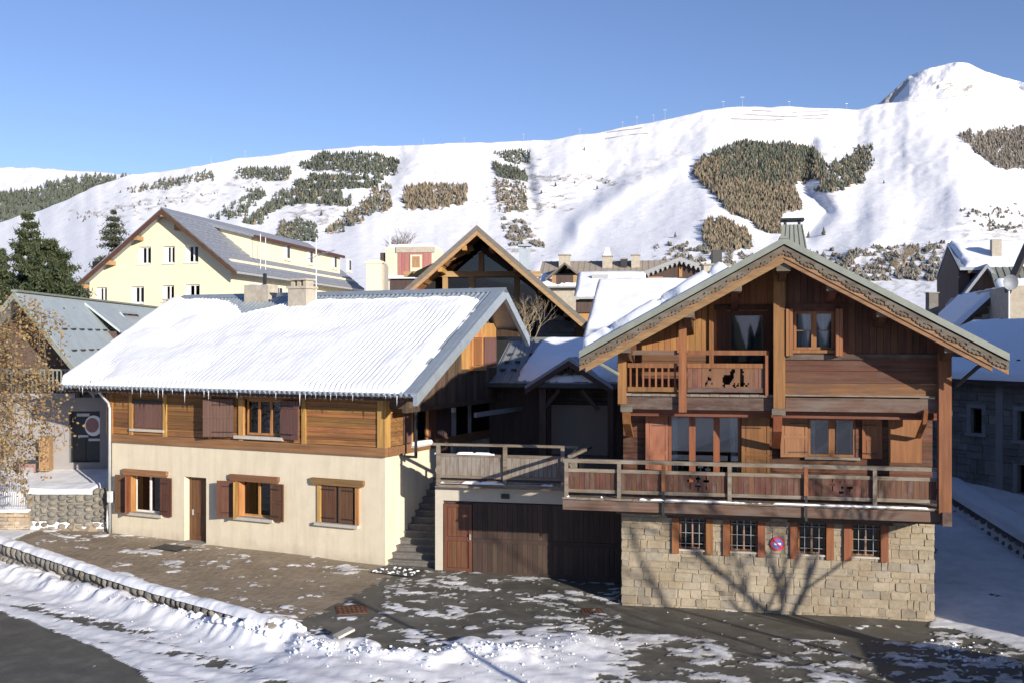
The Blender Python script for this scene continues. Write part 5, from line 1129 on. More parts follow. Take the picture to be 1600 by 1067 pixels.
m.box(mx-.6, mx+.6, my-.34, my-.3, zg-.01, zg+.014); m.box(mx-.6, mx+.6, my+.3, my+.34, zg-.01, zg+.014); m.box(mx-.6,mx+.6,my-.34,my+.34,zg-.02,zg-.004); m.build('grating', M['dkmetal'], o_)
# ================================================================= PORCH BUILDING AT THE BACK OF THE TERRACE
def hipless(parent, name, a, b, c, d, th, mat): return MB().slab(a, b, c, d, th).build(name, mat, parent)
PO = Fr(*[(893-800)/F*37.5, 37.5], 1137); pb = PO.empty('entrance_porch', 'dark timber porch building with small gable and taupe screen behind the terrace', 'porch', dz=3.08)
def pp(name, mat, *bx): 
    m = MB()
    for b in bx: m.box(b[0],b[1],b[2],b[3],b[4]-3.08,b[5]-3.08)
    return m.build(name, mat, pb)
zz = lambda px, py, t=0: PO.Z(px, py, t)
xl_, xr_ = PO.X(832), PO.X(962); zap, zev = zz(893,557,-.6), zz(832,597,-.6)
g = lambda x: zap-.12-(zap-zev)*abs(x)/abs(xl_)
for a, b in ((xl_-.15, 0), (0, -xl_+.15)):
    MB().slab((a,-.7,g(a)-3.08+.1),(b,-.7,g(b)-3.08+.1),(b,3,g(b)-3.08+.1),(a,3,g(a)-3.08+.1),.12).build('gable_roof', M['slate'], pb)
    MB().slab((a,-.72,g(a)-3.08-.02),(b,-.72,g(b)-3.08-.02),(b,-.62,g(b)-3.08-.02),(a,-.62,g(a)-3.08-.02),.2).build('gable_verge', M['dkwood_h'], pb)
pp('porch_beam', M['dkwood_h'], (xl_+.1, -xl_-.1, -.3, -.1, zz(893,607), zz(893,600))); pp('porch_post', M['dkwood'], (xl_+.3, xl_+.55, -.3, -.05, 3.0, zz(893,607))); pp('porch_post', M['dkwood'], (-xl_-.1, -xl_+.12, -.3, -.05, 3.0, zz(893,607)))
pp('king_post', M['dkwood'], (-.08, .08, -.28, -.12, zz(893,600), g(0)-.2))
for s in (-1, 1):
    m = MB(); m.beam((s*.15,-.2,g(0)-.4-3.08), (s*1.35,-.2,zz(893,601)-3.08), .12, .14); m.beam((s*(-xl_-.45),-.2,zz(893,607)-.75-3.08), (s*(-xl_-1.05),-.2,zz(893,607)-.02-3.08), .12, .14); m.build('brace', M['dkwood'], pb)
planks_y = .8
ps_ = (PO.X(862,.8), PO.X(951,.8)); pzt = zz(905,632,.8)
for i in range(16):
    a = xl_+.1+i*.29; m = MB(); m.box(a+.004, a+.286, .85, .88, 0, g(a)-3.08-.1 if abs(a) < 2.6 else 2.4); m.build('wall_board', M['dkwood'], pb)
pp('taupe_screen', M['blind'], (ps_[0], ps_[1], .74, .78, 3.1, pzt)); pp('screen_box', M['dkwood_h'], (ps_[0]-.05, ps_[1]+.05, .68, .84, pzt, pzt+.14))
pp('house_wall', M['dkwood'], (-4.3, 3.0, .95, 1.2, 3.0, 5.9))
pp('plank_panel', M['dkwood_h'], (ps_[0], ps_[1], .7, .8, pzt+.5, pzt+.56), (ps_[0], ps_[1], .7, .8, pzt+.24, pzt+.3))
# main roof facing the terrace
e0, e1 = PO.X(763,-.5), 3.2; t1 = 3.4; ze = zz(763,597,-.5); zr = PO.Z(806,530,t1)
A = (e0,-.5,ze-3.08); B_ = (e1,-.5,ze-3.08); C_ = (e1,t1,zr-3.08); D_ = (e0,t1,zr-3.08)
hipless(pb, 'roof_deck', A, B_, C_, D_, .15, M['slate']); sl_ = (zr-ze)/(t1+.5)
for i in range(9): x = e0+.1+i*.3; MB().slab((x,-.5,ze-3.08+.035),(x+.07,-.5,ze-3.08+.035),(x+.07,t1,zr-3.08+.035),(x,t1,zr-3.08+.035),.04).build('roof_batten', M['metal_g'], pb)
part('ridge_cap', M['metal_g'], pb, (e0-.05, e1, t1-.1, t1+.15, zr-3.1, zr-3.0))
snowquad(pb, 'roof_snow', (e0+.9,-.45,ze-3.06), (e1,-.45,ze-3.06), (e1,t1-.15,zr-3.13), (e0+1.35,t1-.15,zr-3.13), .2, 70, 60, 21, edge=.15, rag=.6)
for (yy_, n_) in ((.4, 3), (1.1, 3), (1.8, 3)): 
    for k in range(n_): pp('snow_guard', M['dkmetal'], (e0+.25+k*.42, e0+.45+k*.42, yy_, yy_+.05, ze+sl_*(yy_+.5)+.0, ze+sl_*(yy_+.5)+.12))
pp('gutter', M['dkmetal'], (e0-.02, e1, -.62, -.5, ze-.16, ze-.02))
# ================================================================= SNOWY LINK ROOF BEHIND
K_ = Fr(*[(908-800)/F*44, 44], 1137); kb = K_.empty('snowy_annex', 'building with a plain thick white snow roof directly behind the big chalet', 'annex', dz=3.1)
z0, z1 = K_.Z(908,545)-3.1, 0; t1 = 6.2; z1 = K_.Z(945,437,t1)-3.1
part('wall', M['lw_h'], kb, (.3, 7.2, .6, t1+5, -.5, z0+.2))
for s in (0,):
    hipless(kb, 'roof_deck', (0,0,z0), (7.6,0,z0), (7.6,t1,z1), (0,t1,z1), .2, M['brownroof']); hipless(kb, 'roof_deck', (0,t1,z1), (7.6,t1,z1), (7.6,t1*2,z0), (0,t1*2,z0), .2, M['brownroof'])
snowquad(kb, 'roof_snow', (-.05,-.05,z0), (7.6,-.05,z0), (7.6,t1,z1-.12), (-.05,t1,z1-.12), .24, 70, 70, 31, edge=.12, rag=.1, amp=.2)
# ================================================================= CHALET IN THE MIDDLE (big glazed gable)
C = Fr(*[(745-800)/F*46, 46], 853); cb = C.empty('glazed_gable_chalet', 'tall chalet with orange soffit and glazed timber gable in the middle of the photo', 'chalet', dz=2.5)
Z0 = 2.5; cz = lambda px, py, t=0: C.Z(px, py, t)-Z0
za = cz(745,352); xr_, zr_ = C.X(918), cz(918,503); sc1 = (za-zr_)/xr_; xl_ = -xr_*1.02
rf2 = lambda x: za-sc1*abs(x)
dW = 2.8
for s, (a, b) in ((-1,(xl_,0)), (1,(0,xr_))):
    MB().slab((a,0,rf2(a)),(b,0,rf2(b)),(b,14,rf2(b)),(a,14,rf2(a)),.26).build('roof_deck', M['brownroof'], cb)
    MB().slab((a,-.03,rf2(a)-.263),(b,-.03,rf2(b)-.263),(b,.08,rf2(b)-.263),(a,.08,rf2(a)-.263),.2).build('verge_board', M['mid_beam'], cb)
    n_ = 16
    for i in range(n_):
        x0 = a+(b-a)*i/n_; x1 = a+(b-a)*(i+1)/n_; MB().slab((x0+.02,.1,rf2(x0)-.17),(x1-.02,.1,rf2(x1)-.17),(x1-.02,dW+1,rf2(x1)-.17),(x0+.02,dW+1,rf2(x0)-.17),.14).build('soffit_board', M['mid_soff'], cb)
    for fr_ in (.12, .34, .56, .8):
        x = s*abs(xl_)*fr_; part('purlin', M['mid_soff'], cb, (x-.10, x+.10, .6, dW+.2, rf2(x)-.55, rf2(x)-.34))
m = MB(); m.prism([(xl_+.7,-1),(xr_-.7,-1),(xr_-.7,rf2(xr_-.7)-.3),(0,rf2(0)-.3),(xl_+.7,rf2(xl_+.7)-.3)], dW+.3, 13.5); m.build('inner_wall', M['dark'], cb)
zt1, zt2 = cz(770,429,dW), cz(800,479,dW)
part('glazing', M['glass_dark'], cb, *[(C.X(a,dW)+.05, C.X(b,dW)-.05, dW+.1, dW+.12, c, d) for a, b, c, d in ((690,738,zt2,zt1),(738,805,zt2,zt1),(805,840,zt2,zt1))])
m = MB(); m.prism([(xl_+1.8,zt1+.1),(xr_-2.4,zt1+.1),(.05,rf2(0)-.9)], dW+.1, dW+.12); m.build('gable_glazing', M['glass_dark'], cb)
part('tie_beam', M['mid_beam'], cb, (xl_+1.4, xr_-2.1, dW-.25, dW+.05, zt1-.13, zt1+.13)); part('sill_beam', M['mid_beam'], cb, (C.X(800,dW), C.X(840,dW), dW-.2, dW+.05, zt2-.12, zt2+.12))
for a in (696, 738, 808): x = C.X(a,dW); part('gable_post', M['mid_post'], cb, (x-.12, x+.12, dW-.2, dW+.05, zt2-1.5 if a < 800 else zt2, zt1-.13))
x = C.X(752,dW); part('king_post', M['mid_post'], cb, (x-.12, x+.12, dW-.2, dW+.04, zt1+.13, rf2(0)-1.0))
m = MB(); m.beam((xl_+2.0,dW-.9,zt1-.1),(-.3,dW-.9,rf2(0)-.85),.22,.26); m.build('rafter_brace', M['mid_soff'], cb)
m = MB(); m.beam((.05,dW-.1,rf2(0)-.8),(xr_-1.2,dW-.1,zt2+.1),.2,.28); m.build('rafter_brace', M['dkwood_h'], cb)
for (a0, a1) in ((C.X(838,dW-.2), C.X(898,dW-.2)),):
    zt = cz(860,482,dW-.2); stonewall(cb, a0, a1, cz(850,525,dW)-.6, zt, dW-.25, M['stone_g'], ch=(.22,.4), cw=(.3,.7), dpt=.2, top=lambda x: min(zt, zt-(x-a0-.7)*.55 if x > a0+.7 else zt)); part('stone_backing', M['mortar_g'], cb, (a0+.02, a1-.45, dW-.15, dW+.25, -1, zt-.65))
part('lower_boarding', M['mid_soff'], cb, (C.X(880,dW), C.X(905,dW)+.6, dW-.1, dW+.1, 0, cz(890,512,dW)))
# bare shrub in front of the stone corner
def barebush(name, x, y, z, h, r, lab, cat, n, seed, mat, stem=.02, grp=None):
    rs = random.Random(seed); e = empty(name, (x,y,z), lab, cat, grp); m = MB()
    def br(p, d, l, w, dep):
        q = p+d*l; mid = p+d*l*.5+mathutils.Vector((rs.uniform(-1,1),rs.uniform(-1,1),rs.uniform(-.3,.6)))*l*.08; m.tube([p, mid, q], [w, w*.8, w*.55], 4 if dep else 5, cap=False)
        if dep < 4:
            for _ in range(3 if dep < 3 else 2):
                dd = (d+mathutils.Vector((rs.uniform(-1,1),rs.uniform(-1,1),rs.uniform(-.25,.55)))*.75).normalized(); br(p+d*l*rs.uniform(.45,1.), dd, l*rs.uniform(.5,.75), w*.55, dep+1)
    for _ in range(n):
        a = rs.uniform(0, 6.28); d = mathutils.Vector((math.cos(a)*r/h*rs.uniform(.2,1), math.sin(a)*r/h*rs.uniform(.2,1), 1)).normalized(); br(mathutils.Vector((math.cos(a)*.05,math.sin(a)*.05,0)), d, h*rs.uniform(.35,.5), stem, 0)
    m.build('branches', mat, e); return e
M['twig'] = plain('pale_twig', (.36,.29,.20), .9, 0, .2, 8, 0); M['twig_d'] = plain('brown_twig', (.17,.13,.10), .9, 0, .2, 8, 0)
bx_, by_, bz_ = W(826, 545, 42.5); barebush('bare_shrub', bx_, by_, bz_, 2.6, 1.2, 'leafless pale shrub before the stone corner of the glazed chalet', 'shrub', 9, 4, M['twig'], .028)
# ================================================================= YELLOW BUILDING
Y_ = Fr(*[(362-800)/F*72, 72], 1093); Z0 = 3.; yb = Y_.empty('yellow_building', 'large pale yellow rendered building with a slate blue roof and a long dormer', 'building', dz=Z0)
yz = lambda px, py, t=0: Y_.Z(px, py, t)-Z0
xl_, xr_ = Y_.X(140), .0; xa, za = Y_.X(257,-.5), yz(257,326,-.5); xe, ze = Y_.X(374,-.5), yz(374,424,-.5)
s1 = (za-ze)/(xe-xa); rfy = lambda x: za-s1*abs(x-xa); xe2 = 2*xa-xe-1.1
DP = 26
wins_ = []
for (a, b, c, d) in ((216,236,386,413),(255,273,385,412),(289,310,384,411),(150,167,449,472),(205,225,448,474),(253,272,446,472),(290,312,445,471)):
    wins_.append((Y_.X(a), Y_.X(b), yz((a+b)/2,d), yz((a+b)/2,c)))
holewall(yb, 'gable_wall', M['yellow'], xl_, xr_, -3, 1, 0, .25, [])
xs_ = sorted({xl_, xr_, xa} | {v for h in wins_ for v in h[:2]}); m = MB()
# gable wall with openings, trimmed to the roof
zs_ = sorted({1.0} | {v for h in wins_ for v in h[2:]}); zs_.append(za+1)
xx = sorted(set(xs_) | set(np.linspace(xl_, xr_, 61).tolist()))
for a, b in zip(xx[:-1], xx[1:]):
    for c, d in zip(zs_[:-1], zs_[1:]):
        if any(h[0] <= a+1e-4 and h[1] >= b-1e-4 and h[2] <= c+1e-4 and h[3] >= d-1e-4 for h in wins_): continue
        ta, tb_ = min(d, rfy(a)-.25), min(d, rfy(b)-.25)
        if ta <= c and tb_ <= c: continue
        m.add([(a,0,c),(b,0,c),(b,0,max(c,tb_)),(a,0,max(c,ta))], [(0,1,2,3)])
for a, b, c, d in wins_: m.add([(a,0,c),(b,0,c),(b,.25,c),(a,.25,c)],[(3,2,1,0)]); m.add([(a,0,d),(b,0,d),(b,.25,d),(a,.25,d)],[(0,1,2,3)]); m.add([(a,0,c),(a,.25,c),(a,.25,d),(a,0,d)],[(3,2,1,0)]); m.add([(b,0,c),(b,.25,c),(b,.25,d),(b,0,d)],[(0,1,2,3)])
m.build('gable_wall', M['yellow'], yb)
for h in wins_: window(yb, h[0]+.25, h[1], h[2], h[3], .14, 2, M['wframe'], .09, 0, M['glass_dark']); part('window_panel', M['wframe'], yb, (h[0], h[0]+.25, .14, .2, h[2], h[3])); part('sill', M['wframe'], yb, (h[0]-.05, h[1]+.05, -.08, .05, h[2]-.07, h[2]))
part('side_wall', M['yellow'], yb, (-.3, .0, .01, DP, -3, ze+.9)); part('inner_core', M['dark'], yb, (xl_+.05, -.3, .26, DP, -3, ze+.9))
for i in range(5): y = 3.+i*4.6; zt = ze-.35; o = part('side_window', M['wframe'], yb, (-.02, .03, y, y+1.3, zt-1.6, zt-.3)); part('pane', M['glass_dark'], o, (.03, .035, y+.1, y+.6, zt-1.5, zt-.4)); part('pane', M['glass_dark'], o, (.03, .035, y+.7, y+1.2, zt-1.5, zt-.4))
for (a, b) in ((xe2,xa),(xa,xe)):
    MB().slab((a,-.9,rfy(a)),(b,-.9,rfy(b)),(b,DP+.5,rfy(b)),(a,DP+.5,rfy(a)),.25).build('roof_deck', M['slate'], yb)
    MB().slab((a,-.93,rfy(a)-.08),(b,-.93,rfy(b)-.08),(b,-.85,rfy(b)-.08),(a,-.85,rfy(a)-.08),.35).build('verge_board', M['soffit'], yb)
for i in range(9):          # overlapping courses of the roofing
    f0 = i/9; xa0 = xa+(xe-xa)*f0; xb0 = xa+(xe-xa)*(i+1)/9; MB().slab((xa0,-.95,rfy(xa0)+.03),(xb0+.05,-.95,rfy(xb0)+.07),(xb0+.05,DP+.5,rfy(xb0)+.07),(xa0,DP+.5,rfy(xa0)+.03),.06).build('roofing_course', M['slate'], yb)
    for k in range(14):
        if k < 13 and i > 0: y = -.2+k*.9+(.45 if i % 2 else 0); part('snow_guard', M['slate'], yb, (xb0-.30, xb0-.24, y, y+.25, rfy(xb0-.3)+.03, rfy(xb0-.3)+.10))
part('gutter', M['zinc'], yb, (xe-.05, xe+.12, -.9, DP, ze-.2, ze-.05)); 
for fr_ in (.0, .30, .62, .93): x = xa+(xe2-xa)*fr_; part('purlin', M['mid_beam'], yb, (x-.14, x+.14, -.85, .0, rfy(x)-.62, rfy(x)-.32))
x = xa+(xe-xa)*.12; part('purlin', M['mid_beam'], yb, (x-.05, x+.4, -.3, .05, rfy(x)-1.0, rfy(x)-.5))
# long dormer
dxw = xa+(xe-xa)*.70; dz0 = rfy(dxw); dz1 = rfy(xa+(xe-xa)*.12)-.05; dy0, dy1 = 5.2, DP-1.5; dtop = dz0+1.75
m = MB(); m.add([(dxw,dy0,dz0-.2),(dxw,dy1,dz0-.2),(dxw,dy1,dtop),(dxw,dy0,dtop)],[(0,1,2,3)]); m.add([(dxw,dy0,dz0-.2),(dxw,dy0,dtop),(xa+(xe-xa)*.15,dy0,dz1)],[(0,1,2)]); m.build('dormer_wall', M['yellow'], yb)
x1_ = xa+(xe-xa)*.10
MB().slab((x1_,dy0-.4,dz1+.15),(dxw+.35,dy0-.4,dtop+.02),(dxw+.35,dy1+.3,dtop+.02),(x1_,dy1+.3,dz1+.15),.2).build('dormer_roof', M['slate'], yb); part('dormer_fascia', M['soffit'], yb, (dxw+.33, dxw+.40, dy0-.4, dy1+.3, dtop-.25, dtop-.02))
for a in (448, 484, 522, 545):
    yv = Y_.ps(a, 420, dxw)[0]; o = part('dormer_window', M['wframe'], yb, (dxw+.005, dxw+.05, yv-.65, yv+.65, dz0+.45, dz0+1.6)); part('pane', M['glass_dark'], o, (dxw+.05, dxw+.055, yv+.02, yv+.55, dz0+.55, dz0+1.5)); part('dormer_sill', M['yellow'], yb, (dxw, dxw+.12, yv-.7, yv+.7, dz0+.3, dz0+.44))
for (a, c, t) in ((407,366,9.), (415,372,11.)): yv = Y_.ps(a, 440, xa+(xe-xa)*.9)[0]; x = xa+(xe-xa)*.9; m = MB(); m.tube([(x,yv,rfy(x)),(x,yv,Y_.ps(a,c,x)[1]-3)],.03,5); m.build('roof_mast', M['zinc'], yb)
o = MB().tube([(0,0,0)],.1) if False else None
stx, sty, stz = W(585, 450, 92); st = empty('beige_block', (stx, sty, stz-3), 'tall beige rendered block with bushes on top right of the slate roof end', 'annex'); part('wall', M['cream'], st, (-.75, .7, 0, 3, -3, 5.2)); part('parapet', M['cream'], st, (-.85, .8, -.1, 3.1, 5.201, 5.4)); part('wall_side', M['chim'], st, (.705, .9, 0, 3, -3, 5.1))
part('roof_snow', M['snow'], st, (-.6, .5, .3, 2.7, 5.401, 5.5))
pkx, pky, pkz = W(640, 440, 120); pk = empty('red_boarded_house', (pkx, pky, pkz-5), 'small building with faded red boards and square window left of the glazed chalet', 'house', None, -.12)
part('wall', M['cream'], pk, (-2.9, 2.9, 0, 6, -3, 6.5)); 
for i in range(9): part('wall_board', M['pink'], pk, (-1.4+i*.45, -1.4+i*.45+.43, -.06, -.003, 5.4+.25, 8.35))
part('upper_wall', M['cream'], pk, (-2.9, 2.9, 0, 6, 6.5, 9.0)); part('fascia', M['chim'], pk, (-1.6, 3.0, -.15, .0, 8.36, 9.05)); part('window_frame', M['cream'], pk, (.1, 1.5, -.14, -.06, 6.1, 8.1)); part('shutter', M['mid_post'], pk, (.35, 1.25, -.16, -.14, 6.6, 7.9)); part('ledge', M['snow'], pk, (-2.6, 2.6, -.7, .0, 5.3, 5.62)); part('lower_wall', M['dkwood'], pk, (-2.2, 2.0, -.2, -.005, -3, 5.28))
part('side_boarding', M['dkwood'], pk, (-3.6, -2.905, .3, 5.5, -3, 8.4)); snowquad(pk, 'roof_snow', (-2.9,0,9.0), (2.9,0,9.0), (2.9,6,9.0), (-2.9,6,9.0), .4, 20, 20, 4, edge=.3)
bx_, by_, bz_ = W(628, 412, 150); barebush('bare_tree', bx_, by_, bz_-1, 6.0, 2.6, 'leafless grey tree above the red boarded house', 'tree', 14, 8, M['twig_d'], .10)
mx_, my_, mz_ = W(609, 400, 125); ms_ = empty('white_mast', (mx_, my_, mz_-5), 'thin white mast rising left of the leafless grey tree', 'mast'); MB().tube([(0,0,0),(0,0,7.5)], [.16,.1], 6).build('pole', M['wframe'], ms_)
# ================================================================= GREY SHEET ROOF HOUSE ON THE LEFT
G = Fr(*[(22-800)/F*40, 40], 673); Z0 = 2.2; gb = G.empty('grey_roof_house', 'long house with pale grey sheet roof and dark double door bearing a round emblem', 'house', dz=Z0)
zg_ = lambda px, py, t=0: G.Z(px, py, t)-Z0
za = zg_(22,455); xe, ze = G.X(125), zg_(125,583); s3 = (za-ze)/xe; xq = xe*1.22; rg3 = lambda x: za-s3*abs(x); LEN = 24
for a, b in ((-xq,0),(0,xq)):
    MB().slab((a,0,rg3(a)),(b,0,rg3(b)),(b,LEN,rg3(b)),(a,LEN,rg3(a)),.12).build('roof_deck', M['metal_r'], gb); MB().slab((a,-.04,rg3(a)-.02),(b,-.04,rg3(b)-.02),(b,.06,rg3(b)-.02),(a,.06,rg3(a)-.02),.28).build('verge_board', M['metal_g'], gb)
for k, fr_ in enumerate((.38, .60, .80)):
    x = xq*fr_
    for i in range(9): y = .9+i*1.05+k*.2; m = MB(); m.box(x-.05, x+.05, y, y+.45, rg3(x)+.0, rg3(x)+.07); m.build('snow_guard', M['dkmetal'], gb)
for i in range(0): y = .4+i*2.; MB().slab((0,y,za+.03),(xq,y,rg3(xq)+.03),(xq,y+.04,rg3(xq)+.03),(0,y+.04,za+.03),.04).build('roof_seam', M['metal_r'], gb)
part('ridge_cap', M['metal_g'], gb, (-.12, .14, 0, LEN, za-.03, za+.05))
m = MB(); m.prism([(-xq+.3,2.9),(xq-.3,2.9),(xq-.3,rg3(xq-.3)-.2),(0,za-.2),(-xq+.3,rg3(xq-.3)-.2)], 1.6, LEN-.3); m.build('gable_wall', M['dkwood'], gb)
dY = 1.3
dr = (G.X(108,dY), G.X(156,dY), zg_(130,722,dY), zg_(130,642,dY))
holewall(gb, 'rendered_wall', M['grey_w'], -8, G.X(178,dY), -.3, 2.85, dY, .3, [dr]); part('wall_core', M['dark'], gb, (-8, G.X(178,dY)-.02, dY+.32, LEN, -.3, 2.84))
part('rendered_side', M['grey_w'], gb, (G.X(178,dY)-.02, G.X(178,dY), dY+.01, LEN, -.3, 2.85))
hw = (dr[1]-dr[0])/2
for i in range(2): o = part('door', M['dkmetal'], gb, (dr[0]+i*hw+.01, dr[0]+(i+1)*hw-.01, dY+.18, dY+.24, dr[2], dr[3]))
part('letter_plate', M['zinc'], gb, (dr[0]+.25, dr[0]+.75, dY+.16, dY+.18, dr[3]-.22, dr[3]-.1), (dr[0]+.3, dr[0]+.7, dY+.16, dY+.18, (dr[2]+dr[3])/2-.03, (dr[2]+dr[3])/2+.06))
ex, ez_ = (dr[0]+dr[1])/2+hw*.5, dr[3]-.6; m = MB(); m.add([(ex+.36*math.cos(6.283*k/24), dY+.172, ez_+.42*math.sin(6.283*k/24)) for k in range(24)], [tuple(range(24))]); m.build('door_emblem', M['white'], gb)
m = MB(); m.add([(ex-.05+.26*math.cos(6.283*k/24), dY+.168, ez_+.02+.3*math.sin(6.283*k/24)) for k in range(24)], [tuple(range(24))]); m.build('emblem_disc', M['emb'], gb); m = MB(); m.box(ex-.2, ex+.34, dY+.168, dY+.172, ez_-.62, ez_-.52); m.build('emblem_text_bar', M['zinc'], gb)
part('balcony_slab', M['grey_w'], gb, (-6, G.X(125,dY), dY-.6, dY, 2.86, 3.05))
for i in range(30): x = -2+i*.18+.0; 
for i in range(26): part('baluster', M['metal_g'], gb, (G.X(125,dY-.5)-.1-i*.16, G.X(125,dY-.5)-.04-i*.16, dY-.56, dY-.53, 3.1, 3.95))
part('balcony_rail', M['metal_g'], gb, (-4, G.X(125,dY-.5), dY-.58, dY-.5, 3.95, 4.02)); part('door_awning', M['dkmetal'], gb, (G.X(130,dY), G.X(178,dY)-.1, dY-.2, dY, 2.86, 3.0))
part('tall_planter_box', M['mid_post'], gb, (G.X(68,dY), G.X(84,dY), dY-.5, dY-.05, -.05, 1.3))
# blank red and white panel and vending box at the left of the door
vb = G.empty('red_notice_board', 'faded red notice panel on a dark frame, half hidden by the autumn leaves', 'notice board', dx=G.X(45,dY-.3), dy=dY-.5, dz=0)
part('frame', M['dkmetal'], vb, (-.42, .42, 0, .1, 0, 2.6)); part('panel', M['emb'], vb, (-.3, .34, -.012, -.002, 1.3, 2.45)); part('stripe', M['grey_w'], vb, (-.2, .26, -.018, -.013, 1.95, 2.3)); part('stripe', M['grey_w'], vb, (-.16, .2, -.018, -.013, 1.6, 1.7))
# skylight, side dormer, chimney
xk = xq*.42; yk = G.ps(203, 497, xk)[0]
def onroof(x0, x1, y0, y1, th, lift=0.0): return MB().slab((x0,y0,rg3(x0)+lift),(x1,y0,rg3(x1)+lift),(x1,y1,rg3(x1)+lift),(x0,y1,rg3(x0)+lift),th)
xk0 = [x for x in np.linspace(.3, xq, 60)]
def roofpt(px, py):      # where the line of sight meets the right roof slope
    best = min(np.linspace(.05, xq*1.4, 400), key=lambda x: abs(G.ps(px, py, x)[1]-Z0+0-rg3(x)) if G.ps(px,py,x)[0] > 0 else 1e9); return best, G.ps(px, py, best)[0]
a1 = roofpt(187, 489); a2 = roofpt(222, 503); o = onroof(min(a1[0],a2[0]), max(a1[0],a2[0]), min(a1[1],a2[1]), max(a1[1],a2[1]), .1, .1).build('skylight', M['zinc'], gb)
onroof(min(a1[0],a2[0])+.12, max(a1[0],a2[0])-.12, min(a1[1],a2[1])+.12, max(a1[1],a2[1])-.12, .02, .13).build('pane', M['glass_dark'], o)
b1 = roofpt(178, 531); xd, yd = b1
m = MB(); m.add([(xd-1.3,yd-.1,rg3(xd-1.3)+.05),(xd+.3,yd-.1,rg3(xd)+.35),(xd+.3,yd+3.4,rg3(xd)+.35),(xd-1.3,yd+3.4,rg3(xd-1.3)+.05)],[(0,1,2,3)]); o = MB().slab((xd-1.3,yd-.1,rg3(xd-1.3)+.08),(xd+.3,yd-.1,rg3(xd)+.45),(xd+.3,yd+3.4,rg3(xd)+.45),(xd-1.3,yd+3.4,rg3(xd-1.3)+.08),.12).build('shed_dormer_roof', M['metal_r'], gb); part('shed_dormer_wall', M['dkwood'], gb, (xd-.3, xd+.1, yd+.05, yd+3.3, rg3(xd)-.1, rg3(xd)+.4))
cx_, cy_ = roofpt(271, 502); zc_ = rg3(cx_); ct = G.ps(271, 478, cx_)[1]-Z0
o = part('chimney', M['chim'], gb, (cx_-.5, cx_+.5, cy_-.4, cy_+.4, zc_-.8, ct)); part('chimney_slots', M['dkmetal'], o, (cx_-.45, cx_+.45, cy_-.36, cy_+.36, ct+.002, ct+.3)); part('chimney_pillar', M['chim'], o, *[(cx_+a-.1, cx_+a+.1, cy_-.42, cy_+.42, ct+.001, ct+.32) for a in (-.42, 0, .42)]); part('chimney_lid', M['conc'], o, (cx_-.58, cx_+.58, cy_-.45, cy_+.45, ct+.321, ct+.4))
# ================================================================= STONE HOUSE ACROSS THE LANE ON THE RIGHT
def dirframe(x, y, ux, uy):
    f = Fr(x, y, 900); n = math.hypot(ux, uy); f.u = (ux/n, uy/n); f.v = (-f.u[1], f.u[0]); f.rot = math.atan2(f.u[1], f.u[0]); return f
Sx = dirframe(16.6-1.2, 39+2.6, .42, -.905); Z0 = 1.6; sb = Sx.empty('stone_house', 'grey stone house with a smooth snow roof across the shaded lane on the right', 'house', dz=Z0)
sz_ = lambda px, py, t=0: Sx.Z(px, py, t)-Z0
ez0 = sz_(1540,592)
ws = [(Sx.X(1517), Sx.X(1535), sz_(1526,676), sz_(1526,637)), (Sx.X(1590), Sx.X(1590)+1.1, sz_(1592,687), sz_(1592,641)), (Sx.X(1590), Sx.X(1590)+1.1, sz_(1592,760)-.2, sz_(1592,725))]
Ls = Sx.X(1600)+4.5
holewall(sb, 'wall_face', M['mortar_g'], 0, Ls, -2, ez0, 0.02, .3, ws)
stonewall(sb, .02, Ls-2.5, -1.2, ez0-.1, -.02, M['stone_d'], ws+[(Sx.X(1557), Sx.X(1568), -3, 9)], ch=(.22,.42), cw=(.28,.75), dpt=.06, rnd=random.Random(3))
part('side_wall', M['mortar_g'], sb, (0, Ls, .33, 8.5, -2, ez0)); part('pilaster', M['grey_w'], sb, (Sx.X(1557), Sx.X(1568), -.05, .02, -2, ez0))
for a, b, c, d in ws: part('window_surround', M['grey_w'], sb, (a-.16, a, -.04, .02, c, d+.15), (b, b+.16, -.04, .02, c, d+.15), (a, b, -.04, .02, d, d+.15), (a-.2, b+.2, -.1, .02, c-.12, c)); window(sb, a, b, c, d, .15, 1, M['dkmetal'], .06, 0, M['glass_dark'])
t2 = 5.2; zr2 = ez0+2.15
hipless(sb, 'roof_deck', (-.5,-.55,ez0), (Ls+.4,-.55,ez0), (Ls+.4,t2,zr2), (-.5,t2,zr2), .18, M['dkwood_h']); hipless(sb, 'roof_deck', (-.5,t2,zr2), (Ls+.4,t2,zr2), (Ls+.4,2*t2,ez0), (-.5,2*t2,ez0), .18, M['dkwood_h'])
snowquad(sb, 'roof_snow', (-.45,-.6,ez0+.01), (Ls+.3,-.6,ez0+.01), (Ls+.3,t2,zr2+.01), (-.45,t2,zr2+.01), .22, 90, 50, 41, edge=.15, rag=.1, amp=.15)
for i in range(16): x = Sx.X(1510,.6)+i*.55; z = ez0+(zr2-ez0)*(1.15)/(t2+.55); part('snow_guard', M['dkmetal'], sb, (x, x+.12, .6, .65, z, z+.30))
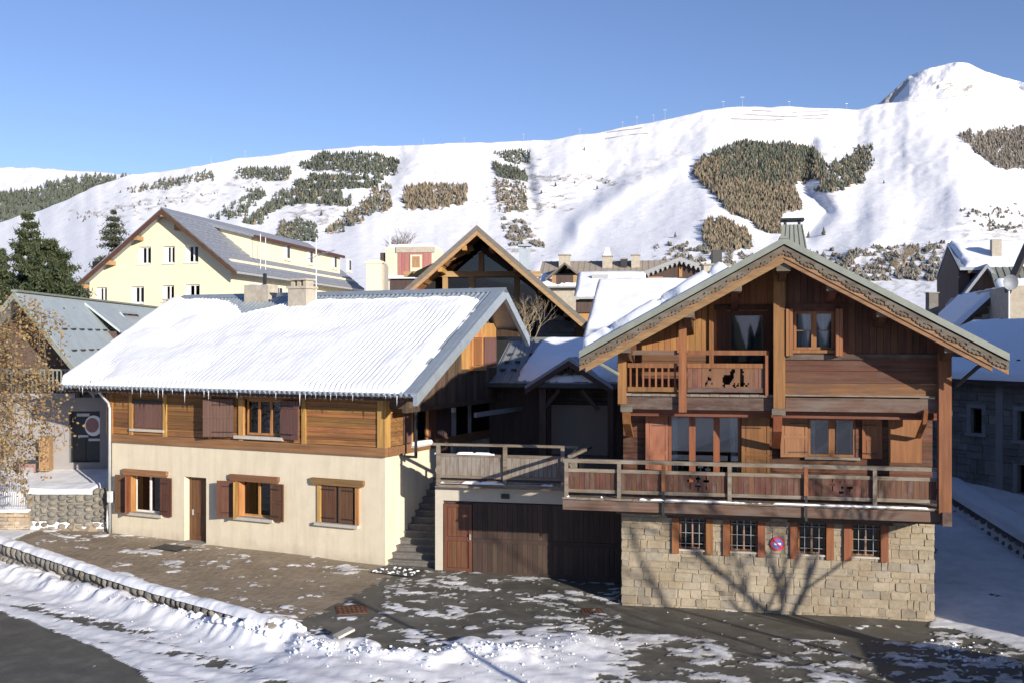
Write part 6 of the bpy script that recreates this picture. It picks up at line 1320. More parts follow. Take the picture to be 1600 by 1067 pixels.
# stone gable with a shaded snow roof
Q = Fr(*[(1562-800)/F*55, 55], 1142); Z0 = 3.; qb = Q.empty('stone_gable_house', 'house with rough stone gable and blue shaded snow roof behind the lane house', 'house', dz=Z0)
qz = lambda px, py, t=0: Q.Z(px, py, t)-Z0
za = qz(1562,451); s4 = (za-qz(1503,505))/abs(Q.X(1503)); rq = lambda x: za-s4*abs(x); wq = 4.6
for a, b in ((-wq,0),(0,wq)): MB().slab((a,-.3,rq(a)),(b,-.3,rq(b)),(b,9,rq(b)),(a,9,rq(a)),.25).build('roof_deck', M['dkwood_h'], qb)
m = MB(); m.prism([(-wq+.3,-2),(wq-.3,-2),(wq-.3,rq(wq-.3)-.2),(0,za-.2),(-wq+.3,rq(wq-.3)-.2)], .18, 8.8); m.build('wall_core', M['mortar_g'], qb)
stonewall(qb, -wq+.35, wq-.35, 2.0, za-.2, .02, M['stone_b'], (), ch=(.22,.42), cw=(.3,.9), dpt=.15, top=lambda x: rq(x)-.28, rnd=random.Random(8), jit=.04)
snowquad(qb, 'roof_snow', (-wq,9,rq(wq)), (-wq,-.2,rq(wq)), (-.05,-.2,za), (-.05,9,za), .2, 40, 40, 6, edge=.15, rag=.1); snowquad(qb, 'roof_snow', (.05,-.2,za), (wq,-.2,rq(wq)), (wq,9,rq(wq)), (.05,9,za), .2, 30, 30, 7, edge=.15)
# wooden houses at the right edge
Q2 = Fr(*[(1500-800)/F*68, 68], 1142); Z0 = 3.; q2 = Q2.empty('dark_wooden_house', 'dark wooden house with bright snow roof and deep recess near the right edge', 'house', dz=Z0)
q2z = lambda px, py, t=0: Q2.Z(px, py, t)-Z0
zr3, ze3 = q2z(1486,380,4.), q2z(1500,418)
hipless(q2, 'roof_deck', (0,0,ze3), (8,0,ze3), (8,4,zr3), (0,4,zr3), .2, M['metal_b']); hipless(q2, 'roof_deck', (0,4,zr3), (8,4,zr3), (8,8,ze3), (0,8,ze3), .2, M['metal_b']); snowquad(q2, 'roof_snow', (.35,0,ze3), (8,0,ze3), (8,4,zr3), (.0,4,zr3), .25, 40, 30, 5, edge=.2)
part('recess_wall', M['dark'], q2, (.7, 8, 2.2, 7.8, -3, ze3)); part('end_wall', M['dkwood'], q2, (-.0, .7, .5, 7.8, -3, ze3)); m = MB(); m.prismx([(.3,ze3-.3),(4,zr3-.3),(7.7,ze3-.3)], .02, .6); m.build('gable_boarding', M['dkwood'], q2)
part('eaves_beam', M['rw_beam'], q2, (.5, 6.0, .0, .2, ze3-.4, ze3-.2)); part('corner_post', M['mid_post'], q2, (.75, 1.15, .3, .7, -1, q2z(1500,440)))
gx_ = Q2.X(1543,-.6); gz_ = q2z(1543,412,-.6); 
for s in (-1, 1): MB().slab(*((( gx_-1.9,-.6,gz_-2.6),(gx_,-.6,gz_),(gx_,3,gz_),(gx_-1.9,3,gz_-2.6)) if s < 0 else ((gx_,-.6,gz_),(gx_+1.9,-.6,gz_-2.6),(gx_+1.9,3,gz_-2.6),(gx_,3,gz_))), .3).build('small_gable_roof', M['slate'], q2)
m = MB(); m.prism([(gx_-1.7,gz_-2.7),(gx_+1.7,gz_-2.7),(gx_,gz_-.4)], .2, 2.9); m.build('small_gable_wall', M['dkwood'], q2); part('balcony_front', M['dkwood_h'], q2, (.9, gx_-.8, .1, .3, q2z(1510,462), q2z(1510,458)))
for i in range(13): x = Q2.X(1545)+i*.42; MB().slab((x,-.02,ze3+.0),(x+.2,-.02,ze3+.0),(x+.2,-1.2,ze3-.9),(x,-1.2,ze3-.9),.06).build('lower_roof_rib', M['metal_g'], q2)
MB().slab((Q2.X(1545),-2.4,ze3-1.9),(8,-2.4,ze3-1.9),(8,0,ze3-.05),(Q2.X(1545),0,ze3-.05),.15).build('lower_roof', M['metal_g'], q2)
snowquad(q2, 'lower_roof_snow', (Q2.X(1547),-2.4,ze3-1.9), (8,-2.4,ze3-1.9), (8,-1.1,ze3-.88), (Q2.X(1547),-1.1,ze3-.88), .2, 30, 10, 5, edge=.1); cxx = Q2.X(1556,1.2); part('chimney', M['chim'], q2, (cxx-.3, cxx+.3, .9, 1.5, ze3+.5, ze3+1.9))
Q3 = Fr(*[(1600-800)/F*50, 50], 1142); q3 = Q3.empty('brown_gable_house', 'brown house whose dark verge slopes in at the right edge of the picture', 'house', dz=3)
part('wall', M['chim'], q3, (-.4, 6, 1, 8, -3, Q3.Z(1592,445)-3)); MB().slab((-.6,0,Q3.Z(1588,450)-3),(2,0,Q3.Z(1588,446)-3+6.2),(2,1.2,Q3.Z(1588,446)-3+6.2),(-.6,1.2,Q3.Z(1588,446)-3),.3).build('roof_deck', M['dkwood_h'], q3)
dx_, dy_, dz_ = W(1577, 442, 47); ds = empty('satellite_dish', (dx_, dy_, dz_-2.0), 'round satellite dish, greyed in place of shade, on a pale pole above the stone gable', 'satellite dish'); MB().tube([(-.02,.0,.2),(-.02,0,1.7)], .045, 8).build('pole', M['wframe'], ds)
m = MB(); rings = 6; vs = [(0,-.02,2.0)]; fs = []
for r in range(1, rings+1):
    for k in range(20): a = 6.2832*k/20; rr = .36*r/rings; vs.append((rr*math.cos(a), -.02-.12*(r/rings)**2, 2.0+rr*math.sin(a)))
for k in range(20): fs.append((0, 1+k, 1+(k+1) % 20))
for r in range(rings-1):
    for k in range(20): fs.append((1+r*20+k, 1+(r+1)*20+k, 1+(r+1)*20+(k+1) % 20, 1+r*20+(k+1) % 20))
m.add(vs, fs); m.build('dish', M['slate'], ds, True)  # slate grey puts the shade on the dish into its colour
px0, py0, pz0 = W(1491, 470, 60)
cp = empty('small_stone_chimney', tuple(W(1459, 474, 56)), 'dark little stone chimney at the left end of the blue shaded roof', 'chimney'); part('stack', M['stone_d'], cp, (-.25, .25, 0, .5, -1, .55)); part('cap', M['conc'], cp, (-.3, .3, -.05, .55, .552, .6))
# ================================================================= VILLAGE ROOFS BEHIND, IN THE MIDDLE
def far_roof(name, label, pxl, pxr, py_r, py_e, Yd, dep, mat, snow=True, wall=None, z0=None, guards=False):
    f = dirframe((pxl-800)/F*Yd, Yd, .984, -.12); zb = H-60/F*Yd; e = f.empty(name, label, 'house', dz=zb)
    Lr = f.X(pxr); ze_ = f.Z((pxl+pxr)/2, py_e)-zb; zr_ = f.Z((pxl+pxr)/2, py_r, dep)-zb
    hipless(e, 'roof_deck', (0,0,ze_), (Lr,0,ze_), (Lr,dep,zr_), (0,dep,zr_), .2, mat); hipless(e, 'roof_deck', (0,dep,zr_), (Lr,dep,zr_), (Lr,2*dep,ze_), (0,2*dep,ze_), .2, mat)
    part('wall', wall or M['mid_beam'], e, (.3, Lr-.3, .6, dep*2-.6, -3, ze_-.1)); part('gutter', M['zinc'], e, (0, Lr, -.15, 0, ze_-.2, ze_-.02))
    if snow is True: snowquad(e, 'roof_snow', (0.05,-.05,ze_), (Lr,-.05,ze_), (Lr,dep,zr_), (.05,dep,zr_), .22, 50, 20, 3, edge=.15, rag=.2)
    elif snow: snowquad(e, 'roof_snow', (0.05,-.05,ze_), (Lr,-.05,ze_), (Lr,dep*snow,ze_+(zr_-ze_)*snow), (.05,dep*snow,ze_+(zr_-ze_)*snow), .2, 90, 24, 3, edge=.15, rag=1.4, mask=lambda x,y,u,v: sstep(.30,.5,fbm(x*1.2,y*1.5,3,7)))
    return e, f, zb, Lr, ze_, zr_
v1, f1, zb1, L1, ze1, zr1 = far_roof('long_beige_roof_house', 'house with a long beige tiled roof and several chimneys behind the middle', 838, 1090, 408, 446, 95, 6, M['beige'], .45, M['chim'])
for i in range(26): y = 0; x = .3+i*.56; MB().slab((x,0,ze1+.03),(x+.12,0,ze1+.03),(x+.12,6,zr1+.03),(x,6,zr1+.03),.04).build('roof_rib', M['beige'], v1)
for (a, w_, top, mt_, snw) in ((882,17,400,'chim',1),(949,15,402,'chim',2),(975,10,406,'dkmetal',0),(993,13,400,'chim',1)):
    x = f1.X(a, 4.5); zt = f1.Z(a, top, 4.5)-zb1; ww = w_/F*99/2; o = part('chimney', M[mt_], v1, (x-ww, x+ww, 4.2, 5.2, zr1-1.6, zt)); part('chimney_cap', M['conc'], o, (x-ww*1.15, x+ww*1.15, 4.1, 5.3, zt+.002, zt+.12))
    if snw == 2: frus(MB(), x, 4.7, ww*.8, ww*.3, zt+.13, zt+.9).build('cap_snow', M['snow'], o)
x = f1.X(884,1.5); z = f1.Z(884,432,1.5)-zb1; m = MB(); m.slab((x-1.8,0,z-.3),(x,0,z+1.2),(x,4,z+1.2),(x-1.8,4,z-.3),.2); m.slab((x,0,z+1.2),(x+1.8,0,z-.3),(x+1.8,4,z-.3),(x,4,z+1.2),.2); m.build('dormer_roof', M['brownroof'], v1); part('dormer_front', M['dkwood'], v1, (x-.8, x+.8, .1, .3, z-1.1, z)); part('dormer_cheek', M['mid_post'], v1, (x+.8, x+1.2, .1, .3, z-1.1, z)); part('dormer_cheek', M['mid_post'], v1, (x-1.2, x-.8, .1, .3, z-1.1, z))
v2, f2, zb2_, L2, ze2, zr2_ = far_roof('snow_roof_house', 'orange walled house with a bumpy snow roof and gutter left of the plain snow annex', 897, 1010, 427, 463, 70, 4.5, M['slate'], True, M['mid_soff'])
part('roof_window', M['zinc'], v2, (f2.X(925,3), f2.X(950,3), 2.6, 3.2, ze2+(zr2_-ze2)*.66, ze2+(zr2_-ze2)*.66+.4)); part('dark_eaves_wall', M['dkwood'], v2, (.1, L2, .4, .55, ze2-1.1, ze2-.22))
V3 = Fr(*[(1063-800)/F*78, 78], 1137); Z0 = 3.; v3 = V3.empty('scalloped_gable_house', 'house with a low grey gable edged by dark scallops above the big chalet roof', 'house', dz=Z0)
za = V3.Z(1063,402)-Z0; xl_ = V3.X(982); s5 = (za-(V3.Z(982,434)-Z0))/abs(xl_); rv = lambda x: za-s5*abs(x)
for a, b in ((xl_,0),(0,3.4)): MB().slab((a,0,rv(a)),(b,0,rv(b)),(b,9,rv(b)),(a,9,rv(a)),.3).build('roof_deck', M['zinc'], v3); 
snowquad(v3, 'roof_snow', (xl_,.3,rv(xl_)), (xl_,9,rv(xl_)), (-.1,9,za), (-.1,.3,za), .15, 20, 20, 3, edge=.1) if False else None
m = MB(); m.prism([(xl_+.4,-3),(3.0,-3),(3.0,rv(3.)-.2),(0,za-.3),(xl_+.4,rv(xl_+.4)-.2)], .5, 8.8); m.build('gable_wall', M['dkwood'], v3)
for k in range(17): x = xl_+.5+k*.36+.3; z = rv(x)-.3; m = MB(); m.prism([(x-.14,z),(x+.14,z),(x,z-.28)], -.02, .04); m.build('scallop', M['zinc'], v3)
part('gable_ornament', M['mid_soff'], v3, (-.12, .12, .42, .49, za-1.5, za-.7)); part('orange_boards', M['mid_soff'], v3, (xl_+1.4, xl_+2.6, .42, .49, -1, rv(xl_+2)-.7))  # ornament and a strip of orange boards on the dark gable
px0, py0, pz0 = W(1121, 398, 66); b4 = empty('black_roof_flue', (px0, py0, pz0-1.6), 'short black square flue on a snowy roof left of the big chalet ridge', 'flue'); part('flue', M['black'], b4, (-.3, .3, 0, .6, 1.0, 1.9)); part('base', M['chim'], b4, (-.9, .7, -.1, .9, -2, .9)); part('base_top', M['conc'], b4, (-1., .8, -.2, 1., .902, 1.0))
px0, py0, pz0 = W(820, 405, 60); b5 = empty('metal_flue', (px0, py0, pz0-2), 'blue grey metal chimney flue rising behind the right slope of the glazed chalet', 'flue'); part('pipe', M['metal_b'], b5, (-.33, .33, 0, .6, -2, 2.6)); part('cap', M['metal_b'], b5, (-.4, .4, -.07, .67, 2.75, 2.85)); part('cap_leg', M['metal_b'], b5, (-.3, -.2, .1, .5, 2.6, 2.75), (.2, .3, .1, .5, 2.6, 2.75))
# ================================================================= WALLS, FENCE, SMALL THINGS ON THE GROUND
n_ = math.hypot(WB[0]-WA[0], WB[1]-WA[1]); Wf = dirframe(WA[0], WA[1], WB[0]-WA[0], WB[1]-WA[1])
rw_ = Wf.empty('low_road_wall', 'low dark grey stone wall with snow on top between the road and the brick paving', 'wall')
rs = random.Random(21); x = 0
zt_of = lambda s: float(gz(WA[0]+Wf.u[0]*s+Wf.v[0]*.35, WA[1]+Wf.u[1]*s+Wf.v[1]*.35))+.24
zb_of = lambda s: float(gz(WA[0]+Wf.u[0]*s-Wf.v[0]*.35, WA[1]+Wf.u[1]*s-Wf.v[1]*.35))-.08
cnt = 0
def boulder(parent, x0, x1, z0, z1, y, d, mat, rnd):
    m = MB(); cx, cz = (x0+x1)/2, (z0+z1)/2; rx, rz2 = (x1-x0)/2*.98, (z1-z0)/2*.98; k = 8; rings = [(1.0, d), (1.0, .05), (.78, -.03), (.3, -.075)]; vs = []; ph = rnd.uniform(0, .7)
    rad = [rnd.uniform(.82, 1.12) for _ in range(k)]
    for f_, yy_ in rings:
        for i in range(k):
            a = 6.2832*i/k+ph; c, s = math.cos(a), math.sin(a); sq = 1/max(abs(c), abs(s))**.62; vs.append((cx+rx*f_*c*sq*rad[i]*.96, y+yy_+rnd.uniform(-.008,.008), cz+rz2*f_*s*sq*rad[i]*.96))
    fs = [(r*k+i, r*k+(i+1) % k, (r+1)*k+(i+1) % k, (r+1)*k+i) for r in range(3) for i in range(k)]+[tuple(3*k+i for i in range(k))]
    m.add(vs, fs); return m.build('stone', mat, parent, False)
while x < n_-.1:
    w_ = rs.uniform(.22,.42); zb_, zt_ = zb_of(x+w_/2), zt_of(x+w_/2); hgt = max(.3, zt_-zb_)
    k = 2 if hgt > .42 else 1; sp = zb_+hgt*rs.uniform(.42,.58)
    segs = [(zb_, sp), (sp, zb_+hgt)] if k == 2 else [(zb_, zb_+hgt)]
    for a, b in segs: boulder(rw_, x+rs.uniform(-.03,.03), x+w_, a, b, -.14, .25, M['stone_g'], rs)
    x += w_
m = MB()
for i in range(40):
    s0, s1 = n_*i/40, n_*(i+1)/40; m.box(s0, s1, -.08, .14, min(zb_of(s0), zb_of(s1))-.2, min(zt_of(s0), zt_of(s1))-.03)
m.build('wall_core', M['mortar_g'], rw_)
sn = 300; ss = np.linspace(-.1, n_+.1, sn); tt = np.linspace(-.22, .26, 14); S_, T2 = np.meshgrid(ss, tt, indexing='ij'); zt_a = np.interp(ss, np.linspace(0, n_, 60), [zt_of(q) for q in np.linspace(0, n_, 60)])[:,None]
prof_ = np.clip(1-(np.abs(T2-.02)/.23)**2.5, 0, 1); hgt_ = prof_*(.05+.12*fbm(S_*1.3, T2*3, 4, 3))*sstep(.25,.42,fbm(S_*1.0, T2*1.5, 3, 9)+.12)
npmesh('top_snow', np.stack([S_+.03*(fbm(S_*4,T2*4,2,1)-.5), T2+.10*(fbm(S_*3,T2*0,3,2)-.5), zt_a-.03+hgt_-.04*(prof_ < .05)], -1).reshape(-1,3), gridfaces(sn, 14), M['snow'], rw_, True)
# taller grey wall in front of the snowy yard
Ya = Fr(*[(40-800)/F*37.75, 37.75], 800); yw = Ya.empty('yard_wall', 'grey round stone garden wall carrying snow left of the cream house', 'wall')
x1w = Ya.X(166); zt_ = Ya.Z(100, 770); rs2 = random.Random(6); x = 0
while x < x1w-.05:
    w_ = min(rs2.uniform(.18,.36), x1w-x); z = .2; tz = zt_+(.18 if x > x1w-.55 else 0)
    while z < tz-.05: h_ = rs2.uniform(.16,.30); h_ = tz-z if tz-z-h_ < .2 else h_; boulder(yw, x+rs2.uniform(-.05,.03), x+w_+rs2.uniform(-.02,.04), z, z+h_, -.02, .2, M['stone_g'], rs2); z += h_
    x += w_
part('wall_core', M['mortar_g'], yw, (0, x1w, .02, .35, .0, zt_-.02)); snowquad(yw, 'top_snow', (0,-.08,zt_-.01), (x1w-.5,-.08,zt_-.01), (x1w-.5,1.2,zt_+.1), (0,1.2,zt_+.1), .16, 80, 24, 8, edge=.1, rag=.3)
tw = Fr(*[(-60-800)/F*37.5, 37.5], 800); tn = tw.empty('tan_stone_wall', 'tan flat stone wall under the iron fence at the left edge', 'wall'); zt_ = tw.Z(0, 798)
stonewall(tn, 0, tw.X(44), .15, zt_, 0, M['stone_b'], (), ch=(.07,.16), cw=(.14,.42), dpt=.3, rnd=random.Random(2)); part('wall_core', M['mortar'], tn, (0, tw.X(44), .1, .4, .2, zt_-.02)); snowquad(tn, 'top_snow', (0,-.05,zt_-.02), (tw.X(44),-.05,zt_-.02), (tw.X(44),.45,zt_-.02), (0,.45,zt_-.02), .07, 60, 10, 3, edge=.05, rag=.1)
fe = tw.empty('iron_fence', 'thin grey iron picket fence on the tan wall at the left edge', 'fence')
zb_, zt2 = zt_+.06, tw.Z(20, 745, .2); nP = 34
for i in range(nP): x = .1+(tw.X(42)-.2)*i/(nP-1); MB().tube([(x,.2,zb_-.1),(x,.2,zt2-.03),(x,.2,zt2+.04)], [.012,.012,.002], 5).build('picket', M['iron'], fe)
part('fence_rail', M['iron'], fe, (.0, tw.X(42), .185, .215, zb_+.1, zb_+.13), (.0, tw.X(42), .185, .215, zt2-.16, zt2-.13))
# parapet beside the lane
Pw = dirframe(16.1, 40, 0.0001, -1); pw = Pw.empty('lane_wall', 'long dark retaining wall along the shaded lane topped by deep snow', 'wall')
rs3 = random.Random(12); x = 0
while x < 16:
    w_ = rs3.uniform(.35,.7); yv = 40-x; zb_ = .1*(yv-27)-.2; zt_ = .9+.115*(yv-32)+.22; zm = (zb_+zt_)/2
    for a, b in ((zb_, zm), (zm, zt_)): boulder(pw, x, x+w_, a, b, -.02, .25, M['stone_d'], rs3)
    x += w_
m = MB()
for i in range(16): yv = 40-i-1; m.box(i, i+1, .02, .4, -.6, .9+.115*(yv-32)+.18)
m.build('wall_core', M['mortar_g'], pw)
snowquad(pw, 'top_snow', (0,-.18,.9+.115*8+.2), (16,-.18,.9+.115*-8+.2), (16,.8,.9+.115*-8+.35), (0,.8,.9+.115*8+.35), .25, 90, 16, 14, edge=.14, rag=.25)
# drain covers and mats
M['rust'] = plain('rusty_iron', (.16,.075,.045), .8, .3, .25, 7, .4)
def cover(px_, py_, a, b, lab, rot=0):
    Yd = H/(py_-530)*F
    for _ in range(6): x_, y_ = (px_-800)/F*Yd, Yd; z_ = float(gz(x_, y_)); Yd = (H-z_)/(py_-530)*F
    e = empty('drain_cover', (x_, y_, z_+.012), lab, 'drain cover', 'iron covers in the asphalt', rot); m = MB(); m.box(-a, a, -b, b, -.02, .008); o = m.build('frame', M['rust'], e)
    for i in range(6):
        for j in range(4): part('stud', M['rust'], e, (-a*.86+i*a*.3, -a*.86+i*a*.3+a*.2, -b*.8+j*b*.42, -b*.8+j*b*.42+b*.28, .0085, .018))
cover(549, 952, .40, .45, 'square rust brown iron cover where the paving meets the asphalt', .25); cover(924, 955, .30, .28, 'small rust brown iron cover before the garage', .1)
mt_ = LHF.empty('stair_mat', 'black rubber mat with snow crumbs at the foot of the stone stairs', 'doormat'); 
mz = .26; part('mat', M['dkmetal'], mt_, (.1, 1.5, -1.05, -.15, mz, mz+.02))
rsn = random.Random(4)
for i in range(60):
    a, b = rsn.uniform(.1,1.5), rsn.uniform(-1.05,-.2); s_ = rsn.uniform(.015,.05); frus(MB(), a, b, s_, s_*.4, mz+.02, mz+.02+s_*.7).build('snow_crumb', M['snow'], mt_) if i < 40 else None
# snow clods thrown by the plough: one object
M['clod'] = snowmat('ploughed_snow', (.84,.86,.90), 14., .6, .03)
rs = np.random.RandomState(12); cl = MB()
ico = [(0,0,1)]+[(math.cos(a)*.9, math.sin(a)*.9, .35) for a in np.arange(5)*1.2566]+[(math.cos(a+.63)*.9, math.sin(a+.63)*.9, -.35) for a in np.arange(5)*1.2566]+[(0,0,-1)]
icf = [(0,1+i,1+(i+1) % 5) for i in range(5)]+[(1+i,6+i,1+(i+1) % 5) for i in range(5)]+[(6+i,6+(i+1) % 5,1+(i+1) % 5) for i in range(5)]+[(11,6+(i+1) % 5,6+i) for i in range(5)]
def ground_at(px_, py_):
    Yd = H/(py_-530)*F
    for _ in range(5): x_ = (px_-800)/F*Yd; z_ = float(gz(x_, Yd)); Yd = (H-z_)/(py_-530)*F
    return (px_-800)/F*Yd, Yd, float(gz((px_-800)/F*Yd, Yd))
from bisect import bisect
def surf(x_, y_):
    i = min(len(xs)-1, max(0, bisect(xs, x_))); j = min(len(ys)-1, max(0, bisect(ys, y_))); return float(GZ2[i, j])
def clods(line, n_, spread, smin, smax, lift=0.):
    for _ in range(n_):
        k = rs.randint(len(line)-1); f = rs.rand(); a = line[k][0]+(line[k+1][0]-line[k][0])*f+rs.normal()*spread; b = line[k][1]+(line[k+1][1]-line[k][1])*f+rs.normal()*spread*.45
        if b < 830 or b > 1120: continue
        x_, y_, z_ = ground_at(a, b)
        if wall_side(x_, y_) > -.15 and x_ < -5.6: continue
        s_ = smin+(smax-smin)*rs.rand()**3; sx_, sy_, sz2 = s_*rs.uniform(.7,1.4), s_*rs.uniform(.7,1.4), s_*rs.uniform(.5,1.); ph = rs.rand()*6; zz_ = surf(x_, y_)+sz2*.25
        cl.add([(x_+sx_*(v[0]*math.cos(ph)-v[1]*math.sin(ph))*rs.uniform(.8,1.2), y_+sy_*(v[0]*math.sin(ph)+v[1]*math.cos(ph)), zz_+sz2*v[2]*rs.uniform(.8,1.2)) for v in ico], icf)
clods([(0,884),(150,922),(300,960),(420,995)], 380, 9, .012, .06); clods([(330,975),(440,990)], 170, 18, .03, .15); clods([(460,1012),(600,1024),(760,1022),(860,1015)], 300, 10, .012, .07)
clods([(700,1040),(850,1040),(910,1000)], 120, 28, .01, .04); clods([(880,990),(940,1000)], 80, 25, .01, .03); clods([(1460,1010),(1560,1040)], 120, 20, .015, .06); clods([(100,960),(700,1050)], 200, 22, .008, .03)
clods([(560,905),(900,960),(1200,1000),(1400,1040)], 60, 26, .008, .02)
o = cl.build('snow_clods', M['clod'], None, True); tag(o, 'loose lumps of ploughed snow along the road and forecourt', 'snow', kind='stuff')
px_, py_, pz_ = ground_at(538, 1008); sbx = empty('fallen_block', (px_, py_, surf(px_, py_)+.05), 'pale stone slab tipped in the ploughed snow by the forecourt edge', 'stone'); m = MB(); m.beam((-.18,-.15,.02),(.16,.16,.13),.24,.06); m.build('slab', M['sill'], sbx)
# ================================================================= TREES
def leaftree(name, loc, lab, cat, trunk, crown_pts, leaf, nl, mat, seed, stemmat):
    pass
rs = np.random.RandomState(31)
def quads(P, size, mat, name, parent, droop=.3, tri=False, seed=1, elong=1.):
    r = np.random.RandomState(seed); n_ = len(P); a = r.normal(size=(n_,3)); a[:,2] *= .6; a /= np.linalg.norm(a, axis=1)[:,None]; a = a+np.array([0,0,.9 if tri else 0]); a /= np.linalg.norm(a, axis=1)[:,None]; b = r.normal(size=(n_,3)); b -= a*(a*b).sum(1)[:,None]; b /= np.linalg.norm(b, axis=1)[:,None]
    s = (size*r.uniform(.6,1.35,n_))[:,None]
    if tri: V = np.stack([P-a*s*.5-b*s*.22*elong, P-a*s*.5+b*s*.22*elong, P+a*s*.7], 1); Fq = np.arange(n_*3).reshape(-1,3)
    else: V = np.stack([P-a*s*.5, P+b*s*.38, P+a*s*.5, P-b*s*.38], 1); Fq = np.arange(n_*4).reshape(-1,4)
    at_ = np.repeat(r.rand(n_), V.shape[1]); return npmesh(name, V.reshape(-1,3), Fq, mat, parent, False, {'tone': at_})
def leafmat(name, cs, tr=.3):
    m, n, b = newmat(name); at = N(n, 'ShaderNodeAttribute', attribute_name='tone'); r = ramp(n, at.outputs['Fac'], [(i/(len(cs)-1), c) for i, c in enumerate(cs)]); n.links.new(r.outputs[0], b.inputs['Base Color']); b.inputs['Roughness'].default_value = .65
    out = n.nodes['Material Output']; t = n.nodes.new('ShaderNodeBsdfTranslucent'); n.links.new(r.outputs[0], t.inputs[0]); mx = n.nodes.new('ShaderNodeMixShader'); mx.inputs[0].default_value = tr; n.links.new(b.outputs[0], mx.inputs[1]); n.links.new(t.outputs[0], mx.inputs[2]); n.links.new(mx.outputs[0], out.inputs[0]); return m
M['autumn'] = leafmat('autumn_leaf', [(.16,.095,.04), (.29,.19,.08), (.40,.28,.12), (.24,.14,.055), (.36,.30,.15)])
M['pine'] = leafmat('pine_needles', [(.028,.042,.020), (.045,.065,.027), (.065,.085,.034), (.09,.10,.042)], .15); M['spruce'] = leafmat('spruce_needles', [(.030,.048,.028), (.050,.072,.040), (.085,.095,.055), (.12,.10,.06)], .15)
# golden weeping tree at the left edge
bt = empty('autumn_tree', (-18.95, 32.2, .2), 'autumn tree with sparse golden brown hanging leaves at the left edge', 'tree')
r = random.Random(2); m = MB(); tips = []
def grow(p, d, l, w_, dep):
    pts = [p]; dd = d.copy()
    for k in range(3): dd = (dd+mathutils.Vector((r.uniform(-.2,.2), r.uniform(-.2,.2), -.10*dep*.6 if dep > 1 else .05))).normalized(); pts.append(pts[-1]+dd*l/3)
    m.tube(pts, [w_, w_*.85, w_*.7, w_*.5], 6 if dep < 2 else 4, cap=False)
    if dep >= 2: tips.append(pts)
    if dep < 4:
        for _ in range((5, 4, 4, 3)[dep]): dn = (dd+mathutils.Vector((r.uniform(-1,1), r.uniform(-1,1), r.uniform(-.5,.6)))*(.8)).normalized(); grow(pts[r.choice((1,2,3))], dn, l*r.uniform(.55,.8), w_*.5, dep+1)
grow(mathutils.Vector((0,0,0)), mathutils.Vector((.05,0,1)), 4.2, .16, 0); m.build('trunk', M['bark'], bt)
P = []; hang = MB()
for i, pts in enumerate(tips):
    q = pts[-1]
    wx_ = -18.2+q.x; 
    if r.random() < .35 and q.z > 2.2:      # hanging twigs
        l = r.uniform(.6, 2.6); e = q+mathutils.Vector((r.uniform(-.2,.3), r.uniform(-.2,.2), -min(l, q.z-2.0))); hang.tube([q, (q+e)/2+mathutils.Vector((r.uniform(-.1,.1),0,0)), e], [.012,.008,.004], 3, cap=False)
        for _ in range(int(l*22)): f = r.random(); c = q+(e-q)*f; P.append((c.x+r.gauss(0,.10), c.y+r.gauss(0,.10), c.z+r.gauss(0,.08)))
    for _ in range(34): c = pts[r.choice((1,2,3))]; P.append((c.x+r.gauss(0,.22), c.y+r.gauss(0,.22), c.z+r.gauss(0,.2)))
tag(hang.build('twigs', M['twig_d'], bt), kind='stuff'); P = np.array(P); quads(P, .105, M['autumn'], 'leaves', bt, seed=5)
# big pine and spruce behind the grey roof
def conifer(name, px_, pyt, Yd, zbase, wpx, lab, kind, seed, mat):
    X_, Y2_, zt = W(px_, pyt, Yd); h = zt-zbase; R0 = wpx/F*Yd/2; e = empty(name, (X_, Y2_, zbase), lab, 'conifer'); rr = np.random.RandomState(seed)
    MB().tube([(0,0,0),(0,0,h*.5),(0,0,h*.97)], [h*.018, h*.011, .02], 8).build('trunk', M['bark'], e)
    P = []; bm = MB(); nl = 26 if kind == 'spruce' else 20
    for k in range(nl):
        f = (k+.5)/nl; z = h*(.12+.86*f); R_ = R0*((1-f)**.85 if kind == 'spruce' else max(.03,1-f)**.62 if f > .2 else 1)
        R_ = R_ if kind == 'spruce' else R0*R_
        nb = max(4, int((11 if kind == 'spruce' else 10)*(1-f*.5)))
        for b in range(nb):
            a = rr.rand()*6.283; l = R_*rr.uniform(.65, 1.12); dz_ = (-.22*l if kind == 'spruce' else l*.45)*rr.uniform(.4,1.4); ex_, ey_ = math.cos(a)*l, math.sin(a)*l
            bm.tube([(0,0,z),(ex_*.6,ey_*.6,z+dz_*.7),(ex_,ey_,z+dz_)], [.035*(1-f)+.012,.02,.008], 3, cap=False)
            n_ = int((110 if kind == 'spruce' else 190)*(.4+l/R0)); t = rr.rand(n_)**.6; sp = (.08+.13*t)*(1.1 if kind == 'spruce' else 1.5)*l/max(l,.5)
            P.append(np.stack([ex_*t+rr.normal(size=n_)*sp*.6*R0*.5, ey_*t+rr.normal(size=n_)*sp*.6*R0*.5, z+dz_*t**1.3+rr.normal(size=n_)*sp*(.28 if kind == 'spruce' else .6)*R0*.4], -1))
    bm.build('branches', M['bark'], e); quads(np.concatenate(P), (.30 if kind == 'spruce' else .30), mat, 'needles', e, tri=True, seed=seed, elong=.7)
conifer('pine_tree', 78, 372, 60, 2.5, 100, 'broad bushy pine with a rounded top between the grey roof and the yellow building', 'pine', 3, M['pine'])
conifer('pine_tree', 44, 327, 64, 2.5, 74, 'taller narrow pine rising behind the broad bushy one', 'pine', 5, M['pine'])
conifer('pine_tree', 2, 385, 62, 2.5, 70, 'dark pine cut by the left edge behind the autumn tree', 'pine', 7, M['pine'])
conifer('spruce_tree', 178, 321, 80, 3., 165, 'pointed spruce with grey green boughs left of the yellow gable', 'spruce', 4, M['spruce'])
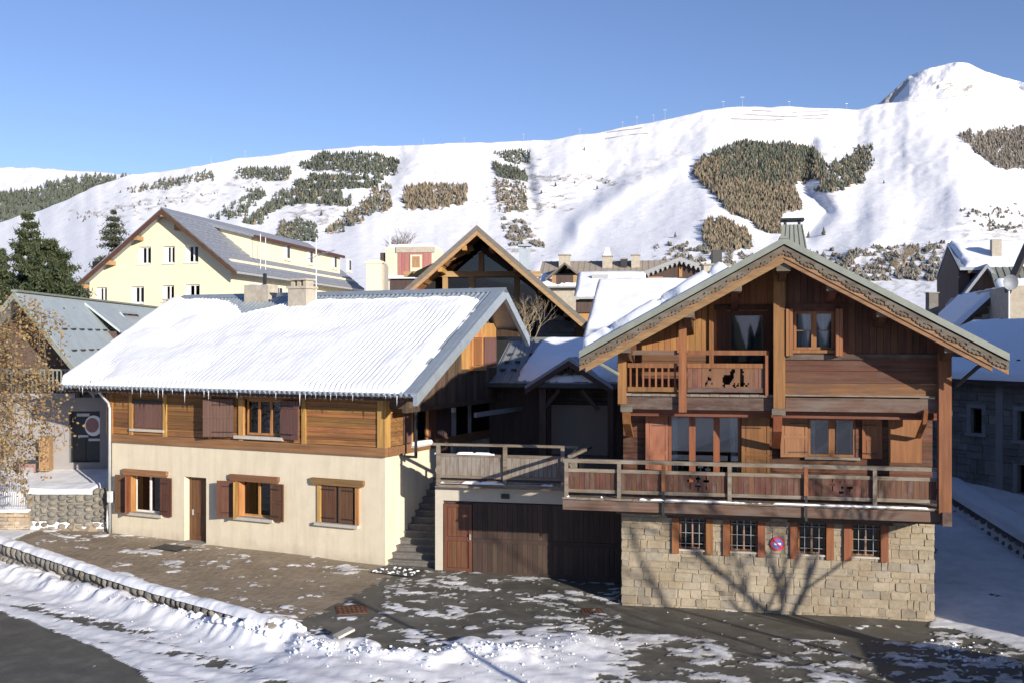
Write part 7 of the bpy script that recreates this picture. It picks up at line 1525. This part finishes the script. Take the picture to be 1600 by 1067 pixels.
# bare trees right of the chalet roof on the slope
def distree(px_, py_, h, lab, Yd, seed, mat, grp='leafless trees on the lower slope'):
    x_, y_, z_ = [float(v) for v in m3(np.array([px_*1.]), np.array([py_*1.]))]; k = y_/F*h; barebush('bare_tree', x_, y_, z_-.5, k, k*.45, lab, 'tree', 9, seed, mat, k*.016, grp)
distree(1412, 418, 40, 'tallest leafless grey brown tree right of the chalet roof', 0, 3, M['twig']); distree(1402, 428, 30, 'leafless tree just left of the tallest one', 0, 4, M['twig']); distree(1378, 418, 16, 'small leafless tree next to the dark little conifer', 0, 6, M['twig_d']); distree(1424, 404, 24, 'leafless tree right of the tallest one', 0, 9, M['twig'])
# ================================================================= OUT OF FRAME NEIGHBOURS THAT CAST THE SHADOWS SEEN IN THE PICTURE
tk = []
def bigtree(x, y, h, seed, lab, lean=(0,0)):
    rs_ = random.Random(seed); e = empty('bare_street_tree', (x, y, 0), lab, 'tree', 'leafless trees beside the camera on the right'); m = MB()
    def br(p, d, l, w_, dep):
        pts = [p]
        for k in range(3): d = (d+mathutils.Vector((rs_.uniform(-1,1),rs_.uniform(-1,1),rs_.uniform(-.1,.3)))*.12).normalized(); pts.append(pts[-1]+d*l/3)
        m.tube(pts, [w_, w_*.9, w_*.78, w_*.62], 7 if dep < 2 else 4, cap=False)
        if dep < 5:
            for _ in range(2 if dep == 0 else 3): br(pts[rs_.choice((2,3))] if dep else pts[rs_.choice((1,2,3))], (d+mathutils.Vector((rs_.uniform(-1,1),rs_.uniform(-1,1),rs_.uniform(-.1,.5)))*.62).normalized(), l*rs_.uniform(.55,.75), w_*.52, dep+1)
    br(mathutils.Vector((0,0,-.1)), mathutils.Vector((lean[0],lean[1],1)).normalized(), h*.34, .15, 0); m.build('trunk', M['bark'], e)
for (x0, y0, dist, hh, sd, lab) in ((7.6,27.15,12.5,10.5,3,'leafless street tree standing right of the view, nearest the lane'), (6.9,27.2,14,11,5,'leafless street tree right of the view, second from the lane'), (5.4,27.4,19,12,11,'leafless street tree right of the view, third from the lane')):
    bigtree(x0+math.sin(math.radians(36))*dist, y0-math.cos(math.radians(36))*dist, hh, sd, lab)
hb = empty('hotel_block', (18.5, 17.2, 0), 'tall rendered building right of the view that shades the lane', 'building')
part('wall', M['cream'], hb, (0, 16, 0, 15.5, -.5, 11.5)); MB().slab((-.5,-.5,11.5),(16.5,-.5,11.5),(16.5,7.7,14.2),(-.5,7.7,14.2),.3).build('roof_deck', M['slate'], hb); MB().slab((-.5,7.7,14.2),(16.5,7.7,14.2),(16.5,16,11.5),(-.5,16,11.5),.3).build('roof_deck', M['slate'], hb)
for i in range(4):
    for k in range(3): o = part('window', M['wframe'], hb, (-.03, .0, 1.5+i*3.6, 2.9+i*3.6, 1.2+k*3.4, 2.9+k*3.4)); part('pane', M['glass_dark'], o, (-.04, -.03, 1.6+i*3.6, 2.8+i*3.6, 1.3+k*3.4, 2.8+k*3.4))
lp = empty('street_lamp', (7.0, 12.6, 0), 'slim street lamp just right of the view whose thin shadow crosses the road', 'street lamp'); MB().tube([(0,0,0),(0,0,5.2)], [.09,.06], 8).build('pole', M['zinc'], lp); part('lamp_head', M['zinc'], lp, (-.12, .12, -.3, .1, 5.15, 5.25))
# parked car just under the lower edge of the view
def car(x, y, rz, lab):
    e = empty('parked_car', (x, y, 0.02), lab, 'car', None, rz); prof = [(-2.1,.35),(-2.12,.75),(-1.95,1.0),(-1.2,1.08),(-.7,1.48),(.9,1.5),(1.6,1.12),(2.05,1.0),(2.12,.7),(2.1,.35)]
    m = MB(); ks = [(-.86,.0),(-.80,.04),(.80,.04),(.86,.0)]; n_ = len(prof); vs = []
    for yv, ins in ((-.86,.10),(-.84,0.),(.84,0.),(.86,.10)):
        for (a, b) in prof: f = .86 if b > 1.2 else 1; vs.append((a*(1-ins*.1), yv*f, b-ins*.1))
    fs = [(k*n_+i, k*n_+(i+1) % n_, (k+1)*n_+(i+1) % n_, (k+1)*n_+i) for k in range(3) for i in range(n_)]+[tuple(range(n_-1,-1,-1)), tuple(3*n_+i for i in range(n_))]
    m.add(vs, fs); m.build('body', M['carpaint'], e, True)
    part('side_window', M['glass_dark'], e, (-.75, 1.1, -.80, -.785, 1.1, 1.38), (-.75, 1.1, .785, .80, 1.1, 1.38))
    for a in (-1.3, 1.35):
        for b in (-.84, .84):
            o = MB().tube([(a,b-.1,.32),(a,b+.1,.32)], .32, 18).build('wheel', M['black'], e); MB().tube([(a,b-.105,.32),(a,b+.105,.32)], .19, 14).build('rim', M['zinc'], o)
    for b in (-.62, .62): part('headlight', M['glass'], e, (2.05, 2.13, b-.18, b+.18, .72, .86))
M['carpaint'] = plain('dark_car_paint', (.03,.035,.045), .25, .4, bmp=0)
car(12.35, 19.75, -.22, 'dark car parked at the bottom right, its rounded shadow lying on the asphalt')

wb = []
rs = np.random.RandomState(44)
for i in range(900):
    a = rs.uniform(-260, 170); b = -rs.uniform(70, 150)
    if a > 40 and rs.rand() < .5: continue
    wb.append((a, b))
wb = np.array(wb)
M['fir2'] = M['fir']
def behind(px_, py_): return px_, py_, gz(px_, py_)*0
_P = wb
o = None
K = 6; ang = np.arange(K)*2*np.pi/K; n_ = len(wb); h = rs.uniform(6, 13, n_); V = []
ring = np.stack([wb[:,0,None]+np.cos(ang)*(h*.22)[:,None], wb[:,1,None]+np.sin(ang)*(h*.22)[:,None], np.full((n_,K), .5)], -1); tip = np.stack([wb[:,0], wb[:,1], h], -1)[:,None]
V = np.concatenate([ring, tip], 1).reshape(-1,3); f = np.array([(k, (k+1) % K, K) for k in range(K)]); Fs = ((np.arange(n_)*(K+1))[:,None,None]+f[None]).reshape(-1,3)
tag(npmesh('fir_forest', V, Fs, M['fir']), 'fir wood behind the camera that shows only as reflections in the panes', 'forest', kind='stuff')
